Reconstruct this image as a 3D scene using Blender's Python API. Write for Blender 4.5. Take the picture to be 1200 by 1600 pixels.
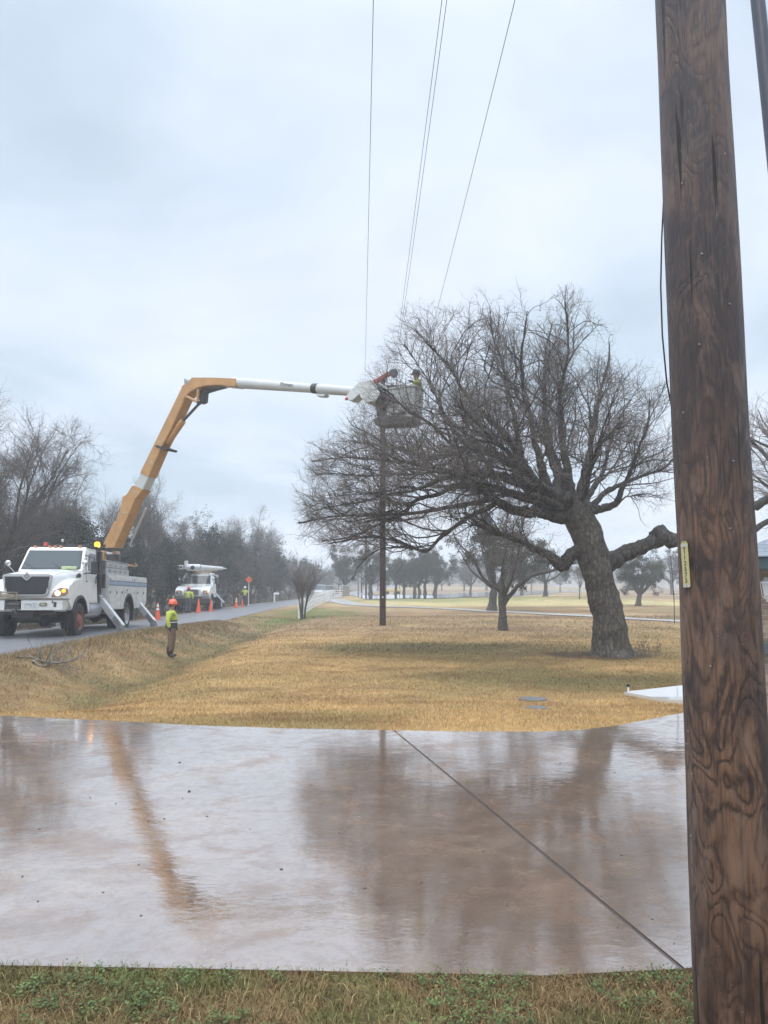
import bpy, bmesh, math, random
import numpy as np
from mathutils import Vector, Matrix, noise as mnoise

# ------------------------------------------------------------------ scene, camera, light
for o in list(bpy.data.objects): bpy.data.objects.remove(o)
S = bpy.context.scene
COL = S.collection
R = math.radians
CAMZ = 1.65
PITCH = R(5.3)
cam_d = bpy.data.cameras.new('camera'); cam = bpy.data.objects.new('camera', cam_d); COL.objects.link(cam)
cam.location = (0, 0, CAMZ); cam.rotation_euler = (R(90) + PITCH, 0, 0)
cam_d.sensor_width = 36; cam_d.lens = 27.0; cam_d.clip_start = 0.05; cam_d.clip_end = 4000
S.camera = cam
S.render.resolution_x = 768; S.render.resolution_y = 1024
S.view_settings.view_transform = 'Standard'; S.view_settings.look = 'None'
S.view_settings.exposure = 0.12; S.view_settings.gamma = 1.0

SUN_EL, SUN_AZ = R(50), R(205)      # azimuth measured from +Y clockwise
def build_world():
    w = bpy.data.worlds.new('World'); S.world = w; w.use_nodes = True
    nt = w.node_tree; N = nt.nodes; L = nt.links; N.clear()
    out = N.new('ShaderNodeOutputWorld'); bg = N.new('ShaderNodeBackground'); L.new(bg.outputs[0], out.inputs[0])
    sky = N.new('ShaderNodeTexSky'); sky.sky_type = 'NISHITA'; sky.sun_disc = False
    sky.sun_elevation = SUN_EL; sky.sun_rotation = SUN_AZ; sky.air_density = 1.5; sky.dust_density = 3.0
    geo = N.new('ShaderNodeTexCoord'); sep = N.new('ShaderNodeSeparateXYZ'); L.new(geo.outputs['Generated'], sep.inputs[0])
    # flat cloud deck: direction projected on a horizontal layer
    mx = N.new('ShaderNodeMath'); mx.operation = 'MAXIMUM'; L.new(sep.outputs[2], mx.inputs[0]); mx.inputs[1].default_value = 0.0
    ad = N.new('ShaderNodeMath'); ad.operation = 'ADD'; L.new(mx.outputs[0], ad.inputs[0]); ad.inputs[1].default_value = 0.22
    dv = []
    for k in (0, 1):
        d = N.new('ShaderNodeMath'); d.operation = 'DIVIDE'; L.new(sep.outputs[k], d.inputs[0]); L.new(ad.outputs[0], d.inputs[1]); dv.append(d)
    cb = N.new('ShaderNodeCombineXYZ'); L.new(dv[0].outputs[0], cb.inputs[0]); L.new(dv[1].outputs[0], cb.inputs[1])
    def nz(scale, detail, dist, off):
        a = N.new('ShaderNodeVectorMath'); a.operation = 'ADD'; a.inputs[1].default_value = off; L.new(cb.outputs[0], a.inputs[0])
        n = N.new('ShaderNodeTexNoise'); n.inputs['Scale'].default_value = scale; n.inputs['Detail'].default_value = detail
        n.inputs['Roughness'].default_value = 0.5; n.inputs['Distortion'].default_value = dist; L.new(a.outputs[0], n.inputs['Vector']); return n
    n1 = nz(1.1, 5, 0.3, (3.1, 0.4, 0)); n2 = nz(2.6, 5, 0.5, (1.3, 7.7, 2))
    r1 = N.new('ShaderNodeValToRGB'); L.new(n1.outputs[0], r1.inputs[0])
    e = r1.color_ramp.elements
    e[0].position = 0.34; e[0].color = (0.60, 0.73, 0.87, 1)
    e[1].position = 0.66; e[1].color = (0.88, 0.95, 1.08, 1)
    m = e.new(0.48); m.color = (0.76, 0.86, 1.01, 1)
    r2 = N.new('ShaderNodeMapRange'); L.new(n2.outputs[0], r2.inputs[0]); r2.inputs[1].default_value = 0.35; r2.inputs[2].default_value = 0.68; r2.inputs[3].default_value = 0.95; r2.inputs[4].default_value = 1.03
    m1 = N.new('ShaderNodeVectorMath'); m1.operation = 'SCALE'; L.new(r1.outputs[0], m1.inputs[0]); L.new(r2.outputs[0], m1.inputs['Scale'])
    # a thick overcast is brighter overhead than low down
    zr = N.new('ShaderNodeMapRange'); zr.interpolation_type = 'SMOOTHSTEP'; L.new(sep.outputs[2], zr.inputs[0])
    zr.inputs[1].default_value = 0.6; zr.inputs[2].default_value = 1.0; zr.inputs[3].default_value = 1.0; zr.inputs[4].default_value = 4.2
    m2 = N.new('ShaderNodeVectorMath'); m2.operation = 'SCALE'; L.new(m1.outputs[0], m2.inputs[0]); L.new(zr.outputs[0], m2.inputs['Scale'])
    # the clear sky above shows very faintly through the deck
    sc = N.new('ShaderNodeVectorMath'); sc.operation = 'SCALE'; L.new(sky.outputs[0], sc.inputs[0]); sc.inputs['Scale'].default_value = 0.08
    mix = N.new('ShaderNodeMix'); mix.data_type = 'RGBA'; mix.inputs[0].default_value = 0.93
    L.new(sc.outputs[0], mix.inputs[6]); L.new(m2.outputs[0], mix.inputs[7])
    L.new(mix.outputs[2], bg.inputs[0]); bg.inputs[1].default_value = 1.0
    w.cycles.sampling_method = 'AUTOMATIC'
build_world()
sd = bpy.data.lights.new('sun', 'SUN'); sd.energy = 1.3; sd.angle = R(25); sd.color = (1.0, 0.97, 0.92)
sun = bpy.data.objects.new('sun', sd); COL.objects.link(sun)
sun.rotation_euler = (R(90) - SUN_EL, 0, -SUN_AZ + math.pi)
S.cycles.max_bounces = 6; S.cycles.transparent_max_bounces = 12; S.cycles.volume_bounces = 2

# ------------------------------------------------------------------ geometry of the view, used only to measure the place
CP, SP = math.cos(PITCH), math.sin(PITCH)
def ray(px, py):
    dx = (px - 600) / 1200; v = (800 - py) / 1200
    return Vector((dx, CP - v * SP, SP + v * CP))
def at(px, py, Y):
    r = ray(px, py); t = Y / r.y
    return Vector((r.x * t, Y, CAMZ + r.z * t))
rng = np.random.default_rng(7)
random.seed(11)

# ------------------------------------------------------------------ terrain
def sstep(a, b, x):
    t = np.clip((x - a) / (b - a), 0, 1); return t * t * (3 - 2 * t)
def xc(y):      # centre line of the road
    t = np.maximum(0, np.asarray(y, float) - 50); return -10.9 + np.where(t < 30, 0.0012 * t * t, 1.08 + 0.06 * (t - 30)) * (1 - 0.0 * t)
def rz(y): return np.interp(y, [-50, 0, 26, 42, 75, 130, 450, 900], [-.05, -.03, -.03, -.38, -.32, -.45, 1.5, 4])
def base_z(y): return np.interp(y, [-60, 2.5, 3.3, 9.4, 13.5, 20, 30, 45, 90, 200, 450, 900], [0.02, 0.0, -.0, -.0732, -.40, -.48, -.45, -.36, -.12, -.1, 3.0, 7])
def H(x, y):
    x = np.asarray(x, float); y = np.asarray(y, float)
    b = base_z(y) + 0.0 * x
    # gentle undulation
    b = b + sstep(14, 40, y) * (0.05 * np.sin(x * .21 + 1) * np.cos(y * .17) + 0.02 * np.sin(x * .9) * np.sin(y * .6 + 2))
    b = b + 0.35 * np.exp(-((x - 1) / 14) ** 2 - ((y - 96) / 14) ** 2) + 0.5 * np.exp(-((x - 19) / 10) ** 2 - ((y - 78) / 8) ** 2)
    d = x - xc(y); r = rz(y)
    dep = (0.32 * sstep(11.0, 14.0, y) * (1 - sstep(34, 58, y)))
    ditch = b - dep
    right = np.where(d < 2.3, r, np.where(d < 4.9, r + (ditch - r) * sstep(2.3, 4.9, d), ditch + (b - ditch) * sstep(4.9, 7.2, d)))
    left = np.where(d > -2.3, r, r + (-.22) * sstep(2.3, 4.5, -d) + 0.3 * sstep(8, 16, -d))
    z = np.where(d > 0, right, left)
    b = b - .06 * sstep(6, 8, -x); z = b + (z - b) * sstep(9.4, 12.4, y)
    return z
def Hs(x, y): return float(H(x, y))
def G(px, py):      # point of the ground seen there
    r = ray(px, py); lo, hi = 1.0, 900.0
    f = lambda t: CAMZ + r.z * t - Hs(r.x * t, r.y * t)
    if f(hi) > 0: hi = 900
    t = lo; st = 0.5
    while t < hi and f(t) > 0: t += max(0.2, t * .02)
    a, b_ = t - max(0.2, t * .02) * 1.1, t
    for _ in range(30):
        m = (a + b_) / 2
        if f(m) > 0: a = m
        else: b_ = m
    return Vector((r.x * a, r.y * a, Hs(r.x * a, r.y * a)))
def drive_z(y): return -.012 * (y - 3.3) + .02
def GD(px, py):
    r = ray(px, py); t = (CAMZ - .012 * 3.3 - .02) / (-(r.z + .012 * r.y)); return Vector((r.x * t, r.y * t, drive_z(r.y * t)))

# ------------------------------------------------------------------ tagging
def tag(o, label=None, cat=None, group=None, kind=None):
    if label: o['label'] = label
    if cat: o['category'] = cat
    if group: o['group'] = group
    if kind: o['kind'] = kind
    return o
def empty(name, loc=(0, 0, 0), rz_=0, label=None, cat=None, group=None):
    o = bpy.data.objects.new(name, None); COL.objects.link(o); o.location = loc; o.rotation_euler = (0, 0, rz_); o.empty_display_size = .3
    return tag(o, label, cat, group)
def children(o): return [c for c in bpy.data.objects if c.parent == o]
def copy_tree(o, parent=None, kids=None):
    c = o.copy(); COL.objects.link(c); c.parent = parent
    for ch in children(o): copy_tree(ch, c)
    return c

# ------------------------------------------------------------------ materials
MATS = {}
def mat(name, color=(.5, .5, .5), rough=.6, metal=0, spec=.5, coat=0, coat_rough=.1, emis=None, estr=0, noise_amt=0, noise_scale=8, dark=None, bump=0, bump_scale=40, stretch=(1, 1, 1), coords='Object', dirt=0, alpha=None, trans=0):
    if name in MATS: return MATS[name]
    m = bpy.data.materials.new(name); m.use_nodes = True; nt = m.node_tree; N = nt.nodes; L = nt.links
    b = N['Principled BSDF']; MATS[name] = m
    b.inputs['Base Color'].default_value = (*color, 1); b.inputs['Roughness'].default_value = rough; b.inputs['Metallic'].default_value = metal
    b.inputs['Specular IOR Level'].default_value = spec; b.inputs['Coat Weight'].default_value = coat; b.inputs['Coat Roughness'].default_value = coat_rough
    b.inputs['Transmission Weight'].default_value = trans
    if emis: b.inputs['Emission Color'].default_value = (*emis, 1); b.inputs['Emission Strength'].default_value = estr
    tc = N.new('ShaderNodeTexCoord'); mp = N.new('ShaderNodeMapping'); L.new(tc.outputs[coords], mp.inputs[0]); mp.inputs['Scale'].default_value = stretch
    if noise_amt > 0 or dark:
        n = N.new('ShaderNodeTexNoise'); n.inputs['Scale'].default_value = noise_scale; n.inputs['Detail'].default_value = 6; n.inputs['Roughness'].default_value = .62
        L.new(mp.outputs[0], n.inputs['Vector'])
        r = N.new('ShaderNodeMapRange'); r.inputs[1].default_value = .35; r.inputs[2].default_value = .68; L.new(n.outputs[0], r.inputs[0])
        mx = N.new('ShaderNodeMix'); mx.data_type = 'RGBA'; L.new(r.outputs[0], mx.inputs[0])
        dk = dark if dark else tuple(c * (1 - noise_amt) for c in color)
        mx.inputs[6].default_value = (*dk, 1); mx.inputs[7].default_value = (*color, 1); L.new(mx.outputs[2], b.inputs['Base Color'])
        r3 = N.new('ShaderNodeMapRange'); L.new(n.outputs[0], r3.inputs[0]); r3.inputs[3].default_value = min(1, rough * 1.25); r3.inputs[4].default_value = rough * .8; L.new(r3.outputs[0], b.inputs['Roughness'])
    if bump:
        n2 = N.new('ShaderNodeTexNoise'); n2.inputs['Scale'].default_value = bump_scale; n2.inputs['Detail'].default_value = 5; L.new(mp.outputs[0], n2.inputs['Vector'])
        bp = N.new('ShaderNodeBump'); bp.inputs['Strength'].default_value = bump; bp.inputs['Distance'].default_value = .02; L.new(n2.outputs[0], bp.inputs['Height']); L.new(bp.outputs[0], b.inputs['Normal'])
    return m

# ------------------------------------------------------------------ mesh builder
class MB:
    def __init__(s): s.bm = bmesh.new()
    def _add(s, bm2, M=None):
        if M is not None: bmesh.ops.transform(bm2, matrix=M, verts=bm2.verts)
        me = bpy.data.meshes.new('t'); bm2.to_mesh(me); bm2.free(); s.bm.from_mesh(me); bpy.data.meshes.remove(me); return s
    def box(s, a, b, bev=0.0, M=None, seg=2, taper=None):
        bm = bmesh.new(); bmesh.ops.create_cube(bm, size=1)
        for v in bm.verts: v.co = Vector([(a[i] + b[i]) / 2 + v.co[i] * abs(b[i] - a[i]) for i in range(3)])
        if taper:
            cx, cy = (a[0] + b[0]) / 2, (a[1] + b[1]) / 2; zt = max(a[2], b[2])
            for v in bm.verts:
                if v.co.z > zt - 1e-6: v.co.x = cx + (v.co.x - cx) * taper; v.co.y = cy + (v.co.y - cy) * taper
        if bev: bmesh.ops.bevel(bm, geom=bm.edges[:], offset=bev, segments=seg, affect='EDGES', profile=.5)
        return s._add(bm, M)
    def cyl(s, p, q, r0, r1=None, n=16, caps=True, bev=0):
        p, q = Vector(p), Vector(q); r1 = r0 if r1 is None else r1; d = q - p; Lg = d.length
        bm = bmesh.new(); bmesh.ops.create_cone(bm, cap_ends=caps, segments=n, radius1=r0, radius2=r1, depth=Lg)
        if bev:
            ed = [e for e in bm.edges if len(e.link_faces) == 2 and any(len(f.verts) > 4 for f in e.link_faces)]
            bmesh.ops.bevel(bm, geom=ed, offset=bev, segments=2, affect='EDGES')
        M = Matrix.Translation((p + q) / 2) @ d.to_track_quat('Z', 'Y').to_matrix().to_4x4()
        return s._add(bm, M)
    def sph(s, c, r, sc=(1, 1, 1), n=14, M=None):
        bm = bmesh.new(); bmesh.ops.create_uvsphere(bm, u_segments=n, v_segments=max(6, n * 2 // 3), radius=r)
        T = Matrix.Translation(c) @ Matrix.Diagonal((*sc, 1)); return s._add(bm, (M @ T) if M else T)
    def tube(s, pts, r, n=8, caps=True):
        pts = [Vector(p) for p in pts]; rr = r if hasattr(r, '__len__') else [r] * len(pts)
        bm = bmesh.new(); rings = []
        t0 = (pts[1] - pts[0]).normalized(); u = t0.orthogonal().normalized()
        for i, p in enumerate(pts):
            a = pts[max(0, i - 1)]; b = pts[min(len(pts) - 1, i + 1)]; t = (b - a).normalized()
            u = (u - t * u.dot(t)).normalized(); w = t.cross(u)
            rings.append([bm.verts.new(p + (u * math.cos(2 * math.pi * k / n) + w * math.sin(2 * math.pi * k / n)) * rr[i]) for k in range(n)])
        for i in range(len(pts) - 1):
            for k in range(n): bm.faces.new((rings[i][k], rings[i][(k + 1) % n], rings[i + 1][(k + 1) % n], rings[i + 1][k]))
        if caps: bm.faces.new(rings[0][::-1]); bm.faces.new(rings[-1])
        return s._add(bm)
    def prism(s, pts, f, t0, t1, bev=0):
        # pts: 2D outline, f(u,v,t) -> 3D
        bm = bmesh.new(); A = [bm.verts.new(f(u, v, t0)) for u, v in pts]; B = [bm.verts.new(f(u, v, t1)) for u, v in pts]
        bm.faces.new(A[::-1]); bm.faces.new(B); n = len(pts)
        for i in range(n): bm.faces.new((A[i], A[(i + 1) % n], B[(i + 1) % n], B[i]))
        bmesh.ops.recalc_face_normals(bm, faces=bm.faces)
        if bev: bmesh.ops.bevel(bm, geom=bm.edges[:], offset=bev, segments=2, affect='EDGES', clamp_overlap=True)
        return s._add(bm)
    def loft(s, secs, caps=True):
        bm = bmesh.new(); rs = [[bm.verts.new(p) for p in sec] for sec in secs]; n = len(secs[0])
        for i in range(len(rs) - 1):
            for k in range(n): bm.faces.new((rs[i][k], rs[i][(k + 1) % n], rs[i + 1][(k + 1) % n], rs[i + 1][k]))
        if caps: bm.faces.new(rs[0][::-1]); bm.faces.new(rs[-1])
        bmesh.ops.recalc_face_normals(bm, faces=bm.faces)
        return s._add(bm)
    def lathe(s, prof, c=(0, 0, 0), n=24, axis='Z', caps=True):
        M = {'Z': Matrix(), 'X': Matrix.Rotation(R(90), 4, 'Y'), 'Y': Matrix.Rotation(R(-90), 4, 'X')}[axis]
        secs = [[Matrix.Translation(c) @ M @ Vector((r * math.cos(2 * math.pi * k / n), r * math.sin(2 * math.pi * k / n), z)) for k in range(n)] for r, z in prof]
        return s.loft(secs, caps)
    def quad(s, *p):
        bm = bmesh.new(); bm.faces.new([bm.verts.new(q) for q in p]); return s._add(bm)
    def build(s, name, m, parent=None, smooth=False, angle=35):
        me = bpy.data.meshes.new(name); s.bm.to_mesh(me); s.bm.free(); me.materials.append(m)
        if smooth:
            me.polygons.foreach_set('use_smooth', [True] * len(me.polygons)); me.set_sharp_from_angle(angle=R(angle))
        o = bpy.data.objects.new(name, me); COL.objects.link(o); o.parent = parent; return o
def mesh_np(name, V, F, m, parent=None, smooth=False, color=None, k=None):
    V = np.asarray(V, np.float32); F = np.asarray(F, np.int32); k = F.shape[1]
    me = bpy.data.meshes.new(name); me.vertices.add(len(V)); me.vertices.foreach_set('co', V.ravel())
    me.loops.add(F.size); me.loops.foreach_set('vertex_index', F.ravel()); me.polygons.add(len(F))
    me.polygons.foreach_set('loop_start', np.arange(0, F.size, k, dtype=np.int32))
    if smooth: me.polygons.foreach_set('use_smooth', np.ones(len(F), bool))
    me.update(calc_edges=True)
    if color is not None:
        a = me.color_attributes.new('tint', 'FLOAT_COLOR', 'POINT'); c = np.ones((len(V), 4), np.float32); c[:, :3] = color; a.data.foreach_set('color', c.ravel())
    if m: me.materials.append(m)
    o = bpy.data.objects.new(name, me); COL.objects.link(o); o.parent = parent; return o
def text_mesh(body, size, m, name='lettering', parent=None, extrude=0.0, M=None, bold=0.0, align='CENTER'):
    c = bpy.data.curves.new('txt', 'FONT'); c.body = body; c.size = size; c.extrude = extrude; c.align_x = align; c.align_y = 'CENTER'; c.offset = bold; c.resolution_u = 3
    o = bpy.data.objects.new('txt', c); COL.objects.link(o)
    dg = bpy.context.evaluated_depsgraph_get(); me = bpy.data.meshes.new_from_object(o.evaluated_get(dg)); bpy.data.objects.remove(o); bpy.data.curves.remove(c)
    if M is not None: me.transform(M)
    me.materials.clear(); me.materials.append(m); me.name = name
    q = bpy.data.objects.new(name, me); COL.objects.link(q); q.parent = parent; return q
# ------------------------------------------------------------------ ground
def vnoise(x, y, s, seed=0):
    x = np.asarray(x, float) / s + seed * 17.3; y = np.asarray(y, float) / s - seed * 9.7
    ix, iy = np.floor(x), np.floor(y); fx, fy = x - ix, y - iy
    fx = fx * fx * (3 - 2 * fx); fy = fy * fy * (3 - 2 * fy)
    h = lambda a, b: (lambda q: q - np.floor(q))(np.sin(a * 127.1 + b * 311.7 + seed * 74.7) * 43758.5453)
    return (h(ix, iy) * (1 - fx) + h(ix + 1, iy) * fx) * (1 - fy) + (h(ix, iy + 1) * (1 - fx) + h(ix + 1, iy + 1) * fx) * fy
def fbm(x, y, s, seed=0, o=4):
    t = 0; a = .5; n = 0
    for i in range(o): t = t + a * vnoise(x, y, s / 2 ** i, seed + i); n += a; a *= .55
    return t / n
TAN = np.array([.40, .262, .112]); OLIVE = np.array([.115, .095, .038]); BRN = np.array([.27, .185, .105]); YEL = np.array([.47, .37, .19]); GRN = np.array([.13, .17, .045]); SOIL = np.array([.075, .048, .03]); DULL = np.array([.24, .165, .085])
def blob(x, y, c, rx, ry, soft=.5, seed=0, rot=0):
    dx, dy = x - c[0], y - c[1]
    if rot: dx, dy = dx * math.cos(rot) + dy * math.sin(rot), -dx * math.sin(rot) + dy * math.cos(rot)
    r = np.sqrt((dx / rx) ** 2 + (dy / ry) ** 2) + (fbm(x, y, max(.8, rx * .5), seed) - .5) * .9
    return 1 - sstep(1 - soft, 1 + soft, r)
OAK = at(957, 1025, 23.0); OAK.z = Hs(OAK.x, OAK.y)
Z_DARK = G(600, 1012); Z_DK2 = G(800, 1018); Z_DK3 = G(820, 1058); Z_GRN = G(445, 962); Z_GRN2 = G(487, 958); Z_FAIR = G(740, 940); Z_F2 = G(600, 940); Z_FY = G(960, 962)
PATH = [G(522, 937), G(530, 940), G(552, 945), G(600, 948), G(690, 951), G(770, 956), G(900, 962), G(1060, 971), G(1190, 978)]
def ground_col(x, y):
    x = np.asarray(x, float); y = np.asarray(y, float)
    c = np.broadcast_to(TAN, x.shape + (3,)).copy()
    def mix(m, col): 
        c[...] = c * (1 - m[..., None]) + np.asarray(col) * m[..., None]
    # farther turf is browner, in soft bands
    mix(sstep(27, 36, y + 3 * (fbm(x, y, 7, 3) - .5)) * (.6 + .4 * fbm(x, y, 9, 5)), BRN)
    band = sstep(.45, .62, fbm(x * .25, y, 5, 8)); mix(band * sstep(30, 40, y) * .6, [.17, .11, .06])
    band = sstep(.5, .66, fbm(x * .2, y, 4, 12)); mix(band * sstep(34, 42, y) * .6, [.42, .30, .16])
    # mown fairway
    f = sstep(62, 68, y + 4 * (fbm(x, y, 12, 4) - .5)) * (1 - sstep(112, 118, y)) * sstep(-7, 0, x)
    mix(f * .9, YEL)
    mix(blob(x, y, (G(740, 936).x, G(740, 936).y), 14, 6, .5, 6) * .6, GRN)
    mix(blob(x, y, (Z_FAIR.x + 5, Z_FAIR.y - 3), 22, 6, .5, 9) * .2, [.33, .33, .12])
    b = sstep(112, 125, y); mix(b * .9, [.26, .18, .11])
    mix(blob(x, y, (G(1020, 935).x, G(1020, 935).y), 22, 18, .3, 16) * .9, [.23, .15, .09])
    band = sstep(.55, .68, fbm(x * .1, y, 9, 32)); mix(band * sstep(118, 130, y) * .6, [.45, .36, .2])
    # darker olive green under the oak, and green beside the road
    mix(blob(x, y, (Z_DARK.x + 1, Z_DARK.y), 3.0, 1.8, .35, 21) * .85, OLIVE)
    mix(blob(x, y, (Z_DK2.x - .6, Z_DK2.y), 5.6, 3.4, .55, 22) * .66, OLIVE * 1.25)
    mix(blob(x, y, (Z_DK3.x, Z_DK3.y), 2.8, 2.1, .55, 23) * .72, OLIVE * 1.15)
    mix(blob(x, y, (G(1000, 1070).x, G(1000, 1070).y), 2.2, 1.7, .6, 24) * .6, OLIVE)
    mix(blob(x, y, (Z_GRN.x, Z_GRN.y), 2.6, 9, .5, 25) * .85, GRN)
    mix(blob(x, y, (Z_GRN2.x, Z_GRN2.y), 3.0, 8, .5, 27) * .7, GRN * [1, .9, 1])
    d = x - xc(y)
    m = (1 - sstep(3.4, 5.0, d + .9 * (fbm(x, y, 1.2, 30) - .5))) * (y < 60) * (d > 0); mix(m * .75, DULL)
    m = sstep(.5, .68, fbm(x, y, 1.6, 33)) * (1 - sstep(4, 6, d)) * (y < 50) * (d > 0); mix(m * .6, [.12, .11, .05])
    m = np.exp(-((d - 5.0 - .25 * np.sin(y)) / .55) ** 2) * sstep(13, 16, y) * (1 - sstep(36, 44, y)); mix(m * .8, OLIVE * 1.1)  # shade of the ditch put into the turf colour as a dark crease
    mix((1 - sstep(-4, -2.5, d)) * (y > 13) * .85, [.13, .10, .065])
    mix(blob(x, y, (OAK.x - .3, OAK.y), 1.5, 1.25, .3, 35) * .9, SOIL)
    # strip by the camera
    mix((y < 4.2) * .85 * np.ones_like(x), [.10, .075, .04])
    # general mottling
    n = fbm(x, y, 1.3, 40); n2 = fbm(x, y, 4.5, 44)
    c *= (.66 + .66 * n)[..., None]; mix(sstep(.50, .70, n2) * .45 * (y < 60), OLIVE * 1.6)
    n3 = fbm(x * .45, y, .7, 47); mix(sstep(.54, .70, n3) * .48 * (y < 60) * (y > 8), [.2, .11, .045])
    return c
def spaced(a, b, d0, g, c0=0):
    v = [0.0]; d = d0
    while v[-1] < b: v.append(v[-1] + d); d *= g
    return v
def build_ground():
    ys = [-60.0, -40.0, -25.0, -15.0, -8.0]
    while ys[-1] < 480: ys.append(ys[-1] + max(.16, .16 * (1 + max(0, ys[-1] - 22) * .07)) if ys[-1] > 2 else ys[-1] + .4)
    xs = spaced(0, 900, .16, 1.0)
    xs = [0.0]; 
    while xs[-1] < 470: xs.append(xs[-1] + max(.2, (xs[-1] - 13) * .06))
    xs = np.array([-v for v in xs[:0:-1]] + xs); ys = np.array(ys)
    X, Y = np.meshgrid(xs, ys); Z = H(X, Y) 
    Z = Z - .0
    V = np.stack([X, Y, Z], -1).reshape(-1, 3); nx, ny = len(xs), len(ys)
    i = (np.arange(ny - 1)[:, None] * nx + np.arange(nx - 1)[None, :]).ravel()
    F = np.stack([i, i + 1, i + 1 + nx, i + nx], -1)
    m = bpy.data.materials.new('turf'); m.use_nodes = True; nt = m.node_tree; N = nt.nodes; L = nt.links; b = N['Principled BSDF']
    a = N.new('ShaderNodeAttribute'); a.attribute_name = 'tint'; tc = N.new('ShaderNodeTexCoord')
    n = N.new('ShaderNodeTexNoise'); n.inputs['Scale'].default_value = 38; n.inputs['Detail'].default_value = 6; n.inputs['Roughness'].default_value = .75
    mp = N.new('ShaderNodeMapping'); mp.inputs['Scale'].default_value = (1, .55, 1); L.new(tc.outputs['Object'], mp.inputs[0]); L.new(mp.outputs[0], n.inputs['Vector'])
    n2 = N.new('ShaderNodeTexNoise'); n2.inputs['Scale'].default_value = 5; n2.inputs['Detail'].default_value = 5; L.new(mp.outputs[0], n2.inputs['Vector'])
    r = N.new('ShaderNodeMapRange'); r.inputs[1].default_value = .3; r.inputs[2].default_value = .7; r.inputs[3].default_value = .5; r.inputs[4].default_value = 1.35; L.new(n.outputs[0], r.inputs[0])
    r2 = N.new('ShaderNodeMapRange'); r2.inputs[1].default_value = .3; r2.inputs[2].default_value = .7; r2.inputs[3].default_value = .82; r2.inputs[4].default_value = 1.15; L.new(n2.outputs[0], r2.inputs[0])
    mu = N.new('ShaderNodeMath'); mu.operation = 'MULTIPLY'; L.new(r.outputs[0], mu.inputs[0]); L.new(r2.outputs[0], mu.inputs[1])
    s = N.new('ShaderNodeVectorMath'); s.operation = 'SCALE'; L.new(a.outputs['Color'], s.inputs[0]); L.new(mu.outputs[0], s.inputs['Scale']); L.new(s.outputs[0], b.inputs['Base Color'])
    b.inputs['Roughness'].default_value = .9; b.inputs['Specular IOR Level'].default_value = .15
    bp = N.new('ShaderNodeBump'); bp.inputs['Strength'].default_value = .7; bp.inputs['Distance'].default_value = .03; L.new(n.outputs[0], bp.inputs['Height']); L.new(bp.outputs[0], b.inputs['Normal'])
    tag(mesh_np('ground', V, F, m, smooth=True, color=ground_col(X, Y).reshape(-1, 3)), kind='structure')
build_ground()

# ------------------------------------------------------------------ road, drive, paths
def noise_mat(name, stops, scale, detail=6, rough=(.5, .9), stretch=(1, 1, 1), bump=.3, bscale=60, bdist=.01, spec=.4, big=None, coat=0, coat_r=.1, coat_ior=1.5):
    m = bpy.data.materials.new(name); m.use_nodes = True; nt = m.node_tree; N = nt.nodes; L = nt.links; b = N['Principled BSDF']
    tc = N.new('ShaderNodeTexCoord'); mp = N.new('ShaderNodeMapping'); mp.inputs['Scale'].default_value = stretch; L.new(tc.outputs['Object'], mp.inputs[0])
    n = N.new('ShaderNodeTexNoise'); n.inputs['Scale'].default_value = scale; n.inputs['Detail'].default_value = detail; n.inputs['Roughness'].default_value = .68; L.new(mp.outputs[0], n.inputs['Vector'])
    r = N.new('ShaderNodeValToRGB'); el = r.color_ramp.elements
    el[0].position = stops[0][0]; el[0].color = (*stops[0][1], 1); el[1].position = stops[-1][0]; el[1].color = (*stops[-1][1], 1)
    for p, c in stops[1:-1]: e = el.new(p); e.color = (*c, 1)
    L.new(n.outputs[0], r.inputs[0]); L.new(r.outputs[0], b.inputs['Base Color'])
    q = N.new('ShaderNodeMapRange'); q.inputs[1].default_value = .3; q.inputs[2].default_value = .7; q.inputs[3].default_value = rough[0]; q.inputs[4].default_value = rough[1]; L.new(n.outputs[0], q.inputs[0]); L.new(q.outputs[0], b.inputs['Roughness'])
    n2 = N.new('ShaderNodeTexNoise'); n2.inputs['Scale'].default_value = bscale; n2.inputs['Detail'].default_value = 6; L.new(mp.outputs[0], n2.inputs['Vector'])
    bp = N.new('ShaderNodeBump'); bp.inputs['Strength'].default_value = bump; bp.inputs['Distance'].default_value = bdist; L.new(n2.outputs[0], bp.inputs['Height']); L.new(bp.outputs[0], b.inputs['Normal'])
    b.inputs['Specular IOR Level'].default_value = spec; b.inputs['Coat Weight'].default_value = coat; b.inputs['Coat Roughness'].default_value = coat_r; b.inputs['Coat IOR'].default_value = coat_ior
    return m
ASPH = noise_mat('wet_chipseal', [(.3, (.10, .10, .105)), (.5, (.17, .17, .175)), (.7, (.24, .24, .24))], 70, 8, (.35, .6), bump=.6, bscale=160, spec=.6, coat=.35, coat_r=.25, coat_ior=1.6)
def strip(name, pts, widths, m, lift=.03, across=8, jitter=.0, zf=None):
    P = [Vector((p[0], p[1], 0)) for p in pts]; V = []; F = []
    for i, p in enumerate(P):
        a = P[max(0, i - 1)]; b = P[min(len(P) - 1, i + 1)]; t = (b - a).normalized(); nrm = Vector((-t.y, t.x, 0))
        w = widths[i] if hasattr(widths, '__len__') else widths
        for k in range(across + 1):
            s = (k / across - .5); j = jitter * (random.random() - .5) if k in (0, across) else 0
            q = p + nrm * (w * s + j); z = (zf(q.x, q.y) if zf else Hs(q.x, q.y)) + lift
            V.append((q.x, q.y, z))
    n = across + 1
    for i in range(len(P) - 1):
        for k in range(across): a = i * n + k; F.append((a, a + n, a + n + 1, a + 1))
    return mesh_np(name, V, F, m, smooth=True)
yy = list(np.concatenate([np.arange(-10, 60, .5), np.arange(60, 320, 2)]))
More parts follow.
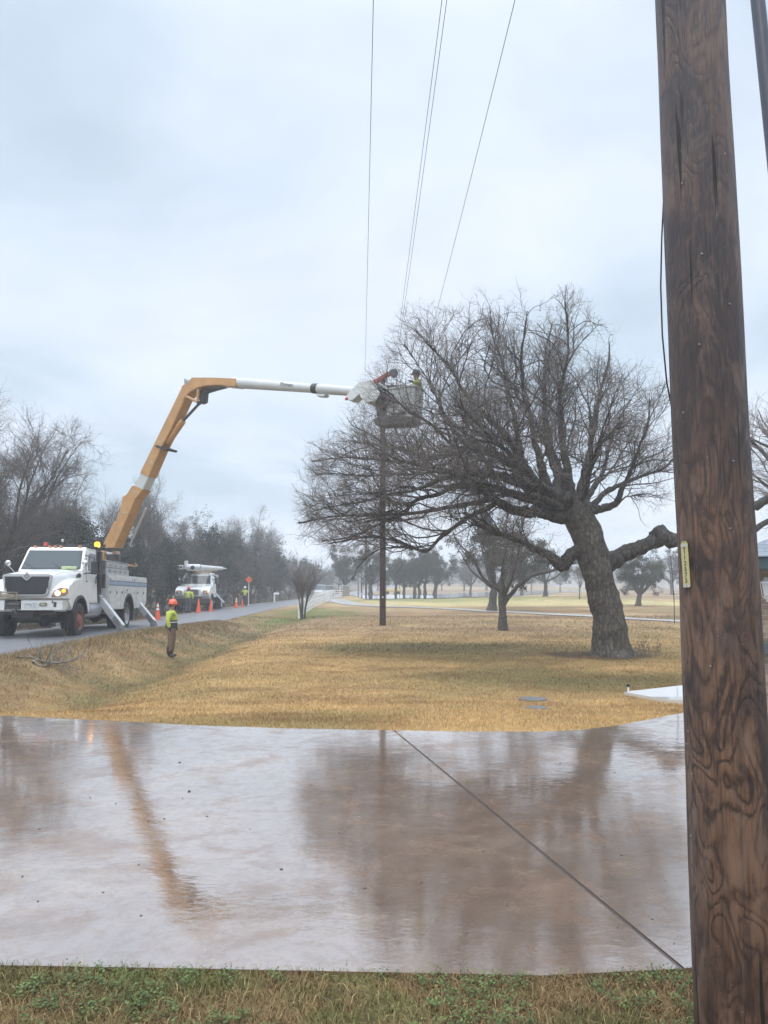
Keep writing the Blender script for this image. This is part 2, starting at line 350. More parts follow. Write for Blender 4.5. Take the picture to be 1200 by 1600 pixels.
ro = strip('road', [(float(xc(y)), y) for y in yy], 4.5, ASPH, .03, 10, .14, lambda x, y: float(rz(y)) + .05 * (1 - ((x - float(xc(y))) / 2.25) ** 2) - .012)
tag(ro, kind='structure')
def resample(pts, n):
    P = np.array([[p[0], p[1]] for p in pts]); d = np.r_[0, np.cumsum(np.linalg.norm(np.diff(P, axis=0), axis=1))]; t = np.linspace(0, d[-1], n)
    # smooth by double linear
    Q = np.stack([np.interp(t, d, P[:, 0]), np.interp(t, d, P[:, 1])], -1)
    for _ in range(6): Q[1:-1] = (Q[:-2] + 2 * Q[1:-1] + Q[2:]) / 4
    return Q
PC = noise_mat('pale_concrete', [(.3, (.30, .285, .26)), (.7, (.44, .425, .40))], 3, 6, (.3, .5), bump=.2, coat=.4, coat_r=.15, coat_ior=1.6)
tag(strip('cart_path', resample(PATH, 90), [2.3 - .9 * min(1, i / 40) for i in range(90)], PC, .04, 4), kind='structure')
wr = [G(694, 932.5), G(730, 930), G(800, 926.5), G(870, 924.5), G(960, 922.5), G(1060, 921.5), G(1180, 921)]
tag(strip('wet_parking_road', resample([(wr[0].x - 10, wr[0].y - 1)] + [(p.x, p.y) for p in wr] + [(wr[-1].x + 60, wr[-1].y + 6)], 80), 16, noise_mat('wet_asphalt', [(.3, (.10, .10, .105)), (.7, (.15, .15, .155))], 1, 5, (.12, .2), bump=.05, spec=.8, coat=.9, coat_r=.06, coat_ior=1.8), .06, 6), kind='structure')

def slab(name, pts, m, thick=.11, zf=None, res=.25, bevel=.012):
    # a concrete slab following zf, outline pts in plan
    bm = bmesh.new(); vs = [bm.verts.new((p[0], p[1], 0)) for p in pts]; f = bm.faces.new(vs)
    if f.normal.z < 0: f.normal_flip()
    xs = [p[0] for p in pts]; ysp = [p[1] for p in pts]
    for y in np.arange(min(ysp) + res, max(ysp), res):
        bmesh.ops.bisect_plane(bm, geom=bm.verts[:] + bm.edges[:] + bm.faces[:], plane_co=(0, y, 0), plane_no=(0, 1, 0))
    for x in np.arange(min(xs) + res * 2, max(xs), res * 2):
        bmesh.ops.bisect_plane(bm, geom=bm.verts[:] + bm.edges[:] + bm.faces[:], plane_co=(x, 0, 0), plane_no=(1, 0, 0))
    for v in bm.verts: v.co.z = zf(v.co.x, v.co.y)
    r = bmesh.ops.extrude_face_region(bm, geom=bm.faces[:])
    for v in [g for g in r['geom'] if isinstance(g, bmesh.types.BMVert)]: v.co.z -= thick
    bmesh.ops.recalc_face_normals(bm, faces=bm.faces)
    me = bpy.data.meshes.new(name); bm.to_mesh(me); bm.free(); me.materials.append(m)
    o = bpy.data.objects.new(name, me); COL.objects.link(o); return tag(o, kind='structure')
def wet_concrete():
    m = bpy.data.materials.new('wet_concrete'); m.use_nodes = True; nt = m.node_tree; N = nt.nodes; L = nt.links; b = N['Principled BSDF']
    tc = N.new('ShaderNodeTexCoord')
    def nz(scale, detail=6, rough=.6, st=(1, 1, 1), dist=0):
        mp = N.new('ShaderNodeMapping'); mp.inputs['Scale'].default_value = st; L.new(tc.outputs['Object'], mp.inputs[0])
        n = N.new('ShaderNodeTexNoise'); n.inputs['Scale'].default_value = scale; n.inputs['Detail'].default_value = detail; n.inputs['Roughness'].default_value = rough; n.inputs['Distortion'].default_value = dist; L.new(mp.outputs[0], n.inputs['Vector']); return n
    def mr(n, a, b_, c, d, smooth=False):
        r = N.new('ShaderNodeMapRange'); r.inputs[1].default_value = a; r.inputs[2].default_value = b_; r.inputs[3].default_value = c; r.inputs[4].default_value = d; L.new(n.outputs[0], r.inputs[0]); return r
    big = nz(.55, 6, .55, (1, 1, 1), .4); mid = nz(4, 7, .7); fine = nz(90, 5, .8); spk = nz(220, 3, .8)
    cr = N.new('ShaderNodeValToRGB'); e = cr.color_ramp.elements; e[0].position = .28; e[0].color = (.105, .06, .034, 1); e[1].position = .72; e[1].color = (.30, .215, .145, 1); x = e.new(.5); x.color = (.165, .10, .06, 1)
    av = N.new('ShaderNodeMath'); av.operation = 'MULTIPLY_ADD'; L.new(mid.outputs[0], av.inputs[0]); av.inputs[1].default_value = .45; 
    h = N.new('ShaderNodeMath'); h.operation = 'MULTIPLY'; L.new(big.outputs[0], h.inputs[0]); h.inputs[1].default_value = .55; L.new(h.outputs[0], av.inputs[2]); L.new(av.outputs[0], cr.inputs[0])
    fr = mr(fine, .3, .7, .78, 1.2); s = N.new('ShaderNodeVectorMath'); s.operation = 'SCALE'; L.new(cr.outputs[0], s.inputs[0]); L.new(fr.outputs[0], s.inputs['Scale']); 
    # pale aggregate specks
    sp = mr(spk, .70, .74, 0, 1); mx = N.new('ShaderNodeMix'); mx.data_type = 'RGBA'; L.new(sp.outputs[0], mx.inputs[0]); L.new(s.outputs[0], mx.inputs[6]); mx.inputs[7].default_value = (.5, .46, .4, 1); L.new(mx.outputs[2], b.inputs['Base Color'])
    b.inputs['Roughness'].default_value = .6; b.inputs['Specular IOR Level'].default_value = .3
    bp2 = N.new('ShaderNodeBump'); bp2.inputs['Strength'].default_value = .7; bp2.inputs['Distance'].default_value = .004; L.new(fine.outputs[0], bp2.inputs['Height']); L.new(bp2.outputs[0], b.inputs['Normal'])
    # standing film of water over the slab: strongly reflecting at these low angles, broken where the slab is only damp
    film = nz(.42, 4, .5, (1, 1, 1), .6); film2 = nz(1.8, 6, .65, (1, 1, 1), .8); film3 = nz(11, 6, .75, (1, 1, 1), .5)
    gl = N.new('ShaderNodeBsdfGlossy'); gl.inputs['Color'].default_value = (1, 1, 1, 1)
    rr_ = mr(film, .38, .62, .11, .025); L.new(rr_.outputs[0], gl.inputs['Roughness'])
    rip = nz(30, 3, .55, (.6, 1, 1), .6); rip2 = nz(5, 2, .5, (.6, 1, 1), .3)
    q = N.new('ShaderNodeMath'); q.operation = 'MULTIPLY_ADD'; L.new(rip.outputs[0], q.inputs[0]); q.inputs[1].default_value = .30; L.new(rip2.outputs[0], q.inputs[2])
    bp = N.new('ShaderNodeBump'); bp.inputs['Strength'].default_value = .15; bp.inputs['Distance'].default_value = .008; L.new(q.outputs[0], bp.inputs['Height']); L.new(bp.outputs[0], gl.inputs['Normal'])
    lw = N.new('ShaderNodeFresnel'); lw.inputs['IOR'].default_value = COAT_IOR
    f1 = mr(film2, .36, .50, .62, 1.0); f2 = mr(film3, .36, .56, .76, 1.0)
    def mul(x, y):
        z = N.new('ShaderNodeMath'); z.operation = 'MULTIPLY'; L.new(x, z.inputs[0]); L.new(y, z.inputs[1]); z.use_clamp = True; return z.outputs[0]
    sc_ = N.new('ShaderNodeMath'); sc_.operation = 'MULTIPLY_ADD'; L.new(lw.outputs[0], sc_.inputs[0]); sc_.inputs[1].default_value = 1.0; sc_.inputs[2].default_value = .22
    fac = mul(mul(sc_.outputs[0], f1.outputs[0]), f2.outputs[0])
    ms = N.new('ShaderNodeMixShader'); L.new(fac, ms.inputs[0]); L.new(b.outputs[0], ms.inputs[1]); L.new(gl.outputs[0], ms.inputs[2]); L.new(ms.outputs[0], N['Material Output'].inputs['Surface'])
    return m
COAT_IOR = 2.7
WET = wet_concrete()
# outline of the drive: near edge, far edge; a joint runs across it and splits it in two slabs
near_edge = [(-9.0, 3.62), (-5.0, 3.60)] + [tuple(GD(px, py)[:2]) for px, py in ((0, 1508), (300, 1513), (600, 1519), (850, 1524), (1064, 1513))]
far_left = [tuple(GD(px, py)[:2]) for px, py in ((615, 1141), (450, 1138), (300, 1133), (150, 1125))] + [tuple(GD(0, 1118)[:2]), (-5.7, 10.7), (-6.7, 11.4), (-7.6, 12.5), (-8.4, 13.8)]
far_right = [tuple(GD(px, py)[:2]) for px, py in ((620, 1141), (720, 1143), (850, 1143), (910, 1140), (960, 1134), (1010, 1125), (1070, 1113))] + [(5.6, 11.5), (5.95, 12.25), (13, 8.4)]
j0 = GD(615, 1141); j1 = GD(1066, 1513)
zfd = lambda x, y: drive_z(y)
jo = (j0 - j1).normalized(); jn = Vector((jo.y, -jo.x, 0)) * .013
left = [(-9.0, 3.62), (-5.0, 3.60)] + near_edge[2:-1] + [(j1.x - jn.x, j1.y - jn.y), (j0.x - jn.x, j0.y - jn.y)] + far_left[1:]
left += [(-9.2, 14.4), (-9.2, 8.0)]
slab('driveway', left, WET, zf=lambda x, y: zfd(x, y) if x > -7.4 else zfd(x, y) + (rz(y) + .045 - zfd(x, y)) * float(sstep(7.4, 9.0, -x)))
right = [(j1.x + jn.x, j1.y + jn.y), (3.0, 3.60), (13, 3.4), (13, 8.4), (5.95, 12.25), (5.6, 11.5)] + far_right[:-3][::-1] + [(j0.x + jn.x, j0.y + jn.y)]
slab('driveway', right, WET, zf=zfd)
jm = mat('joint_filler', (.05, .035, .028), .5, coat=.6, bump=.5)
q = [j1 - jn * .96, j1 + jn * .96, j0 + jn * .96, j0 - jn * .96]
jb = MB(); K = 24
for i in range(K):
    a = j1.lerp(j0, i / K); c = j1.lerp(j0, (i + 1) / K)
    w = .72
    jb.quad(*[Vector((p.x, p.y, zfd(p.x, p.y) - .006)) for p in (a - jn * w, a + jn * w, c + jn * w, c - jn * w)])
tag(jb.build('driveway_joint', jm), kind='structure')
# pale walkway slab on the lawn to the right
wc = G(975, 1086)
slab('walkway', [(wc.x, wc.y), (G(1070, 1101).x, G(1070, 1101).y), (5.75, 12.8), (6.9, 15.3), (G(1070, 1075).x + .0, G(1070, 1075).y)], noise_mat('wet_pale_concrete', [(.3, (.50, .49, .47)), (.7, (.64, .63, .61))], 3, 6, (.15, .3), bump=.1, coat=1, coat_r=.08, coat_ior=2.0), zf=lambda x, y: Hs(x, y) + .06, res=.5, thick=.12)

# ------------------------------------------------------------------ grass
GRASS = bpy.data.materials.new('dry_grass'); GRASS.use_nodes = True
_nt = GRASS.node_tree; _a = _nt.nodes.new('ShaderNodeAttribute'); _a.attribute_name = 'tint'; _b = _nt.nodes['Principled BSDF']; _nt.links.new(_a.outputs['Color'], _b.inputs['Base Color']); _b.inputs['Roughness'].default_value = .7; _b.inputs['Specular IOR Level'].default_value = .2
def blades(x, y, h, w, lean, col, name, label, zoff=-.004, segs=1):
    n = len(x); z = H(x, y) + zoff; a = rng.uniform(0, 2 * np.pi, n); la = rng.uniform(0, 2 * np.pi, n)
    ux, uy = np.cos(a) * w / 2, np.sin(a) * w / 2; lx, ly = np.cos(la) * lean * h, np.sin(la) * lean * h
    b0 = np.stack([x - ux, y - uy, z], -1); b1 = np.stack([x + ux, y + uy, z], -1)
    if segs == 1:
        t = np.stack([x + lx, y + ly, z + h * np.sqrt(np.clip(1 - lean ** 2 * .5, .1, 1))], -1)
        V = np.stack([b0, b1, t], 1).reshape(-1, 3); F = np.arange(3 * n).reshape(-1, 3); C = np.repeat(col, 3, 0)
    else:
        m0 = np.stack([x - ux * .7 + lx * .35, y - uy * .7 + ly * .35, z + h * .6], -1); m1 = np.stack([x + ux * .7 + lx * .35, y + uy * .7 + ly * .35, z + h * .6], -1)
        t = np.stack([x + lx, y + ly, z + h * (1 - .35 * lean)], -1)
        V = np.stack([b0, b1, m1, m0, t], 1).reshape(-1, 3); i = np.arange(n)[:, None] * 5
        F = np.concatenate([i + [0, 1, 2], i + [0, 2, 3], i + [3, 2, 4]], 0); C = np.repeat(col, 5, 0)
    return tag(mesh_np(name, V, F, GRASS, color=C), label, kind='stuff')
from mathutils.geometry import intersect_point_tri_2d
def in_poly(x, y, poly):
    c = np.zeros(len(x), bool); n = len(poly)
    for i in range(n):
        x1, y1 = poly[i]; x2, y2 = poly[(i + 1) % n]
        t = ((y1 > y) != (y2 > y)) & (x < (x2 - x1) * (y - y1) / ((y2 - y1) or 1e-9) + x1); c ^= t
    return c
WALKP = [(wc.x - .02, wc.y), (G(1070, 1101).x, G(1070, 1101).y), (5.75, 12.8), (6.9, 15.3), (G(1070, 1075).x, G(1070, 1075).y)]
def lawn(n, y0, y1, hmin, hmax, wk, name, label):
    u = rng.uniform(0, 1, n); y = y0 * (y1 / y0) ** u; x = rng.uniform(-.56, .56, n) * y * 1.02
    k = ~(in_poly(x, y, left) | in_poly(x, y, right) | in_poly(x, y, WALKP)) & (x - xc(y) > 2.2 + .25 * rng.random(n)) & (y > 8)
    x, y = x[k], y[k]; n = len(x)
    c = ground_col(x, y) * rng.uniform(.7, 1.5, n)[:, None] * (1 + rng.uniform(-.08, .08, (n, 3)))
    clump = fbm(x, y, .35, 60)
    h = rng.uniform(hmin, hmax, n) * (.6 + .9 * clump); w = wk * y * rng.uniform(.6, 1.3, n)
    blades(x, y, h, w, rng.uniform(.3, 1.15, n), c, name, label)
lawn(210000, 8.6, 24, .025, .06, .00075, 'lawn_grass', 'short dry tan grass covering the lawn beyond the driveway')
lawn(60000, 24, 48, .04, .085, .0009, 'lawn_grass', 'dry tan grass farther back on the lawn around the oak and the pole')
def verge(n):
    y = rng.uniform(12.5, 40, n); d = 2.1 + rng.exponential(.5, n); x = xc(y) + d; k = (d < 4.6) & ~in_poly(x, y, left); x, y = x[k], y[k]; n = len(x)
    c = np.array([.30, .205, .11]) * rng.uniform(.5, 1.5, n)[:, None]; g = rng.random(n) < .25; c[g] = np.array([.12, .13, .05]) * rng.uniform(.7, 1.3, g.sum())[:, None]
    blades(x, y, rng.uniform(.04, .17, n), .0008 * y, rng.uniform(.3, 1.1, n), c, 'verge_grass', 'ragged brown grass along the edge of the road')
verge(26000)
# near strip at the photographer's feet
def near_strip():
    n = 62000; x = rng.uniform(-2.6, 2.6, n); y = rng.uniform(2.3, 3.66, n)
    ey = np.interp(x, [p[0] for p in near_edge], [p[1] for p in near_edge]) + .0
    k = (y < ey + rng.exponential(.012, n)); x, y = x[k], y[k]; n = len(x)
    f = fbm(x, y, .3, 70); g = fbm(x, y, .45, 75)
    base = np.array([.235, .15, .07]) * (1 - sstep(.45, .62, f))[:, None] + np.array([.125, .115, .04]) * sstep(.45, .62, f)[:, None]
    gm = sstep(.46, .60, g) * (.5 + .65 * np.exp(-((x - .95) / .35) ** 2)); base = base * (1 - gm[:, None]) + np.array([.075, .15, .03]) * gm[:, None]
    c = base * rng.uniform(.5, 1.5, n)[:, None]; s = rng.random(n) < .03; c[s] = np.array([.45, .33, .17])
    blades(x, y, rng.uniform(.02, .062, n) * (.7 + .7 * f), rng.uniform(.0022, .0045, n), rng.uniform(.4, 1.5, n), c, 'near_grass', 'short brown and green grass strip in front of the driveway', segs=2)
    # clover-like weeds: rosettes of small round leaves
    cx, cy = [], []
    while len(cx) < 620:
        a, b = rng.uniform(-2.0, 1.6), rng.uniform(2.5, 3.6)
        if fbm(np.array([a]), np.array([b]), .42, 81)[0] + .10 * (b - 3) > .52 and b < np.interp(a, [p[0] for p in near_edge], [p[1] for p in near_edge]) - .01: cx.append(a); cy.append(b)
    V = []; F = []; C = []
    for a, b in zip(cx, cy):
        z = Hs(a, b); nl = random.randint(9, 20); tint = random.uniform(.7, 1.3)
        for _ in range(nl):
            th = random.uniform(0, 6.28); rr = random.uniform(.003, .035); h = random.uniform(.012, .05); s = random.uniform(.004, .0075)
            c = Vector((a + rr * math.cos(th), b + rr * math.sin(th), z + h)); nrm = Vector((random.uniform(-.6, .6), random.uniform(-.6, .6), 1)).normalized(); u = nrm.orthogonal().normalized(); w = nrm.cross(u); i0 = len(V)
            for k in range(5): ang = 6.2832 * k / 5; V.append(c + (u * math.cos(ang) + w * math.sin(ang) * .75) * s)
            F.append([i0 + k for k in range(5)]); C += [np.array([.088, .122, .042]) * tint * random.uniform(.7, 1.3)] * 5
    tag(mesh_np('clover_weeds', [tuple(v) for v in V], F, GRASS, color=np.array(C)), 'small green clover weeds sprouting in the near grass strip', kind='stuff')
near_strip()
# crumbs and wet leaves lying on the drive
def debris():
    mb = MB(); 
    for i in range(75):
        y = random.uniform(3.8, 8.6); x = random.uniform(-.5, .52) * y; z = drive_z(y); s = random.uniform(.002, .0055) * (1 + .08 * y) * (1.8 if random.random() < .08 else 1)
        mb.sph((x, y, z + s * .3), s, (random.uniform(.8, 1.8), random.uniform(.7, 1.3), .5), 6)
    for i in range(40):
        t = random.random(); p = j1.lerp(j0, t) + jn * random.uniform(-14, 14); s = random.uniform(.002, .006)
        mb.sph((p.x, p.y, drive_z(p.y) + s * .3), s, (1.3, .9, .5), 6)
    tag(mb.build('grit', mat('dark_grit', (.045, .032, .025), .5, coat=.3)), 'dark crumbs of grit and acorns scattered on the wet driveway', kind='stuff')
    fl = MB()
    for i in range(260):
        y = random.uniform(11.5, 30); x = random.uniform(-.42, .38) * y
        if in_poly(np.array([x]), np.array([y]), left)[0] or in_poly(np.array([x]), np.array([y]), right)[0] or x - xc(y) < 3: continue
        z = Hs(x, y) + .03; s = random.uniform(.015, .035); a = random.uniform(0, 6.28); t = Vector((math.cos(a), math.sin(a), random.uniform(-.3, .3))) * s; u = Vector((-math.sin(a), math.cos(a), random.uniform(-.4, .4))) * s * .6; c = Vector((x, y, z))
        fl.quad(c - t, c - u, c + t, c + u)
    tag(fl.build('fallen_leaves', mat('dead_leaf', (.11, .06, .03), .6)), 'small dead brown leaves scattered over the lawn', kind='stuff')
debris()
# ------------------------------------------------------------------ trees
def unit(v): return v / np.maximum(np.linalg.norm(v, axis=-1, keepdims=True), 1e-9)
def tubes_np(P, Rr, sides):
    N_, K, _ = P.shape
    T = np.empty_like(P); T[:, 1:-1] = P[:, 2:] - P[:, :-2]; T[:, 0] = P[:, 1] - P[:, 0]; T[:, -1] = P[:, -1] - P[:, -2]; T = unit(T)
    g = unit(P[:, -1] - P[:, 0]); ref = np.where(np.abs(g[:, 2:3]) < .8, [[0, 0, 1.]], [[1., 0, 0]])
    U = unit(np.cross(T, ref[:, None, :])); W = np.cross(T, U)
    a = np.arange(sides) * 2 * np.pi / sides
    V = P[:, :, None, :] + (U[:, :, None, :] * np.cos(a)[None, None, :, None] + W[:, :, None, :] * np.sin(a)[None, None, :, None]) * Rr[:, :, None, None]
    idx = (np.arange(N_)[:, None, None] * K + np.arange(K - 1)[None, :, None]) * sides; k = np.arange(sides)[None, None, :]; k2 = (k + 1) % sides
    F = np.stack([idx + k, idx + k2, idx + sides + k2, idx + sides + k], -1).reshape(-1, 4)
    return V.reshape(-1, 3), F
def join(parts):
    Vs, Fs, o = [], [], 0
    for V, F in parts: Vs.append(V); Fs.append(F + o); o += len(V)
    return np.concatenate(Vs), np.concatenate(Fs)
def refine(pts, rad, sub=6, wob=.0):
    # smooth a traced limb with Catmull-Rom and add knobbly wander
    P = np.array(pts, float); n = len(P); rad = np.array(rad, float); Q = []; q = []
    E = np.vstack([2 * P[0] - P[1], P, 2 * P[-1] - P[-2]])
    for i in range(n - 1):
        p0, p1, p2, p3 = E[i], E[i + 1], E[i + 2], E[i + 3]
        for k in range(sub):
            t = k / sub; Q.append(.5 * (2 * p1 + (p2 - p0) * t + (2 * p0 - 5 * p1 + 4 * p2 - p3) * t * t + (3 * p1 - p0 - 3 * p2 + p3) * t ** 3)); q.append(rad[i] * (1 - t) + rad[i + 1] * t)
    Q.append(P[-1]); q.append(rad[-1]); Q = np.array(Q); q = np.array(q)
    if wob: Q[1:-1] += rng.normal(0, wob, Q[1:-1].shape) * q[1:-1, None]
    return Q, q * (1 + (rng.normal(0, .05, len(q)) if wob > .03 else 0))
def to_k(Q, q, K):
    t = np.linspace(0, 1, len(Q)); s = np.linspace(0, 1, K); return np.stack([np.interp(s, t, Q[:, i]) for i in range(3)], -1), np.interp(s, t, q)
def sprout(P, Rr, n, length, ang, K=5, tmin=.15, tmax=1.0, up=.15, out=.3, centre=None, wander=.25, rfac=.55, rlen=.014, rmin=.003, curl=.0, env=None, tiplen=.6, droop=0, sag=0):
    """n new branches on the polylines P (N,K,3), chosen in proportion to their length"""
    N_, K0, _ = P.shape; seg = np.linalg.norm(P[:, 1:] - P[:, :-1], axis=-1); Ls = seg.sum(1); pr = Ls / Ls.sum()
    i = rng.choice(N_, n, p=pr); t = rng.uniform(tmin, tmax, n) ** .85 * (K0 - 1); k = np.minimum(t.astype(int), K0 - 2); f = (t - k)[:, None]
    p = P[i, k] * (1 - f) + P[i, k + 1] * f; tg = unit(P[i, k + 1] - P[i, k]); r0 = (Rr[i, k] * (1 - f[:, 0]) + Rr[i, k + 1] * f[:, 0])
    rv = unit(rng.normal(size=(n, 3))); pp = unit(rv - tg * (rv * tg).sum(1, keepdims=True)); a = np.radians(rng.uniform(ang[0], ang[1], n))[:, None]
    d = np.cos(a) * tg + np.sin(a) * pp
    if centre is not None: d = d + out * unit(p - centre)
    d[:, 2] += up; d = unit(d)
    Lg = rng.uniform(length[0], length[1], n) * (1 - (1 - tiplen) * t / (K0 - 1))
    if env is not None:
        e0 = env(p); e1 = env(p + d * Lg[:, None]); s = np.where(e1 > 1, (1.0 - e0) / np.maximum(e1 - e0, 1e-3), 1); Lg = Lg * np.clip(s, .12, 1)
    Q = np.empty((n, K, 3)); Q[:, 0] = p; step = Lg / (K - 1); bend = rng.normal(0, curl, (n, 3))
    for j in range(1, K):
        d = unit(d + rng.normal(0, wander, (n, 3)) + bend + np.array([0, 0, up * .35 - sag])); Q[:, j] = Q[:, j - 1] + d * step[:, None]
    R0 = np.maximum(np.minimum(r0 * rfac, Lg * rlen * rng.uniform(.8, 1.3, n)), rmin); R0 = np.minimum(R0, r0 * .95)
    return Q, R0[:, None] * np.linspace(1, .35, K)[None, :]
def bark_mat(name, c0, c1, scale=14, lichen=.0, bump=.8):
    m = bpy.data.materials.new(name); m.use_nodes = True; nt = m.node_tree; N = nt.nodes; L = nt.links; b = N['Principled BSDF']
    tc = N.new('ShaderNodeTexCoord'); mp = N.new('ShaderNodeMapping'); mp.inputs['Scale'].default_value = (1, 1, .32); L.new(tc.outputs['Object'], mp.inputs[0])
    v = N.new('ShaderNodeTexVoronoi'); v.feature = 'DISTANCE_TO_EDGE'; v.inputs['Scale'].default_value = scale
    nd = N.new('ShaderNodeTexNoise'); nd.inputs['Scale'].default_value = 7; L.new(mp.outputs[0], nd.inputs['Vector']); ad = N.new('ShaderNodeMix'); ad.data_type = 'RGBA'; ad.inputs[0].default_value = .12; L.new(mp.outputs[0], ad.inputs[6]); L.new(nd.outputs['Color'], ad.inputs[7]); L.new(ad.outputs[2], v.inputs['Vector'])
    n = N.new('ShaderNodeTexNoise'); n.inputs['Scale'].default_value = 9; n.inputs['Detail'].default_value = 8; n.inputs['Roughness'].default_value = .7; L.new(tc.outputs['Object'], n.inputs['Vector'])
    r = N.new('ShaderNodeMapRange'); r.inputs[1].default_value = .32; r.inputs[2].default_value = .7; L.new(n.outputs[0], r.inputs[0])
    mx = N.new('ShaderNodeMix'); mx.data_type = 'RGBA'; L.new(r.outputs[0], mx.inputs[0]); mx.inputs[6].default_value = (*c0, 1); mx.inputs[7].default_value = (*c1, 1)
    e = N.new('ShaderNodeMapRange'); e.inputs[1].default_value = 0; e.inputs[2].default_value = .22; e.inputs[3].default_value = .5; e.inputs[4].default_value = 1.05; L.new(v.outputs[0], e.inputs[0])
    s = N.new('ShaderNodeVectorMath'); s.operation = 'SCALE'; L.new(mx.outputs[2], s.inputs[0]); L.new(e.outputs[0], s.inputs['Scale'])
    last = s.outputs[0]
    if lichen:
        n3 = N.new('ShaderNodeTexNoise'); n3.inputs['Scale'].default_value = 5; n3.inputs['Detail'].default_value = 7; n3.inputs['Roughness'].default_value = .75; L.new(tc.outputs['Object'], n3.inputs['Vector'])
        r3 = N.new('ShaderNodeMapRange'); r3.inputs[1].default_value = .56; r3.inputs[2].default_value = .66; r3.inputs[4].default_value = lichen; L.new(n3.outputs[0], r3.inputs[0])
        m3 = N.new('ShaderNodeMix'); m3.data_type = 'RGBA'; L.new(r3.outputs[0], m3.inputs[0]); L.new(last, m3.inputs[6]); m3.inputs[7].default_value = (.19, .21, .14, 1); last = m3.outputs[2]
    L.new(last, b.inputs['Base Color']); b.inputs['Roughness'].default_value = .8; b.inputs['Specular IOR Level'].default_value = .3
    mm = N.new('ShaderNodeMath'); mm.operation = 'MULTIPLY_ADD'; L.new(n.outputs[0], mm.inputs[0]); mm.inputs[1].default_value = .6; L.new(e.outputs[0], mm.inputs[2])
    bp = N.new('ShaderNodeBump'); bp.inputs['Strength'].default_value = bump; bp.inputs['Distance'].default_value = .03; L.new(mm.outputs[0], bp.inputs['Height']); L.new(bp.outputs[0], b.inputs['Normal'])
    return m
BARK = bark_mat('oak_bark', (.050, .042, .035), (.16, .138, .115), 10, .4, 1.0)
LIMB = bark_mat('oak_limb_bark', (.036, .031, .027), (.108, .093, .080), 12, .55)
TWIG = mat('oak_twigs', (.23, .195, .17), .8, noise_amt=.5, noise_scale=3)
GREYB = bark_mat('grey_bark', (.07, .062, .052), (.15, .135, .12), 20, .2)
GTWIG = mat('grey_twigs', (.17, .148, .13), .85, noise_amt=.45, noise_scale=1.5)

def lumpy(o, amp=.02, scale=3):
    me = o.data; n = len(me.vertices); co = np.empty(n * 3, np.float32); me.vertices.foreach_get('co', co); no = np.empty(n * 3, np.float32); me.vertices.foreach_get('normal', no)
    co = co.reshape(-1, 3); no = no.reshape(-1, 3)
    d = np.array([mnoise.fractal(Vector(c) * scale, .8, 2.0, 4) for c in co]); co += no * (d * amp)[:, None]; me.vertices.foreach_set('co', co.ravel()); me.update()

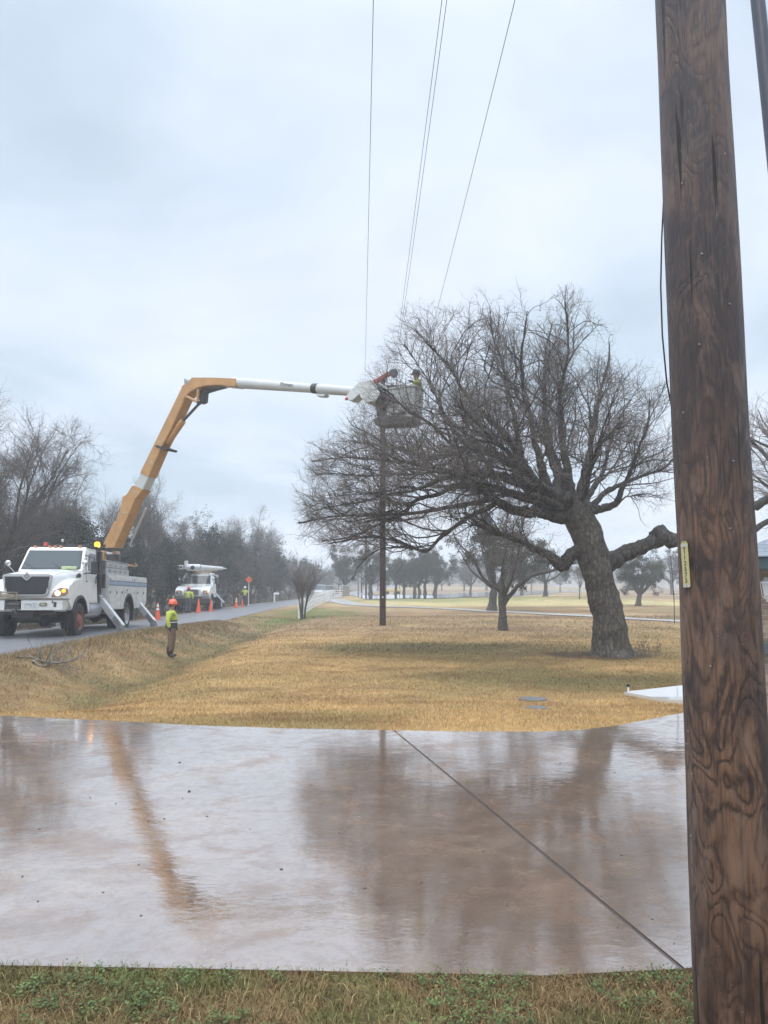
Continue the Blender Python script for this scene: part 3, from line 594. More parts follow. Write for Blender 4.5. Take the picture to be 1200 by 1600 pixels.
def build_oak():
    root = empty('oak_tree', OAK, 0, 'huge leafless oak with a wide twiggy crown and a thick leaning trunk on the lawn', 'tree')
    o = np.array(OAK); Y0 = 23.0; mpp = Y0 / 1200
    def limb(pts, dy, wob=.12):
        n = len(pts); out = []; rad = []
        for i, (px, py, w) in enumerate(pts):
            t = i / (n - 1); Y = Y0 + (dy * t ** 1.2 if not callable(dy) else dy(t)); p = at(px, py, Y); out.append((p.x, p.y, p.z)); rad.append(max(w, 1.6) / 2 * Y / 1200 * (.92 - (.22 * min(1, t * 1.6) if dy != 0 else 0)))
        Q, q = refine(out, rad, 6, wob); return Q, q
    trunk = [(957, 1036, 100), (957, 1027, 80), (956, 1014, 67), (953, 990, 59), (949, 960, 53), (942, 930, 50), (935, 900, 50), (928, 875, 55), (921, 850, 53), (914, 828, 51), (907, 808, 50), (902, 790, 44), (899, 776, 30)]
    tQ, tq = limb(trunk, 0, .0)
    L_ = [
        ([(935, 880, 40), (955, 878, 33), (978, 866, 29), (1008, 852, 26), (1034, 842, 30), (1060, 846, 24), (1100, 838, 19), (1140, 812, 24), (1180, 787, 21), (1215, 766, 17), (1260, 735, 12), (1300, 700, 8), (1330, 660, 4)], .6),
        ([(1090, 840, 16), (1130, 838, 15), (1170, 828, 13), (1210, 812, 11), (1260, 800, 7), (1300, 790, 4)], .9),
        ([(915, 862, 30), (893, 866, 23), (876, 884, 22), (860, 872, 17), (838, 858, 15), (812, 848, 13), (785, 838, 11), (765, 828, 9), (745, 812, 7), (728, 800, 5)], -1.0),
        ([(902, 795, 42), (875, 778, 34), (848, 766, 28), (820, 751, 24), (790, 744, 20), (755, 738, 17), (720, 742, 13), (690, 750, 10), (650, 762, 7), (610, 772, 6), (570, 780, 5), (530, 788, 4), (490, 800, 3)], -1.4),
        ([(898, 806, 34), (872, 806, 26), (845, 802, 24), (815, 798, 20), (780, 782, 17), (750, 768, 15), (715, 760, 13), (685, 768, 10), (655, 785, 8), (625, 805, 6), (590, 822, 5), (550, 835, 4), (505, 848, 3)], .9),
        ([(836, 760, 22), (815, 732, 20), (792, 722, 19), (765, 710, 17), (735, 702, 16), (700, 708, 14), (665, 713, 11), (625, 704, 8), (585, 694, 6), (552, 690, 3)], 1.6),
        ([(842, 764, 24), (822, 735, 21), (808, 705, 18), (790, 680, 15), (768, 655, 13), (748, 632, 10), (725, 606, 8), (700, 575, 6), (675, 545, 5), (655, 520, 3)], -1.3),
        ([(818, 748, 18), (812, 700, 14), (802, 660, 12), (790, 615, 10), (782, 570, 7), (772, 525, 5), (765, 490, 3)], 1.4),
        ([(862, 775, 20), (848, 735, 17), (836, 700, 14), (826, 655, 11), (815, 610, 9), (812, 560, 7), (818, 515, 5), (825, 485, 3)], -2.0),
        ([(872, 778, 24), (870, 740, 18), (858, 700, 14), (852, 655, 12), (848, 610, 9), (852, 560, 6), (860, 510, 4)], 2.4),
        ([(893, 785, 26), (888, 745, 20), (880, 705, 16), (876, 660, 13), (880, 610, 10), (885, 560, 8), (888, 515, 6), (882, 470, 3)], -.6),
        ([(905, 785, 24), (912, 745, 16), (922, 705, 13), (930, 655, 11), (936, 605, 8), (948, 560, 6), (955, 530, 3)], 1.9),
        ([(908, 800, 26), (935, 795, 19), (962, 790, 16), (972, 765, 12), (985, 735, 9), (1000, 700, 7), (1010, 660, 5), (1015, 620, 3)], -1.5),
        ([(910, 812, 18), (940, 775, 12), (972, 758, 10), (1005, 742, 8), (1035, 728, 6), (1065, 712, 4), (1090, 705, 3)], 1.1),
        ([(780, 782, 12), (760, 795, 11), (735, 806, 10), (712, 826, 9), (690, 838, 8), (668, 858, 8), (645, 856, 7), (615, 842, 6), (585, 838, 5), (550, 842, 4), (515, 852, 3)], -.6),
        ([(755, 738, 12), (728, 722, 10), (700, 690, 8), (670, 660, 7), (640, 640, 5), (610, 615, 4), (585, 600, 3)], -2.2),
        ([(720, 742, 10), (690, 735, 8), (650, 738, 7), (610, 740, 6), (570, 742, 5), (530, 740, 4), (495, 745, 3)], 1.8),
        ([(765, 781, 12), (700, 793, 9), (640, 800, 7), (580, 802, 6), (520, 806, 4), (470, 818, 3)], -2.4),
        ([(720, 742, 11), (660, 726, 8), (600, 716, 6), (540, 716, 5), (485, 724, 3)], 3.0),
        ([(735, 702, 10), (712, 675, 9), (690, 640, 7), (672, 605, 6), (650, 570, 4), (635, 540, 3)], 1.2),
        ([(885, 790, 26), (850, 760, 20), (820, 730, 15), (790, 700, 12), (760, 680, 9), (730, 650, 7), (710, 630, 4)], -4.0),
        ([(895, 790, 24), (880, 755, 18), (870, 720, 14), (850, 680, 11), (830, 640, 8), (815, 600, 5)], 4.2),
        ([(905, 800, 24), (925, 765, 16), (945, 735, 12), (955, 700, 9), (970, 660, 7), (985, 620, 4)], 3.6),
        ([(890, 805, 24), (860, 790, 18), (820, 785, 14), (770, 770, 11), (720, 765, 8), (670, 760, 5)], 4.0),
        ([(890, 800, 22), (850, 780, 18), (800, 765, 14), (745, 755, 11), (690, 740, 8), (640, 735, 5)], -4.0),
        ([(900, 800, 20), (915, 770, 15), (920, 735, 12), (930, 700, 9), (945, 665, 6), (955, 630, 4)], -3.6),
    ]
    def wig(p, i):
        rr = random.Random(i * 7 + 3); q = []
        for k, (x, y, w) in enumerate(p):
            a = 0 if k < 2 else 4; q.append((x + rr.uniform(-a, a), y + rr.uniform(-a, a), w * (.68 if i >= 20 else 1 if i == 1 else .85 if i > 5 else 1)))
        return q
    limbs = [limb(wig(p, i), d) for i, (p, d) in enumerate(L_)]
    # trunk + big limbs meshes
    def tube1(Q, q, sides): return tubes_np(Q[None] - o, q[None], sides)
    tk = mesh_np('trunk', *tube1(tQ, tq, 28), BARK, root, smooth=True); lumpy(tk, .07, 1.6)
    # root flare
    me = tk.data; co = np.empty(len(me.vertices) * 3, np.float32); me.vertices.foreach_get('co', co); co = co.reshape(-1, 3)
    th = np.arctan2(co[:, 1], co[:, 0]); fl = np.clip(1 - (co[:, 2] + .2) / .7, 0, 1) ** 2; co[:, :2] *= (1 + fl * .34 * (np.cos(th * 5 + 1) * .6 + .3))[:, None]; me.vertices.foreach_set('co', co.ravel())
    for Q, q in limbs[:]:
        big = q.max() > .0
    A = join([tube1(Q, q, 12) for Q, q in limbs]); lb = mesh_np('limbs', *A, LIMB, root, smooth=True); lumpy(lb, .022, 4)
    # burl stub on the right limb, with the sawn end
    b = MB(); c = at(1033, 836, 23.25); b.sph(tuple(Vector(c) - OAK), .30, (1.15, .9, .95), 18); b.sph(tuple(Vector(at(1050, 846, 23.2)) - OAK), .22, (1.2, .9, .9), 16)
    bo = b.build('burl', LIMB, root, smooth=True, angle=80); lumpy(bo, .09, 4)
    # envelope of the crown traced as direction-dependent radius about a centre
    C0 = at(800, 730, 23.0); prof = [(450, 800), (448, 760), (462, 700), (500, 650), (545, 600), (590, 540), (612, 500), (650, 468), (720, 458), (790, 465), (840, 472), (885, 452), (925, 495), (965, 540), (1005, 575), (1035, 640), (1062, 690), (1080, 760), (1075, 815), (1000, 815), (940, 850), (860, 900), (790, 885), (700, 870), (640, 880), (560, 885), (480, 870), (455, 840)]
    an, ra = [], []
    for px, py in prof: p = at(px, py, 23.0) - C0; an.append(math.atan2(p.z, p.x)); ra.append(math.hypot(p.x, p.z))
    od = np.argsort(an); an = np.array(an)[od]; ra = np.array(ra)[od]
    def env(p):
        d = p - np.array(C0); a = np.arctan2(d[..., 2], d[..., 0]); r = np.interp(a, an, ra, period=2 * np.pi); e = np.sqrt((np.hypot(d[..., 0], d[..., 2]) / r) ** 2 + (d[..., 1] / 5.4) ** 2)
        return e
    K0 = 24; PL = [to_k(Q, q, K0) for Q, q in limbs]; P0 = np.stack([p for p, _ in PL]); R0 = np.stack([r for _, r in PL])
    cen = np.array(at(860, 800, 23.0))
    ex = lambda p: env(p) + 0 * p[..., 0]
    P1, R1 = sprout(P0[1:], R0[1:], 430, (1.5, 3.6), (22, 66), 10, .15, 1, .12, .5, cen, .21, .55, .0125, .010, .05, ex, .6)
    P1b, R1b = sprout(P0[:1], R0[:1], 14, (.8, 2.0), (30, 75), 10, .35, 1, .5, .2, cen, .17, .4, .013, .009, .05, None, .6)
    P1 = np.concatenate([P1, P1b]); R1 = np.concatenate([R1, R1b])
    P2, R2 = sprout(np.concatenate([P1, P0[:, ::3]]), np.concatenate([R1, R0[:, ::3]]), 1) if False else sprout(P1, R1, 2500, (.7, 1.9), (25, 66), 8, .1, 1, .06, .4, cen, .32, .62, .011, .0075, .06, ex, .6)
    P2b, R2b = sprout(P0[1:], R0[1:], 900, (.6, 1.8), (30, 80), 8, .3, 1, .25, .5, cen, .2, .3, .011, .006, .06, ex, .7)
    P2 = np.concatenate([P2, P2b]); R2 = np.concatenate([R2, R2b])
    P3, R3 = sprout(P2, R2, 17000, (.3, .95), (22, 70), 6, .08, 1, .04, .3, cen, .36, .7, .010, .0056, .08, ex, .65)
    P4, R4 = sprout(P3, R3, 34000, (.12, .42), (25, 75), 4, .1, 1, .03, .2, cen, .36, .8, .010, .0042, .1, ex, .7)
    def trim(P, R, keep):
        m = P[:, P.shape[1] // 2]; z = (m[:, 0] > -.7) & (m[:, 0] < 1.5) & (m[:, 2] > 6.4) & (m[:, 2] < 8.5) & (m[:, 1] < 25.6); k = ~z | (rng.random(len(P)) < keep); return P[k], R[k]
    P1, R1 = trim(P1, R1, .45); P2, R2 = trim(P2, R2, .45); P3, R3 = trim(P3, R3, .75); P4, R4 = trim(P4, R4, .75)
    br = join([tubes_np(P1 - o, R1, 6), tubes_np(P2 - o, R2, 4)]); mesh_np('branches', *br, LIMB, root, smooth=True)
    tw = join([tubes_np(P3 - o, R3, 3), tubes_np(P4 - o, R4, 3)]); mesh_np('twigs', *tw, TWIG, root)
    # weedy sprouts at the foot
    w = empty('sprouts', (OAK.x + .85, OAK.y - .35, Hs(OAK.x + .85, OAK.y - .35)), 0, 'low leafy sprouts growing beside the foot of the big oak', 'plant')
    mb = MB(); lf = MB()
    for i in range(16):
        a = random.uniform(0, 6.28); h = random.uniform(.25, .6); p = Vector((random.uniform(-.3, .35), random.uniform(-.2, .2), 0)); q = p + Vector((math.cos(a) * .2 * h, math.sin(a) * .2 * h, h)); mb.tube([p, (p + q) / 2 + Vector((.02, 0, 0)), q], [.008, .006, .003], 4)
        for k in range(6):
            c = p.lerp(q, random.uniform(.35, 1)); s = random.uniform(.02, .045); u = Vector((random.uniform(-1, 1), random.uniform(-1, 1), random.uniform(-.2, .8))).normalized() * s; v = u.orthogonal().normalized() * s * .5; lf.quad(c, c + u + v, c + u * 2, c + u - v)
    mb.build('stem', TWIG, w); lf.build('leaves', mat('sprout_leaf', (.09, .085, .035), .6, noise_amt=.4), w)
    return root
build_oak()

def make_tree(name, height, spread, tr, trunk_h=.3, nl=9, n=(60, 420, 2200, 3600), seed=1, lean=0, mt=None, mw=None, up=.35, rmin=.012, forks=None, leaf=None, nleaf=0, lsize=.1, lsquash=.8, loc=(0, 0, 0), rot=0, low=.35):
    """bare or leafy tree, origin at the foot"""
    global rng
    keep = rng; rng = np.random.default_rng(seed); rd = random.Random(seed)
    root = empty(name, loc, rot); mt = mt or GREYB; mw = mw or GTWIG
    th = height * trunk_h; top = np.array([lean * height * .5, 0, th])
    tp = [(0, 0, -.3), (lean * .05, 0, 0.05), (lean * height * .15, rd.uniform(-.05, .05), th * .4), (lean * height * .3, rd.uniform(-.1, .1), th * .75), tuple(top + [0, 0, .1])]
    tQ, tq = refine(tp, [tr * 1.9, tr * 1.35, tr, tr * .92, tr * .8], 4, .04)
    limbs = []
    for i in range(nl):
        a = 2 * math.pi * (i + rd.uniform(-.3, .3)) / nl * 2.4; el = rd.uniform(.25, 1.35) if i else 1.45; Lr = spread * math.cos(el) * rd.uniform(.75, 1.05); Lz = (height - th) * (low + (1 - low) * math.sin(el)) * rd.uniform(.75, .98)
        e = np.array([math.cos(a) * Lr, math.sin(a) * Lr, Lz]); s = top * rd.uniform(.8, 1.0); s[2] = min(s[2], th); pts = [s]
        for k in (1, 2, 3, 4):
            t = k / 4; q = s + e * [t ** .8, t ** .8, t ** 1.15] * 1.0; pts.append(q + np.array([rd.uniform(-1, 1), rd.uniform(-1, 1), rd.uniform(-1, 1)]) * .05 * height * .6 * t)
        r = tr * rd.uniform(.42, .62); limbs.append(refine(pts, [r, r * .75, r * .5, r * .3, r * .12], 4, .1))
    P0 = np.stack([to_k(Q, q, 16)[0] for Q, q in limbs]); R0 = np.stack([to_k(Q, q, 16)[1] for Q, q in limbs]); cen = np.array([top[0], 0, th])
    s = height / 8
    P1, R1 = sprout(P0, R0, n[0], (1.0 * s, 2.5 * s), (25, 65), 8, .2, 1, up, .4, cen, .25, .55, .014, rmin, .05, None, .55)
    P2, R2 = sprout(np.concatenate([P1]), np.concatenate([R1]), n[1], (.5 * s, 1.4 * s), (22, 65), 6, .1, 1, up * .4, .3, cen, .28, .6, .013, rmin * .8, .05, None, .6)
    P3, R3 = sprout(P2, R2, n[2], (.3 * s, .8 * s), (22, 68), 5, .1, 1, up * .15, .3, cen, .32, .7, .011, rmin * .55, .06, None, .6)
    tk = join([tubes_np(tQ[None], tq[None], 12)] + [tubes_np(Q[None], q[None], 7) for Q, q in limbs]); a = mesh_np('trunk', *tk, mt, root, smooth=True)
    parts = [tubes_np(P1, R1, 4), tubes_np(P2, R2, 3), tubes_np(P3, R3, 3)]
    if n[3]:
        P4, R4 = sprout(P3, R3, n[3], (.12 * s, .4 * s), (20, 60), 3, .1, 1, .1, .2, cen, .18, .8, .011, rmin * .4, .06, None, .7); parts.append(tubes_np(P4, R4, 3))
    mesh_np('crown', *join(parts), mw, root)
    if nleaf:
        tips = P3[rng.integers(0, len(P3), nleaf), rng.integers(1, 4, nleaf)] + rng.normal(0, lsize * 1.4, (nleaf, 3))
        u = unit(rng.normal(size=(nleaf, 3))); v = unit(np.cross(u, rng.normal(size=(nleaf, 3)))); sz = rng.uniform(.5, 1.3, (nleaf, 1)) * lsize
        V = np.stack([tips - u * sz, tips - v * sz * lsquash * .6, tips + u * sz, tips + v * sz * lsquash * .6], 1).reshape(-1, 3); F = np.arange(4 * nleaf).reshape(-1, 4)
        mesh_np('foliage', V, F, leaf, root)
    rng = keep
    return root
def place(root, loc, rot=0, sc=1.0, label=None, cat='tree', group=None, first=False, name=None):
    r = root if first else copy_tree(root)
    if name: r.name = name
    r.location = loc; r.rotation_euler = (0, 0, rot); r.scale = (sc, sc, sc) if not hasattr(sc, '__len__') else sc
    return tag(r, label, cat, group)
def leafm(name, c, c2): 
    return mat(name, c, .75, dark=c2, noise_scale=1.2, spec=.2)
OLIVEL = leafm('live_oak_leaf', (.075, .082, .055), (.035, .042, .028))
CEDAR = leafm('cedar_leaf', (.045, .058, .040), (.022, .030, .022))
BRUSHL = leafm('brush_leaf', (.085, .080, .062), (.05, .048, .04))

# the small tree on the lawn
g = G(786, 985)
t = make_tree('small_tree', 6.6, 3.6, .17, .26, 7, (46, 330, 2200, 5200), 5, 0, GREYB, GTWIG, .2, .007, leaf=BRUSHL, nleaf=1500, lsize=.05)
place(t, g, .4, 1, 'small bare tree on the lawn with one long branch arching out to the right', first=True)
# its long arching branch
P, q = refine([(0, 0, 1.1), (.35, -.05, 1.55), (.8, -.1, 2.05), (1.4, 0, 2.4), (2.1, 0, 2.55), (2.9, .1, 2.85), (3.6, .1, 2.95)], [.12, .10, .085, .07, .055, .035, .012], 5, .1)
P2, R2 = sprout(P[None], q[None], 26, (.5, 1.3), (25, 70), 6, .35, 1, .5, .2, None, .2, .6, .013, .008); P3, R3 = sprout(P2, R2, 160, (.2, .6), (25, 65), 4, .1, 1, .2, .2, None, .2, .7, .012, .005)
ob = mesh_np('branch', *join([tubes_np(P[None], q[None], 8), tubes_np(P2, R2, 4), tubes_np(P3, R3, 3)]), GREYB, t); ob.rotation_euler = (0, 0, -.4)

# shared kinds
bare_a = make_tree('bare_tree', 9, 4.2, .2, .25, 10, (150, 1100, 6000, 9000), 21, .03, mt=GREYB, mw=GTWIG, up=.14, rmin=.012)
bare_b = make_tree('bare_tree', 8, 4.4, .18, .2, 12, (170, 1300, 7000, 12000), 22, -.02, mt=GREYB, mw=GTWIG, up=.18, rmin=.011)
bare_c = make_tree('bare_tree', 9, 2.6, .13, .3, 7, (90, 700, 3400, 5000), 23, .05, mt=GREYB, mw=GTWIG, up=.55, rmin=.012)
live = make_tree('live_oak', 7, 4.2, .26, .28, 9, (70, 420, 1800, 0), 24, .04, mt=GREYB, mw=GTWIG, up=.15, rmin=.012, leaf=OLIVEL, nleaf=15000, lsize=.085)
live2 = make_tree('live_oak', 7, 4.4, .30, .24, 10, (70, 420, 1800, 0), 34, -.1, mt=GREYB, mw=GTWIG, up=.12, rmin=.012, leaf=OLIVEL, nleaf=17000, lsize=.085)
cedar = make_tree('cedar_tree', 7, 2.4, .14, .1, 14, (90, 500, 1800, 0), 25, 0, mt=GREYB, mw=GTWIG, up=.1, rmin=.01, leaf=CEDAR, nleaf=20000, lsize=.075, low=.15)
brush = make_tree('brushy_tree', 6, 3.0, .08, .08, 16, (110, 800, 4200, 6000), 26, 0, mt=GREYB, mw=GTWIG, up=.35, rmin=.010, leaf=BRUSHL, nleaf=9000, lsize=.05, low=.2)
def atg(px, Y, dz=0):
    x = (px - 600) / 1200 * (Y * CP) ; return Vector((x, Y, Hs(x, Y) + dz))
used = set()
def put(root, px, Y, rot, sc, label, group=None, cat='tree'):
    f = root.name not in used; used.add(root.name)
    return place(root, atg(px, Y), rot, sc, label, cat, group, first=f)
# roadside wood, left
put(bare_b, -25, 34, 3.3, 1.42, 'tallest bare tree, at the left edge behind the bucket truck')
put(bare_b, 78, 42, 1.9, 1.12, 'bare round-crowned tree rising behind the cab of the bucket truck')
put(cedar, 105, 40, 1.2, (1.3, 1.3, .85), 'dark evergreen bushy tree directly behind the roof of the bucket truck')
put(bare_c, 208, 50, .3, 1.05, 'thin upright bare tree just right of the yellow lower boom')
put(bare_c, 248, 58, 2.5, .98, 'slender bare tree above the space between the two trucks')
put(bare_b, 384, 84, .8, (1.25, 1.25, 1.34), 'bare tree with a full fan-shaped crown standing above the wood behind the flagger')
W = 'trees of the dense roadside wood'
wl = 'bare grey-brown tree inside the dense roadside wood across the road'
for px, Y, k, sc in [(30, 38, 'b', .8), (-20, 40, 'e', 1.0), (150, 44, 'e', .85), (178, 47, 'd', .8), (215, 52, 'e', .95), (255, 56, 'd', .9), (275, 60, 'e', 1.0), (292, 66, 'b', .85), (305, 62, 'e', 1.05), (322, 70, 'a', .8), (335, 66, 'd', 1.0), (350, 72, 'e', 1.2), (368, 78, 'd', 1.05), (392, 80, 'e', 1.2), (405, 88, 'a', .85), (415, 90, 'e', 1.15), (428, 92, 'd', 1.0), (438, 100, 'b', .8), (452, 104, 'e', 1.0), (466, 118, 'e', 1.0), (480, 128, 'd', .95), (492, 140, 'e', .9), (508, 160, 'e', .95), (120, 50, 'e', 1.2), (60, 46, 'd', 1.0), (5, 50, 'e', 1.3), (235, 66, 'e', 1.3), (268, 78, 'b', .95), (310, 88, 'e', 1.6), (345, 95, 'e', 1.6), (90, 56, 'e', 1.3), (190, 60, 'e', 1.3), (380, 105, 'e', 1.5), (410, 115, 'e', 1.5)]:
    root, lab, grp = {'a': (bare_a, wl, W), 'b': (bare_b, wl, W), 'd': (cedar, 'dark evergreen tree mixed into the dense roadside wood across the road', 'evergreens in the roadside wood'), 'e': (brush, 'low brushy tree filling the dense roadside wood across the road', 'brushy trees filling the roadside wood')}[k]
    put(root, px, Y, random.uniform(0, 6.28), sc * random.uniform(.92, 1.05), lab, grp)
# far trees on the right and middle
LO = 'row of live oaks beyond the fairway'
put(live, 538, 104, .3, .95, 'dark rounded tree beyond the stone gate pillar')
put(live2, 579, 96, 1.5, .85, 'oak beyond the middle utility pole with a limb reaching out to the left')
for i, (px, Y, sc) in enumerate([(618, 100, .66), (631, 104, .62), (648, 98, .78), (656, 106, .68), (664, 100, .78), (679, 99, .82)]):
    put([live, live2][i % 2], px, Y, i * 1.9, sc, '%s live oak from the left in the row beyond the fairway' % ['leftmost small', 'second small', 'third', 'fourth', 'fifth', 'rightmost large'][i], LO)
put(live2, 768, 56, 2.2, 1.0, 'dark-crowned oak with a flared trunk right behind the small bare tree')
put(live, 852, 82, 4.4, .82, 'oak with a wide forked trunk at the far edge of the fairway')
put(live, 815, 118, .4, .85, 'distant oak left of the forked one, near the wet road')
put(bare_c, 905, 74, .4, .45, 'little pale-trunked bare tree seen just left of the big oak trunk')
put(live2, 996, 64, 3.6, (.72, .72, .62), 'small round-crowned tree with a slanting pale trunk, right of the big oak trunk')
put(live, 1050, 120, 2.0, 1.0, 'dark tree mass beyond the field, next to the near pole')
put(bare_b, 735, 120, 2.0, .9, 'distant bare tree beyond the wet road, left of the small tree')
for i, (px, Y, sc) in enumerate([(725, 170, 1.0), (760, 190, 1.1), (795, 175, .95), (830, 200, 1.1), (875, 190, 1.0), (935, 215, 1.1), (1020, 225, 1.2), (1085, 200, 1.2), (530, 170, 1.1), (590, 185, 1.1), (690, 185, 1.1), (1120, 210, 1.3), (1160, 230, 1.3), (1210, 220, 1.3)]):
    put([live, live2, bare_b, live][i % 4], px, Y, i * 1.7, sc * [.75, .9, .62, .8, .7][i % 5], 'hazy grey tree far off on the horizon beyond the field', 'far trees on the horizon')
# second big tree at the right edge
big = make_tree('oak_tree', 11.5, 7.5, .42, .28, 13, (260, 2000, 10000, 16000), 41, -.05, mt=LIMB, mw=TWIG, up=.2, rmin=.009)
place(big, atg(1390, 26), 2.4, 1.0, 'second large leafless oak whose branches reach in right of the near pole', first=True)
# far wood as one mass
def far_wood():
    n = 26000; x = rng.uniform(-120, 330, n); y = rng.uniform(300, 380, n); hh = 4 + 5 * fbm(x, y * 0, 30, 5); z = rng.uniform(0, 1, n) ** .8 * hh
    c = np.stack([x, y, H(x, y) + z], -1); u = unit(rng.normal(size=(n, 3))); v = unit(np.cross(u, rng.normal(size=(n, 3)))); s = rng.uniform(.5, 1.3, (n, 1))
    V = np.stack([c - u * s, c - v * s * .6, c + u * s, c + v * s * .6], 1).reshape(-1, 3)
    tag(mesh_np('distant_wood', V, np.arange(4 * n).reshape(-1, 4), OLIVEL), 'hazy line of woodland along the horizon', kind='stuff')
    n = 30000; y = rng.uniform(24, 190, n); x = xc(y) - rng.uniform(4.2, 13, n); h = rng.uniform(.1, 1.0, n) ** 2 * 1.6 * sstep(4.0, 6, xc(y) - x)
    c = np.stack([x, y, H(x, y) + h], -1); u = unit(rng.normal(size=(n, 3)) * [1, 1, 1.6]); v = unit(np.cross(u, rng.normal(size=(n, 3)))); s = rng.uniform(.03, .09, (n, 1))
    V = np.stack([c - u * s * 2, c - v * s * .3, c + u * s * 2, c + v * s * .3], 1).reshape(-1, 3)
    tag(mesh_np('undergrowth', V, np.arange(4 * n).reshape(-1, 4), BRUSHL), 'grey-brown undergrowth along the foot of the roadside wood', kind='stuff')
far_wood()
# multi-stemmed bare shrub by the fence
b0 = G(473, 968); sh = empty('bare_shrub', b0, 0, 'tall many-stemmed bare shrub at the near end of the white fence', 'shrub')
sp = []
for i in range(11):
    a = random.uniform(0, 6.28); h = random.uniform(2.2, 3.6); l = random.uniform(.02, .42); sp.append(refine([(.12 * math.cos(a), .12 * math.sin(a), -.05), (.2 * math.cos(a), .2 * math.sin(a), .8), ((.3 + l * .8) * math.cos(a), (.3 + l * .8) * math.sin(a), 1.9), ((.3 + l * 3.2) * math.cos(a + .2), (.3 + l * 3.2) * math.sin(a + .2), h)], [.038, .028, .018, .006], 5, .12))
P0 = np.stack([to_k(Q, q, 12)[0] for Q, q in sp]); R0 = np.stack([to_k(Q, q, 12)[1] for Q, q in sp])
mesh_np('stems', *tubes_np(P0, R0, 6), GREYB, sh, smooth=True)
P1, R1 = sprout(P0, R0, 110, (.5, 1.3), (20, 60), 6, .3, 1, .5, .1, None, .12, .6, .012, .008); P2, R2 = sprout(P1, R1, 800, (.25, .8), (15, 45), 4, .1, 1, .4, .1, None, .12, .7, .011, .005); P3, R3 = sprout(P2, R2, 2600, (.12, .4), (15, 50), 3, .1, 1, .2, .1, None, .15, .8, .01, .004)
mesh_np('crown', *join([tubes_np(P1, R1, 4), tubes_np(P2, R2, 3), tubes_np(P3, R3, 3)]), GTWIG, sh)
# cut branches lying on the verge
fb = G(70, 1040); fo = empty('cut_branch', fb, 0, 'cut forked grey branch lying on the verge before the bucket truck', 'branch')
D = lambda px, py, up_: np.array(Vector(at(px, py, fb.y + (1040 - py) * .03)) - fb) * [1, 1, 1] 
main = [[(28, 1048), (50, 1040), (68, 1045), (84, 1036), (100, 1028), (112, 1008)], [(50, 1049), (66, 1046), (84, 1036), (96, 1040), (115, 1048)], [(52, 1043), (58, 1030), (62, 1018)], [(82, 1036), (80, 1024), (92, 1014), (106, 1002)], [(40, 1030), (60, 1034), (84, 1036)], [(84, 1036), (104, 1034), (120, 1028), (135, 1018)]]
sp = []
for m_ in main:
    pts = []
    for i, (px, py) in enumerate(m_):
        Y = fb.y + random.uniform(-.2, .3) + (1042 - py) * .035; p = at(px, py, Y); gz = Hs(p.x, p.y) + .03; p.z = max(p.z, gz) if p.z < gz + .45 else gz + .45; pts.append(tuple(p - fb))
    r = [.03 - .022 * i / (len(pts) - 1) for i in range(len(pts))]; sp.append(refine(pts, r, 4, .15))
P0 = np.stack([to_k(Q, q, 12)[0] for Q, q in sp]); R0 = np.stack([to_k(Q, q, 12)[1] for Q, q in sp])
P1, R1 = sprout(P0, R0, 40, (.3, .8), (20, 60), 5, .2, 1, .25, .1, None, .2, .6, .014, .006); P2, R2 = sprout(P1, R1, 130, (.12, .4), (20, 60), 4, .1, 1, .1, .1, None, .2, .7, .012, .004)
mesh_np('limbs', *tubes_np(P0, R0, 6), mat('cut_limb', (.22, .19, .16), .8, noise_amt=.5), fo, smooth=True); mesh_np('twigs', *join([tubes_np(P1, R1, 4), tubes_np(P2, R2, 3)]), GTWIG, fo)
# ------------------------------------------------------------------ materials for things
WHITE = mat('truck_white', (.80, .81, .80), .35, coat=.5, coat_rough=.1, noise_amt=.14, noise_scale=2.2)
WHITE2 = mat('body_white', (.64, .655, .65), .4, coat=.4, coat_rough=.15, noise_amt=.26, noise_scale=2.4, stretch=(1, 1, 3))
BLACK = mat('black_plastic', (.022, .022, .024), .5, noise_amt=.3)
DARK = mat('dark_metal', (.045, .043, .042), .5, noise_amt=.4)
GLASS = mat('dark_glass', (.035, .048, .052), .12, coat=.0, spec=.45)
TYRE = mat('tyre_rubber', (.022, .021, .021), .7, noise_amt=.4, noise_scale=5, bump=.3, bump_scale=30)
RUST = mat('rusty_rim', (.33, .13, .07), .6, noise_amt=.55, noise_scale=14)
STEEL = mat('grey_steel', (.33, .34, .35), .4, metal=.5, noise_amt=.3)
CHROME = mat('chrome', (.6, .6, .6), .15, metal=1)
ALU = mat('aluminium', (.50, .51, .53), .32, metal=.75, noise_amt=.18, noise_scale=4)
YELB = mat('boom_yellow', (.50, .275, .10), .45, coat=.25, noise_amt=.22, noise_scale=3)
FIBRE = mat('boom_fibreglass', (.50, .53, .52), .4, coat=.3, noise_amt=.1, noise_scale=2)
BLUE1 = mat('stripe_blue', (.06, .12, .22), .4); BLUE2 = mat('stripe_light_blue', (.20, .32, .46), .4)
AMBER = mat('amber_lamp', (.9, .35, .03), .3, emis=(1, .42, .03), estr=1.6)
HEAD = mat('headlamp_lit', (.9, .85, .7), .2, emis=(1, .84, .58), estr=1.4)
REDL = mat('red_lens', (.5, .07, .04), .3, coat=.5)
ORL = mat('orange_lens', (.6, .2, .06), .3, coat=.5)
ORANGE = mat('cone_orange', (.80, .12, .045), .45, noise_amt=.12)
REFL = mat('reflective_white', (.75, .75, .72), .4)
LIME = mat('hi_vis_lime', (.52, .60, .10), .7, noise_amt=.2, noise_scale=12)
SKIN = mat('skin', (.33, .17, .11), .6); HAIR = mat('dark_hair', (.02, .015, .012), .8)
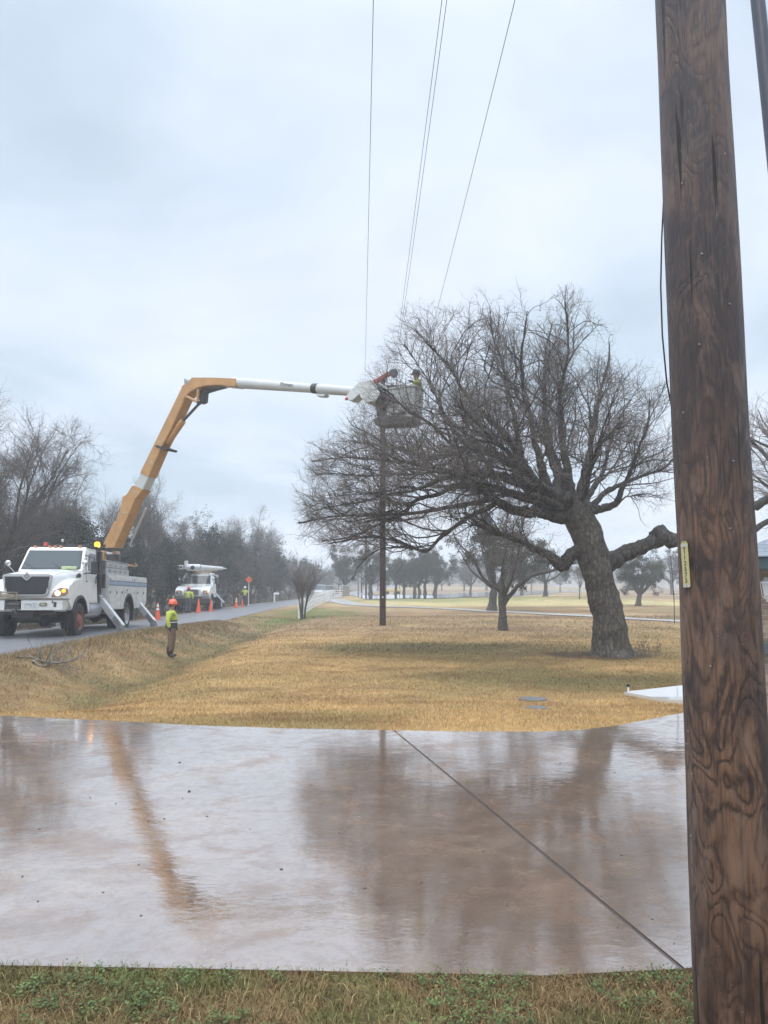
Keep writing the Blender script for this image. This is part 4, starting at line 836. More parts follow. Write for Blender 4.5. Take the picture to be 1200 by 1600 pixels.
HELM_O = mat('helmet_orange', (.75, .12, .05), .35, coat=.4); HELM_P = mat('helmet_pink_red', (.70, .08, .10), .35, coat=.4); HELM_W = mat('helmet_white', (.7, .7, .72), .35, coat=.4)
PANTS = mat('brown_trousers', (.20, .135, .085), .85, noise_amt=.35, noise_scale=14); BOOT = mat('dark_boots', (.045, .028, .022), .6, noise_amt=.3)
NAVY = mat('navy_cloth', (.035, .038, .055), .8, noise_amt=.3, noise_scale=10); GREYP = mat('grey_trousers', (.10, .10, .12), .85, noise_amt=.3)

# ------------------------------------------------------------------ generic truck front: hood, cab, wheels
def wheel(root, x, y, side, rim_m, r=.53, w=.30, dual=False, hub=.1):
    s = side
    def tyre(xo):
        mb = MB(); prof = [(r * .60, -w / 2), (r * .70, -w / 2 - .005), (r * .9, -w / 2), (r * .97, -w * .43), (r, -w * .34), (r, -w * .05), (r * .975, -w * .04), (r * .975, w * .04), (r, w * .05), (r, w * .34), (r * .97, w * .43), (r * .9, w / 2), (r * .70, w / 2 + .005), (r * .60, w / 2)]
        mb.lathe([(a, b * s) for a, b in prof], (xo, y, r), 36, 'X', caps=False)
        for k in range(40):      # tread lugs
            a = 2 * math.pi * k / 40; c = Vector((xo, y, r)); M = Matrix.Translation(c) @ Matrix.Rotation(a, 4, 'X')
            mb.box((-w * .42, -.02, r - .012), (-.02, .02, r + .012), M=M); mb.box((.02, -.02, r - .012), (w * .42, .02, r + .012), M=M)
        return mb
    t = tyre(x).build('wheel', TYRE, root, smooth=True, angle=30)
    if dual: tyre(x - s * .34).build('inner_wheel', TYRE, root, smooth=True, angle=30)
    mb = MB(); h = hub
    if dual: prof = [(r * .62, w / 2 - .01), (r * .60, w / 2), (r * .56, w / 2 - .02), (r * .53, -.02), (r * .44, -.05), (r * .24, -.06), (r * .22, .10), (r * .12, .12), (0.001, .12)]
    else: prof = [(r * .62, w / 2 - .01), (r * .61, w / 2 + .005), (r * .56, w / 2 - .02), (r * .53, .03), (r * .46, .07), (r * .30, .09), (r * .28, .16), (r * .16, .19), (0.001, .19)]
    mb.lathe([(a, b * s) for a, b in prof], (x, y, r), 28, 'X', caps=False)
    nb = mb; xx = (-.055 if dual else .095) * s
    for k in range(10):
        a = 2 * math.pi * k / 10; p = Vector((x + xx, y + r * .36 * math.cos(a), r + r * .36 * math.sin(a))); nb.cyl(p, p + Vector((s * .03, 0, 0)), .017, n=6)
    pass
    rm = mb.build('rim', rim_m, t, smooth=True, angle=30)
def truck_front(root, style=0):
    k = 0 if style == 0 else 1
    # frame and axles
    mb = MB()
    for s in (-1, 1): mb.box((s * .38 - .05, -1.1, .68), (s * .38 + .05, 8.6, .95), .01)
    mb.build('chassis', DARK, root)
    mb = MB(); mb.cyl((-1.0, 0, .52), (1.0, 0, .52), .07); mb.sph((.12, 0, .52), .2, (1, .8, 1)); mb.box((-.6, -.25, .62), (-.45, .25, .72)); mb.box((.45, -.25, .62), (.6, .25, .72)); mb.box((-.35, -.9, .55), (.35, -.2, .95), .03)
    for s in (-1, 1): mb.tube([(s * .5, -.7, .66), (s * .5, -.3, .58), (s * .5, .3, .58), (s * .5, .7, .66)], .04, 6)
    mb.build('front_axle', DARK, root)
    # hood: lofted from grille to cowl
    def sec(y, hw, z0, z1, crown, rr=.16):
        pts = []; n = 5
        pts += [Vector((-hw, y, z0))]
        for i in range(n): a = math.pi - i / (n - 1) * math.pi / 2; pts.append(Vector((-hw + rr + rr * math.cos(a), y, z1 - crown - rr + rr * math.sin(a))))
        for i in range(1, 4): u = i / 4; pts.append(Vector((-hw + rr + (2 * (hw - rr)) * u, y, z1 - crown + crown * (1 - (2 * u - 1) ** 2))))
        for i in range(n): a = math.pi / 2 - i / (n - 1) * math.pi / 2; pts.append(Vector((hw - rr + rr * math.cos(a), y, z1 - crown - rr + rr * math.sin(a))))
        pts += [Vector((hw, y, z0))]; return pts
    mb = MB(); mb.loft([sec(-1.16, .70, 1.22, 1.93, .03), sec(-1.08, .76, 1.2, 1.99, .04), sec(-.6, .82, 1.2, 2.04, .05), sec(0, .88, 1.2, 2.10, .05), sec(.62, .96, 1.2, 2.15, .05)] if k == 0 else
                       [sec(-1.05, .95, 1.1, 1.60, .03), sec(-.95, .98, 1.1, 1.66, .04), sec(-.3, 1.0, 1.1, 1.76, .05), sec(.62, 1.0, 1.2, 1.86, .05)])
    hood = mb.build('hood', WHITE, root, smooth=True, angle=40)
    mb = MB()
    for x in (-.80, .80): mb = MB(); mb.tube([(x * .93, -1.10, 1.90), (x, -.6, 2.0), (x * 1.07, .1, 2.045), (x * 1.14, .60, 2.09)], .006, 4); mb.build('hood_seam', DARK, hood)
    # fenders with round arches
    for s in (-1, 1):
        R1 = .66; arc = [(R1 * math.cos(a), .56 + R1 * math.sin(a)) for a in [R(12 + i * (148 / 14)) for i in range(15)]]
        prof = [(.80, .72)] + arc + [(-.86, .98), (-1.14, 1.18), (-1.17, 1.42), (-1.02, 1.60), (-.6, 1.76), (-.1, 1.83), (.4, 1.82), (.75, 1.70), (.93, 1.45), (.97, 1.0), (.95, .74)]
        mb = MB(); mb.prism(prof, lambda u, v, t: Vector((t, u, v)), s * .60, s * 1.17, .03); f = mb.build('fender', WHITE, root, smooth=True, angle=35)
        prof2 = [(c * (R1 + .085) / R1, .56 + (d - .56) * (R1 + .085) / R1) for c, d in arc]; mb = MB(); mb.prism(arc[::-1] + prof2, lambda u, v, t: Vector((t, u, v)), s * 1.0, s * 1.22, .012); mb.build('arch_flare', BLACK, f, smooth=True, angle=35)
        arc3 = [(c * .985, .56 + (d - .56) * .985) for c, d in arc]; mb = MB(); mb.prism(arc3 + [(a * 1.0, b) for a, b in [(q[0] * .97, .56 + (q[1] - .56) * .97) for q in arc[::-1]]], lambda u, v, t: Vector((t, u, v)), s * .58, s * 1.16); mb.build('wheel_well', BLACK, f)
        # lamp cluster wrapped round the fender corner
        zc = 1.42
        mb = MB(); mb.prism([(.70, 1.26), (1.10, 1.28), (1.185, 1.38), (1.17, 1.50), (.98, 1.53), (.80, 1.44)] if k == 0 else [(.72, 1.28), (1.08, 1.28), (1.10, 1.52), (.72, 1.52)], lambda u, v, t: Vector((s * u, t + .12 * max(0, u - .95), v)), -1.20, -1.13, .012); lm = mb.build('headlight', mat('lamp_bezel', (.25, .17, .12), .3, coat=.6), root)
        mb = MB(); mb.lathe([(.085, 0), (.08, -.03), (.05, -.05), (.001, -.055)], (s * .90, -1.20, 1.36), 20, 'Y', caps=False); mb.build('lens', HEAD if k == 0 else mat('lamp_off_clear', (.45, .45, .42), .2, coat=.6), lm, smooth=True)
        mb = MB(); mb.lathe([(.06, 0), (.055, -.03), (.03, -.045), (.001, -.05)], (s * 1.07, -1.185, 1.43), 16, 'Y', caps=False); mb.build('turn_lens', AMBER if k == 0 or s > 0 else ORL, lm, smooth=True)
        wheel(root, s * 1.04, 0, s, RUST if k == 0 else mat('white_rim', (.5, .5, .49), .5, noise_amt=.3))
        # mud flap, mirror
        mb = MB()
        mb.tube([(s * 1.0, .80, 2.0), (s * 1.32, .72, 2.05), (s * 1.36, .72, 2.5), (s * .98, .95, 2.62)], .018, 6)
        mm = mb.build('mirror_arm', BLACK, root)
        mb = MB(); mb.box((s * 1.26, .66, 1.98), (s * 1.46, .76, 2.42), .03); mb.build('mirror', BLACK, mm)
        mb = MB(); mb.sph((s * 1.20, .25, 2.32), .10, (1, .6, 1), 12); mb.tube([(s * 1.0, .45, 1.98), (s * 1.2, .30, 2.25)], .012, 5); mb.build('convex_mirror', CHROME, mm, smooth=True)
    # cab shell
    zt = 2.90 if k == 0 else 2.75; zb = 2.12 if k == 0 else 1.88; cw = 1.0 if k == 0 else 1.12
    prof = [(.62, 1.0), (.62, zb - .02), (1.10, zt - .08), (1.24, zt), (2.20, zt), (2.26, zt - .08), (2.28, 1.0)]
    bm = MB(); secs = []
    for x, sc in ((-1.04 * cw, 0), (-1.0 * cw, 1), (1.0 * cw, 1), (1.04 * cw, 0)):
        secs.append([Vector(((x if v < 2.0 else x * (.90 if v > 2.2 else .98)), u + (0 if sc else (.02 if u < 1.5 else -.02)), v - (0 if sc or v < 2.2 else .03))) for u, v in prof])
    bm.loft(secs); cab = bm.build('cab', WHITE, root, smooth=True, angle=28)
    # windscreen with dark surround
    def wsp(x, t, o=0): z = zb + t * (zt - .10 - zb); x *= cw; y = .625 + t * (1.10 - .625) ; return Vector((x, y - o, z + o * .3))
    for nm, m_, ins, o in (('windscreen_surround', BLACK if k == 0 else WHITE, .03, .008), ('windscreen', GLASS, .075 if k == 0 else .11, .014)):
        mb = MB(); n = 10
        pts = [wsp(-.97 + ins, .02 + ins * .8, o), wsp(.97 - ins, .02 + ins * .8, o), wsp(.89 - ins, 1 - ins * .9, o), wsp(-.89 + ins, 1 - ins * .9, o)]
        bmx = bmesh.new(); f = [bmx.verts.new(p) for p in pts]; bmx.faces.new(f); r = bmesh.ops.extrude_face_region(bmx, geom=bmx.faces[:]); 
        for v in [g for g in r['geom'] if isinstance(g, bmesh.types.BMVert)]: v.co += Vector((0, -.006, .002))
        bmesh.ops.recalc_face_normals(bmx, faces=bmx.faces); mb._add(bmx); ws = mb.build(nm, m_, cab)
    mb = MB()
    for x0 in (-.5, .35): mb = MB(); mb.tube([wsp(x0, .03, .03), wsp(x0 - .3, .30, .028)], .008, 4); mb.build('wiper', BLACK, cab)
    # doors
    for s in (-1, 1):
        mb = MB(); mb.prism([(.98, 1.10), (.98, 2.12), (1.27, zt - .13), (2.06, zt - .13), (2.10, 1.10)], lambda u, v, t: Vector((t if v < 2.2 else t - s * .10, u, v)), s * 1.038 * cw, s * 1.062 * cw, .008); d = mb.build('door', WHITE, cab)
        mb = MB(); mb.prism([(1.10, 2.13), (1.36, zt - .20), (1.98, zt - .20), (2.01, 2.13)], lambda u, v, t: Vector((t - s * (.055 + .055 * (v > 2.2)), u, v)), s * 1.10 * cw, s * 1.122 * cw, .005); mb.build('door_window', GLASS, d)
        mb = MB(); mb.box((s * 1.06, 1.86, 1.70), (s * 1.085, 1.92, 1.95), .01); mb.build('door_handle', BLACK, d)
        mb = MB(); mb.box((s * .99, .70, .62), (s * 1.12, 1.9, .70), .01); mb.box((s * .95, .75, .98), (s * 1.06, 2.2, 1.06), .01); mb.build('step', STEEL, root)
    mb = MB()
    for x in (-.72, -.25, -.08, .1, .72): mb = MB(); mb.box((x - .045, 1.15, zt), (x + .045, 1.24, zt + .045), .01); mb.build('marker_light', ORL, cab)
    return cab
def rear_bits(root, y, rim):
    mb = MB(); mb.cyl((-1.0, y, .52), (1.0, y, .52), .09); mb.sph((0, y, .52), .24, (1, 1, 1)); mb.build('rear_axle', DARK, root)
    for s in (-1, 1): wheel(root, s * 1.04, y, s, rim, dual=True)

# ------------------------------------------------------------------ bucket truck
WH_RIM = mat('white_rim', (.5, .5, .49), .5, noise_amt=.3)
T1 = Vector((-10.77, 24.3, -.03)); YAW1 = .0635; PIT1 = -.018
truck = empty('bucket_truck', T1, 0, 'white utility bucket truck with its yellow and grey boom raised over the lawn', 'truck'); truck.rotation_euler = (PIT1, 0, YAW1)
from mathutils import Euler
M1 = Matrix.Translation(T1) @ Euler((PIT1, 0, YAW1)).to_matrix().to_4x4(); M1i = M1.inverted()
cab = truck_front(truck)
rear_bits(truck, 5.55, WH_RIM)
# grille, emblem, bumper
mb = MB(); GR = [(-.74, 1.90), (-.62, 1.94), (.62, 1.94), (.74, 1.90), (.62, 1.33), (.50, 1.27), (-.50, 1.27), (-.62, 1.33)]
IN = [(-.66, 1.86), (.66, 1.86), (.56, 1.36), (.48, 1.33), (-.48, 1.33), (-.56, 1.36)]
mb.prism(GR, lambda u, v, t: Vector((u, t, v)), -1.235, -1.15, .02); gs = mb.build('grille_surround', mat('grille_grey', (.42, .43, .44), .35, coat=.4), truck)
mb = MB(); mb.prism(IN, lambda u, v, t: Vector((u, t, v)), -1.246, -1.20); mb.build('grille', mat('grille_black', (.018, .018, .022), .4), gs)
mb = MB()
for i in range(27):
    x = -.62 + i * 1.24 / 26; z0 = 1.36 if abs(x) < .55 else 1.5; mb.box((x - .009, -1.262, z0), (x + .009, -1.247, 1.84))
mb.build('grille_slats', mat('slat', (.05, .05, .06), .35), gs)
mb = MB(); d_ = .135; mb.prism([(0, -d_), (d_ * 1.15, 0), (0, d_), (-d_ * 1.15, 0)], lambda u, v, t: Vector((u, t, 1.865 + v)), -1.285, -1.25, .01); em = mb.build('emblem', mat('emblem_silver', (.55, .55, .56), .3, metal=.7), gs)
mb = MB(); mb.prism([(0, -.085), (.098, 0), (0, .085), (-.098, 0)], lambda u, v, t: Vector((u, t, 1.865 + v)), -1.289, -1.2855); e2 = mb.build('emblem_field', mat('emblem_dark', (.12, .12, .13), .4), em)
mb = MB(); mb.box((-.008, -1.292, 1.815), (.008, -1.2895, 1.915)); mb.box((-.055, -1.292, 1.857), (-.012, -1.2895, 1.873)); mb.box((.012, -1.292, 1.857), (.055, -1.2895, 1.873)); mb.build('emblem_mark', mat('emblem_silver'), em)
mb = MB(); mb.box((-1.24, -1.72, .86), (-.42, -1.42, 1.17), .012); mb.box((.05, -1.72, .86), (1.24, -1.42, 1.17), .012); mb.box((-.42, -1.60, .86), (.05, -1.42, 1.10), .01); mb.box((-1.2, -1.45, .9), (1.2, -1.15, 1.12)); bp = mb.build('bumper', WHITE2, truck)
mb = MB(); mb.box((-1.26, -1.75, 1.173), (1.26, -1.17, 1.205), .008); mb.build('bumper_deck', mat('deck_dirty', (.20, .17, .13), .7, noise_amt=.5, noise_scale=9), bp)
mb = MB(); mb.cyl((-.38, -1.65, 1.02), (.0, -1.65, 1.02), .075); mb.box((-.40, -1.735, .90), (.03, -1.60, .97), .01); mb.sph((-.1, -1.70, .80), .045); mb.tube([(-.1, -1.69, .95), (-.1, -1.70, .80), (-.05, -1.71, .72), (-.12, -1.7, .68)], .018, 6); mb.build('winch', DARK, bp)
mb = MB(); mb.box((.11, -1.737, .935), (.50, -1.724, 1.12), .004); pl = mb.build('licence_plate', mat('plate', (.50, .52, .52), .5), bp)
MT = lambda x, y, z: Matrix.Translation((x, y, z)) @ Matrix.Rotation(R(90), 4, 'X')
text_mesh('1M67J', .13, mat('plate_ink', (.10, .13, .18), .6), 'plate_lettering', pl, .001, MT(.305, -1.7385, 1.02))
mb = MB(); mb.prism([(.57 + .13 * (i > 4) + .05 * math.cos(a), 1.03 + .05 * math.sin(a)) for i, a in enumerate([R(90 + 180 * k / 4) for k in range(5)] + [R(-90 + 180 * k / 4) for k in range(5)])], lambda u, v, t: Vector((u + .05, t, v)), -1.74, -1.722); mb.build('bumper_lamp_bezel', mat('bezel_dk', (.10, .11, .06), .5), bp)
mb = MB(); mb.prism([(.60 + .08 * (i > 4) + .028 * math.cos(a), 1.03 + .028 * math.sin(a)) for i, a in enumerate([R(90 + 180 * k / 4) for k in range(5)] + [R(-90 + 180 * k / 4) for k in range(5)])], lambda u, v, t: Vector((u + .045, t, v)), -1.746, -1.7405); mb.build('bumper_lamp', mat('lamp_off', (.35, .34, .22), .3), bp)
mb = MB(); mb.box((.98, -1.73, .96), (1.06, -1.722, 1.10)); mb.box((.93, -1.73, 1.07), (.965, -1.722, 1.14)); mb.build('tow_slot', mat('slot_brown', (.06, .035, .02), .7), bp)
mb = MB()       # pintle bracket frame standing on the bumper
for x in (-.62, -.10): mb.box((x - .02, -1.72, 1.206), (x + .02, -1.68, 1.40))
mb.box((-.60, -1.715, 1.37), (-.12, -1.685, 1.40)); mb.box((-.55, -1.70, 1.23), (-.15, -1.60, 1.33), .01); mb.build('bumper_bracket', mat('tan_steel', (.30, .25, .18), .6, noise_amt=.4), bp)
mb = MB(); mb.box((-.30, -1.42, .62), (.30, -1.0, .84), .02); mb.box((-.9, -1.3, .72), (.9, -1.2, .8)); mb.build('tow_frame', DARK, truck)
# hood intake vent and badge at the side
for s in (-1, 1):
    mb = MB(); mb.prism([(.30, 1.86), (.34, 1.97), (.56, 2.03), (.60, 1.98), (.55, 1.87)], lambda u, v, t: Vector((s * (t + (u) * .09), u, v)), .90, .945, .01); mb.build('hood_vent', BLACK, truck)
mb = MB()
for i in range(4): mb.box((1.166, .52 + i * .055, 1.735 + .01 * (i % 2)), (1.18, .555 + i * .055, 1.765 + .008 * (i % 2)))
mb.build('badge', mat('badge_dark', (.15, .08, .07), .4), truck)
# things on the roof
mb = MB(); mb.cyl((-.45, 1.35, 2.90), (-.45, 1.35, 2.94), .08); mb.build('beacon_base', BLACK, truck)
mb = MB(); mb.cyl((-.45, 1.35, 2.94), (-.45, 1.35, 3.07), .075, .068, 16, bev=.01); mb.build('red_beacon', REDL, truck, smooth=True)
mb = MB(); mb.box((-.2, 1.25, 2.905), (1.0, 2.25, 2.985), .02); mb.tube([(.2, 1.4, 2.98), (.12, 1.35, 3.16)], .02, 5); mb.build('roof_rack', BLACK, truck)
mb = MB(); mb.box((.06, 1.3, 3.07), (.14, 1.40, 3.17), .02); mb.build('roof_lamp', ALU, truck)
# yellow-green vest and papers on the dash, behind the glass edge
mb = MB(); mb.box((.35, .57, 2.13), (.85, .635, 2.24), .03); mb.build('dash_papers', mat('dash_lime', (.45, .55, .30), .7, noise_amt=.4), truck)
# exhaust stack / headboard behind the cab
mb = MB(); mb.box((-1.0, 2.36, 1.0), (1.0, 2.46, 2.30), .01); mb.box((.62, 2.34, 1.35), (1.06, 2.62, 2.85), .04); mb.build('headboard', BLACK, truck)
mb = MB(); mb.box((1.14, 2.30, 1.55), (1.24, 2.45, 2.05), .015); mb.tube([(1.10, .95, 2.02), (1.20, 1.6, 2.03), (1.20, 2.38, 2.03)], .018, 5); mb.build('stand_off_bar', BLACK, truck)
mb = MB(); mb.cyl((.86, .98, .82), (.86, 2.5, .82), .27, n=24, bev=.03); tank = mb.build('fuel_tank', ALU, truck, smooth=True)
mb = MB()
for y in (1.25, 2.2): mb = MB(); mb.lathe([(.275, -.02), (.28, 0), (.275, .02)], (.86, y, .82), 24, 'Y'); mb.build('tank_strap', STEEL, tank)
mb = MB(); mb.box((.75, 2.52, .78), (1.14, 2.72, 1.25), .02); mb.build('side_box', STEEL, truck)
mb = MB(); mb.sph((1.20, 2.70, .98), .035); mb.build('side_marker', AMBER, truck)
# service body
BZ0, BZ1, BY0, BY1, BX = .80, 2.03, 2.74, 8.30, 1.24
R2 = .70; yw = 5.55
arc = [(yw + R2 * math.cos(a), .62 + R2 * math.sin(a)) for a in [R(15 + i * 150 / 14) for i in range(15)]]
def bodyprof(): return [(BY0, BZ1), (BY0, BZ0 - .0)] + [(yw - .72, BZ0)] + arc[::-1] + [(yw + .72, BZ0)] + [(BY1 - .3, BZ0 + .02), (BY1, 1.02), (BY1, BZ1)]
for s in (-1, 1):
    mb = MB(); mb.prism(bodyprof(), lambda u, v, t: Vector((t, u, v)), s * .72, s * BX, .012); body = mb.build('service_body', WHITE2, truck)
    a_in = [(yw + (R2 + .07) * math.cos(a), .62 + (R2 + .07) * math.sin(a)) for a in [R(8 + i * 164 / 14) for i in range(15)]]
    a_i2 = [(yw + (R2 - .015) * math.cos(a), .62 + (R2 - .015) * math.sin(a)) for a in [R(8 + i * 164 / 14) for i in range(15)]]
    mb = MB(); mb.prism(a_in[::-1] + a_i2, lambda u, v, t: Vector((t, u, v)), s * .7, s * 1.262, .008); mb.build('rear_arch', BLACK, body)
    doors = [(2.80, 3.60, .84, 1.98), (3.63, 4.33, .84, 1.98), (4.36, 4.80, .84, 1.98), (4.83, 6.60, 1.43, 1.98), (6.63, 7.55, .84, 1.98), (7.58, 8.25, 1.06, 1.98)]
    for (y0, y1, z0, z1) in doors:
        mb = MB(); mb.box((s * (BX + .002), y0, z0), (s * (BX + .020), y1, z1), .006); dd = mb.build('compartment_door', WHITE2, body)
        mb = MB(); yl = y0 + .10 if y1 - y0 < 1 else y0 + .3; mb.box((s * (BX + .021), yl, 1.36 if z0 < 1.2 else z0 + .04), (s * (BX + .034), yl + .075, 1.47 if z0 < 1.2 else z0 + .12), .004); mb.build('latch', BLACK, dd)
        mb = MB(); mb.box((s * (BX + .021), y0 + .02, 1.71), (s * (BX + .0235), y1 - .02, 1.79)); mb.build('light_stripe', BLUE2, dd)
        mb = MB(); mb.box((s * (BX + .021), y0 + .02, 1.655), (s * (BX + .0240), y1 - .02, 1.70)); mb.box((s * (BX + .021), y0 + .02, 1.80), (s * (BX + .0240), y1 - .02, 1.845)); mb.build('stripe', BLUE1, dd)
    mb = MB(); mb.box((s * 1.10, 8.36, 1.20), (s * 1.16, 8.42, 1.95), .01); mb.tube([(s * 1.12, 8.32, 1.05), (s * 1.12, 8.55, 1.10), (s * 1.14, 8.62, 1.25), (s * 1.14, 8.62, 1.85), (s * 1.12, 8.5, 1.96), (s * 1.12, 8.30, 1.96)], .025, 6); mb.build('grab_rail', STEEL, body)
    mb = MB(); mb.box((s * .75, 2.80, 2.033), (s * 1.22, 8.28, 2.06), .008); mb.build('body_top', WHITE2, body)
    if s > 0:
        mb = MB(); mb.box((.62, 2.85, 2.065), (1.12, 5.9, 2.30), .015); mb.box((.60, 2.83, 2.305), (1.14, 4.30, 2.52), .015); mb.box((.60, 4.33, 2.305), (1.14, 5.6, 2.50), .015); mb.box((.58, 2.80, 2.525), (1.16, 5.62, 2.545), .006); mb.build('toolbox', ALU, truck)
        mb = MB()
        for y in (3.2, 3.9, 4.6, 5.3): mb.box((1.142, y, 2.36), (1.156, y + .12, 2.40)); mb.box((1.122, y, 2.16), (1.136, y + .12, 2.20))
        mb.build('toolbox_latches', DARK, truck)
        mb = MB(); mb.box((BX + .021, 2.86, 1.86), (BX + .024, 3.0, 1.92)); mb.box((BX + .021, 2.86, 1.0), (BX + .024, 2.90, 1.25)); mb.box((BX + .021, 5.9, 1.87), (BX + .024, 5.95, 1.95)); mb.box((BX + .021, 6.15, 1.86), (BX + .024, 6.27, 1.95)); mb.build('warning_stickers', mat('sticker_blue', (.08, .13, .22), .5), body)
mb = MB(); mb.box((-.72, 2.74, .96), (.72, 8.3, 1.10), .01); mb.box((-1.2, 8.0, .85), (1.2, 8.32, 1.15), .01); mb.build('bed', mat('bed_grey', (.12, .12, .12), .7, noise_amt=.3), truck)
mb = MB()
for s in (-1, 1): mb = MB(); mb.box((s * .80, 6.32, .35), (s * 1.22, 6.34, .95)); mb.build('mud_flap', BLACK, truck)
# outriggers
for (y, zt_, ang) in ((2.62, 1.15, 1), (7.35, 1.10, 1)):
    for s in (-1, 1):
        top = Vector((s * 1.0, y, zt_ + .05)); ft = Vector((s * 1.86, y - .25, .22))
        d = (ft - top); L0 = d.length; M = Matrix.Translation(top) @ d.to_track_quat('Z', 'Y').to_matrix().to_4x4()
        mb = MB(); mb.box((-.085, -.115, -.05), (.085, .115, L0), .012, M=M); leg = mb.build('outrigger_leg', WHITE2, truck)
        mb = MB(); mb.box((-.085, -.10, L0 - .45), (.085, .10, L0 + .04), .01, M=M); mb.cyl(ft + Vector((0, -.16, 0)), ft + Vector((0, .16, 0)), .05); mb.build('outrigger_inner', STEEL, leg)
        mb = MB(); mb.box((ft.x - .12, ft.y - .12, .06), (ft.x + .12, ft.y + .12, .2), .01); mb.box((ft.x - .24, ft.y - .22, .015), (ft.x + .24, ft.y + .22, .06), .01); mb.build('outrigger_foot', mat('foot_grey', (.30, .30, .30), .6, noise_amt=.4), leg)
        mb = MB(); px_ = ft + Vector((0, 0, 0)); z_ = .11 if y < 5 else .10
        mb.cyl((ft.x, ft.y, -.06), (ft.x, ft.y, .014), .32, n=24); mb.build('outrigger_pad', BLACK, leg)
# turret
PB = M1i @ Vector(at(173, 862, 31.2)); py_ = PB.y
mb = MB(); mb.cyl((PB.x, py_, 1.1), (PB.x, py_, 2.35), .42, n=28); mb.cyl((PB.x, py_, 2.35), (PB.x, py_, 2.48), .52, n=28, bev=.02); mb.build('pedestal', YELB, truck, smooth=True)
mb = MB(); mb.box((PB.x - .25, py_ - .5, 2.49), (PB.x + .95, py_ + .55, 2.54), .01); mb.tube([(PB.x + .95, py_ + .5, 2.53), (PB.x + 1.15, py_ - .6, 2.58)], .03, 6); mb.build('turntable_deck', YELB, truck)

# --- boom: traced side faces, true distance and thickness
HD = Vector((6.2, -3.5, 0)).normalized(); ND = Vector((-HD.y, HD.x, 0)); 
if ND.y < 0: ND = -ND
E0 = Vector(at(297, 600, 28.5))
def onp(px, py, off=0.0):
    c = Vector((0, 0, CAMZ)); r = ray(px, py); o = E0 + ND * off; t = (o - c).dot(ND) / r.dot(ND); return c + r * t
def boomf(u, v, t): return M1i @ (onp(u, v) + ND * t)
def bprism(name, pts, t0, t1, m, parent=truck, bev=.02, smooth=False):
    mb = MB(); mb.prism(pts, boomf, t0, t1, bev); return mb.build(name, m, parent, smooth)
lower = bprism('lower_boom', [(163, 856), (177, 822), (186, 800), (191, 776), (197, 773), (206, 758.5), (223, 765.5), (211, 780), (203, 800), (178, 856)], 0, .46, YELB)
bprism('boom_insulator', [(208, 759.5), (222, 765), (231.5, 744.5), (219, 738)], .03, .43, FIBRE, lower)
lu = bprism('upper_section', [(218, 739), (232, 745.5), (252, 699), (267, 671), (288, 625), (293, 617), (290, 601), (284.5, 603)], 0, .44, YELB, lower)
bprism('pivot_cover', [(158.5, 851), (161, 846), (176, 814), (179.5, 817), (166, 851)], .05, .18, YELB, lower)
mb = MB(); mb.cyl(M1i @ (onp(196, 830) + ND * .5), M1i @ (onp(213, 792) + ND * .5), .045); mb.cyl(M1i @ (onp(188, 850) + ND * .5), M1i @ (onp(201, 822) + ND * .5), .03); mb.build('lift_rod', mat('pale_rod', (.5, .5, .5), .3, metal=.5), lower)
mb = MB(); mb.box((PB.x - .30, py_ - .35, 2.49), (PB.x - .16, py_ + .3, 3.10), .03); mb.box((PB.x + .16, py_ - .35, 2.49), (PB.x + .30, py_ + .3, 3.10), .03); mb.box((PB.x - .16, py_ - .3, 2.49), (PB.x + .16, py_ + .25, 2.75), .02); mb.build('turret', YELB, truck)
mb = MB(); mb.box((PB.x - .05, py_ - .45, 2.50), (PB.x + .45, py_ - .1, 2.95), .04); mb.build('turret_motor', DARK, truck)
mb = MB(); mb.cyl((PB.x - .36, py_, 2.98), (PB.x + .36, py_, 2.98), .07); mb.build('turret_pin', STEEL, truck)
elbow = bprism('elbow', [(284.5, 603), (292, 599), (300, 590), (330, 590), (368, 591.5), (369, 604.5), (347, 602), (325, 602.5), (310, 606), (300, 611), (292, 618), (287.5, 625), (280, 622)], -.03, .45, YELB)
bprism('elbow_cap', [(286.5, 590.5), (295, 598), (287, 603)], .02, .36, mat('cap_grey', (.22, .25, .25), .5), elbow)
bprism('elbow_under_plate', [(310, 607), (347, 603.5), (330, 608), (317, 612), (315.5, 627), (309, 630), (306, 620)], .12, .34, DARK, elbow)
def rodp(name, a, b, r, m, off=.22, parent=elbow): mb = MB(); mb.cyl(M1i @ onp(*a, off), M1i @ onp(*b, off), r, n=14, bev=.004); return mb.build(name, m, parent, smooth=True)
rodp('knee_link', (292, 620), (309, 628), .055, YELB, -.02); rodp('knee_link', (310, 608), (308, 629), .05, YELB, -.02)
mb = MB(); mb.cyl(M1i @ onp(311, 630, -.08), M1i @ onp(311, 630, .5), .085); mb.build('knee_pin', DARK, elbow, smooth=True)
rodp('cylinder_rod', (310, 632), (284, 660), .055, mat('rod_dark', (.08, .09, .09), .3, metal=.6))
rodp('cylinder_body', (286, 657), (262, 692), .13, YELB)
bprism('boom_collar', [(245, 695), (262, 701), (260, 704.5), (243, 698)], -.05, .55, DARK, lower)
mb = MB()
for o_, w_ in ((.50, .016), (.54, .012)): mb.tube([M1i @ onp(a_, b_, o_) for a_, b_ in ((184, 852), (204, 806), (216, 779), (229, 752), (243, 722), (262, 686))], w_, 6)
mb.build('hydraulic_line', BLACK, lower, smooth=True)
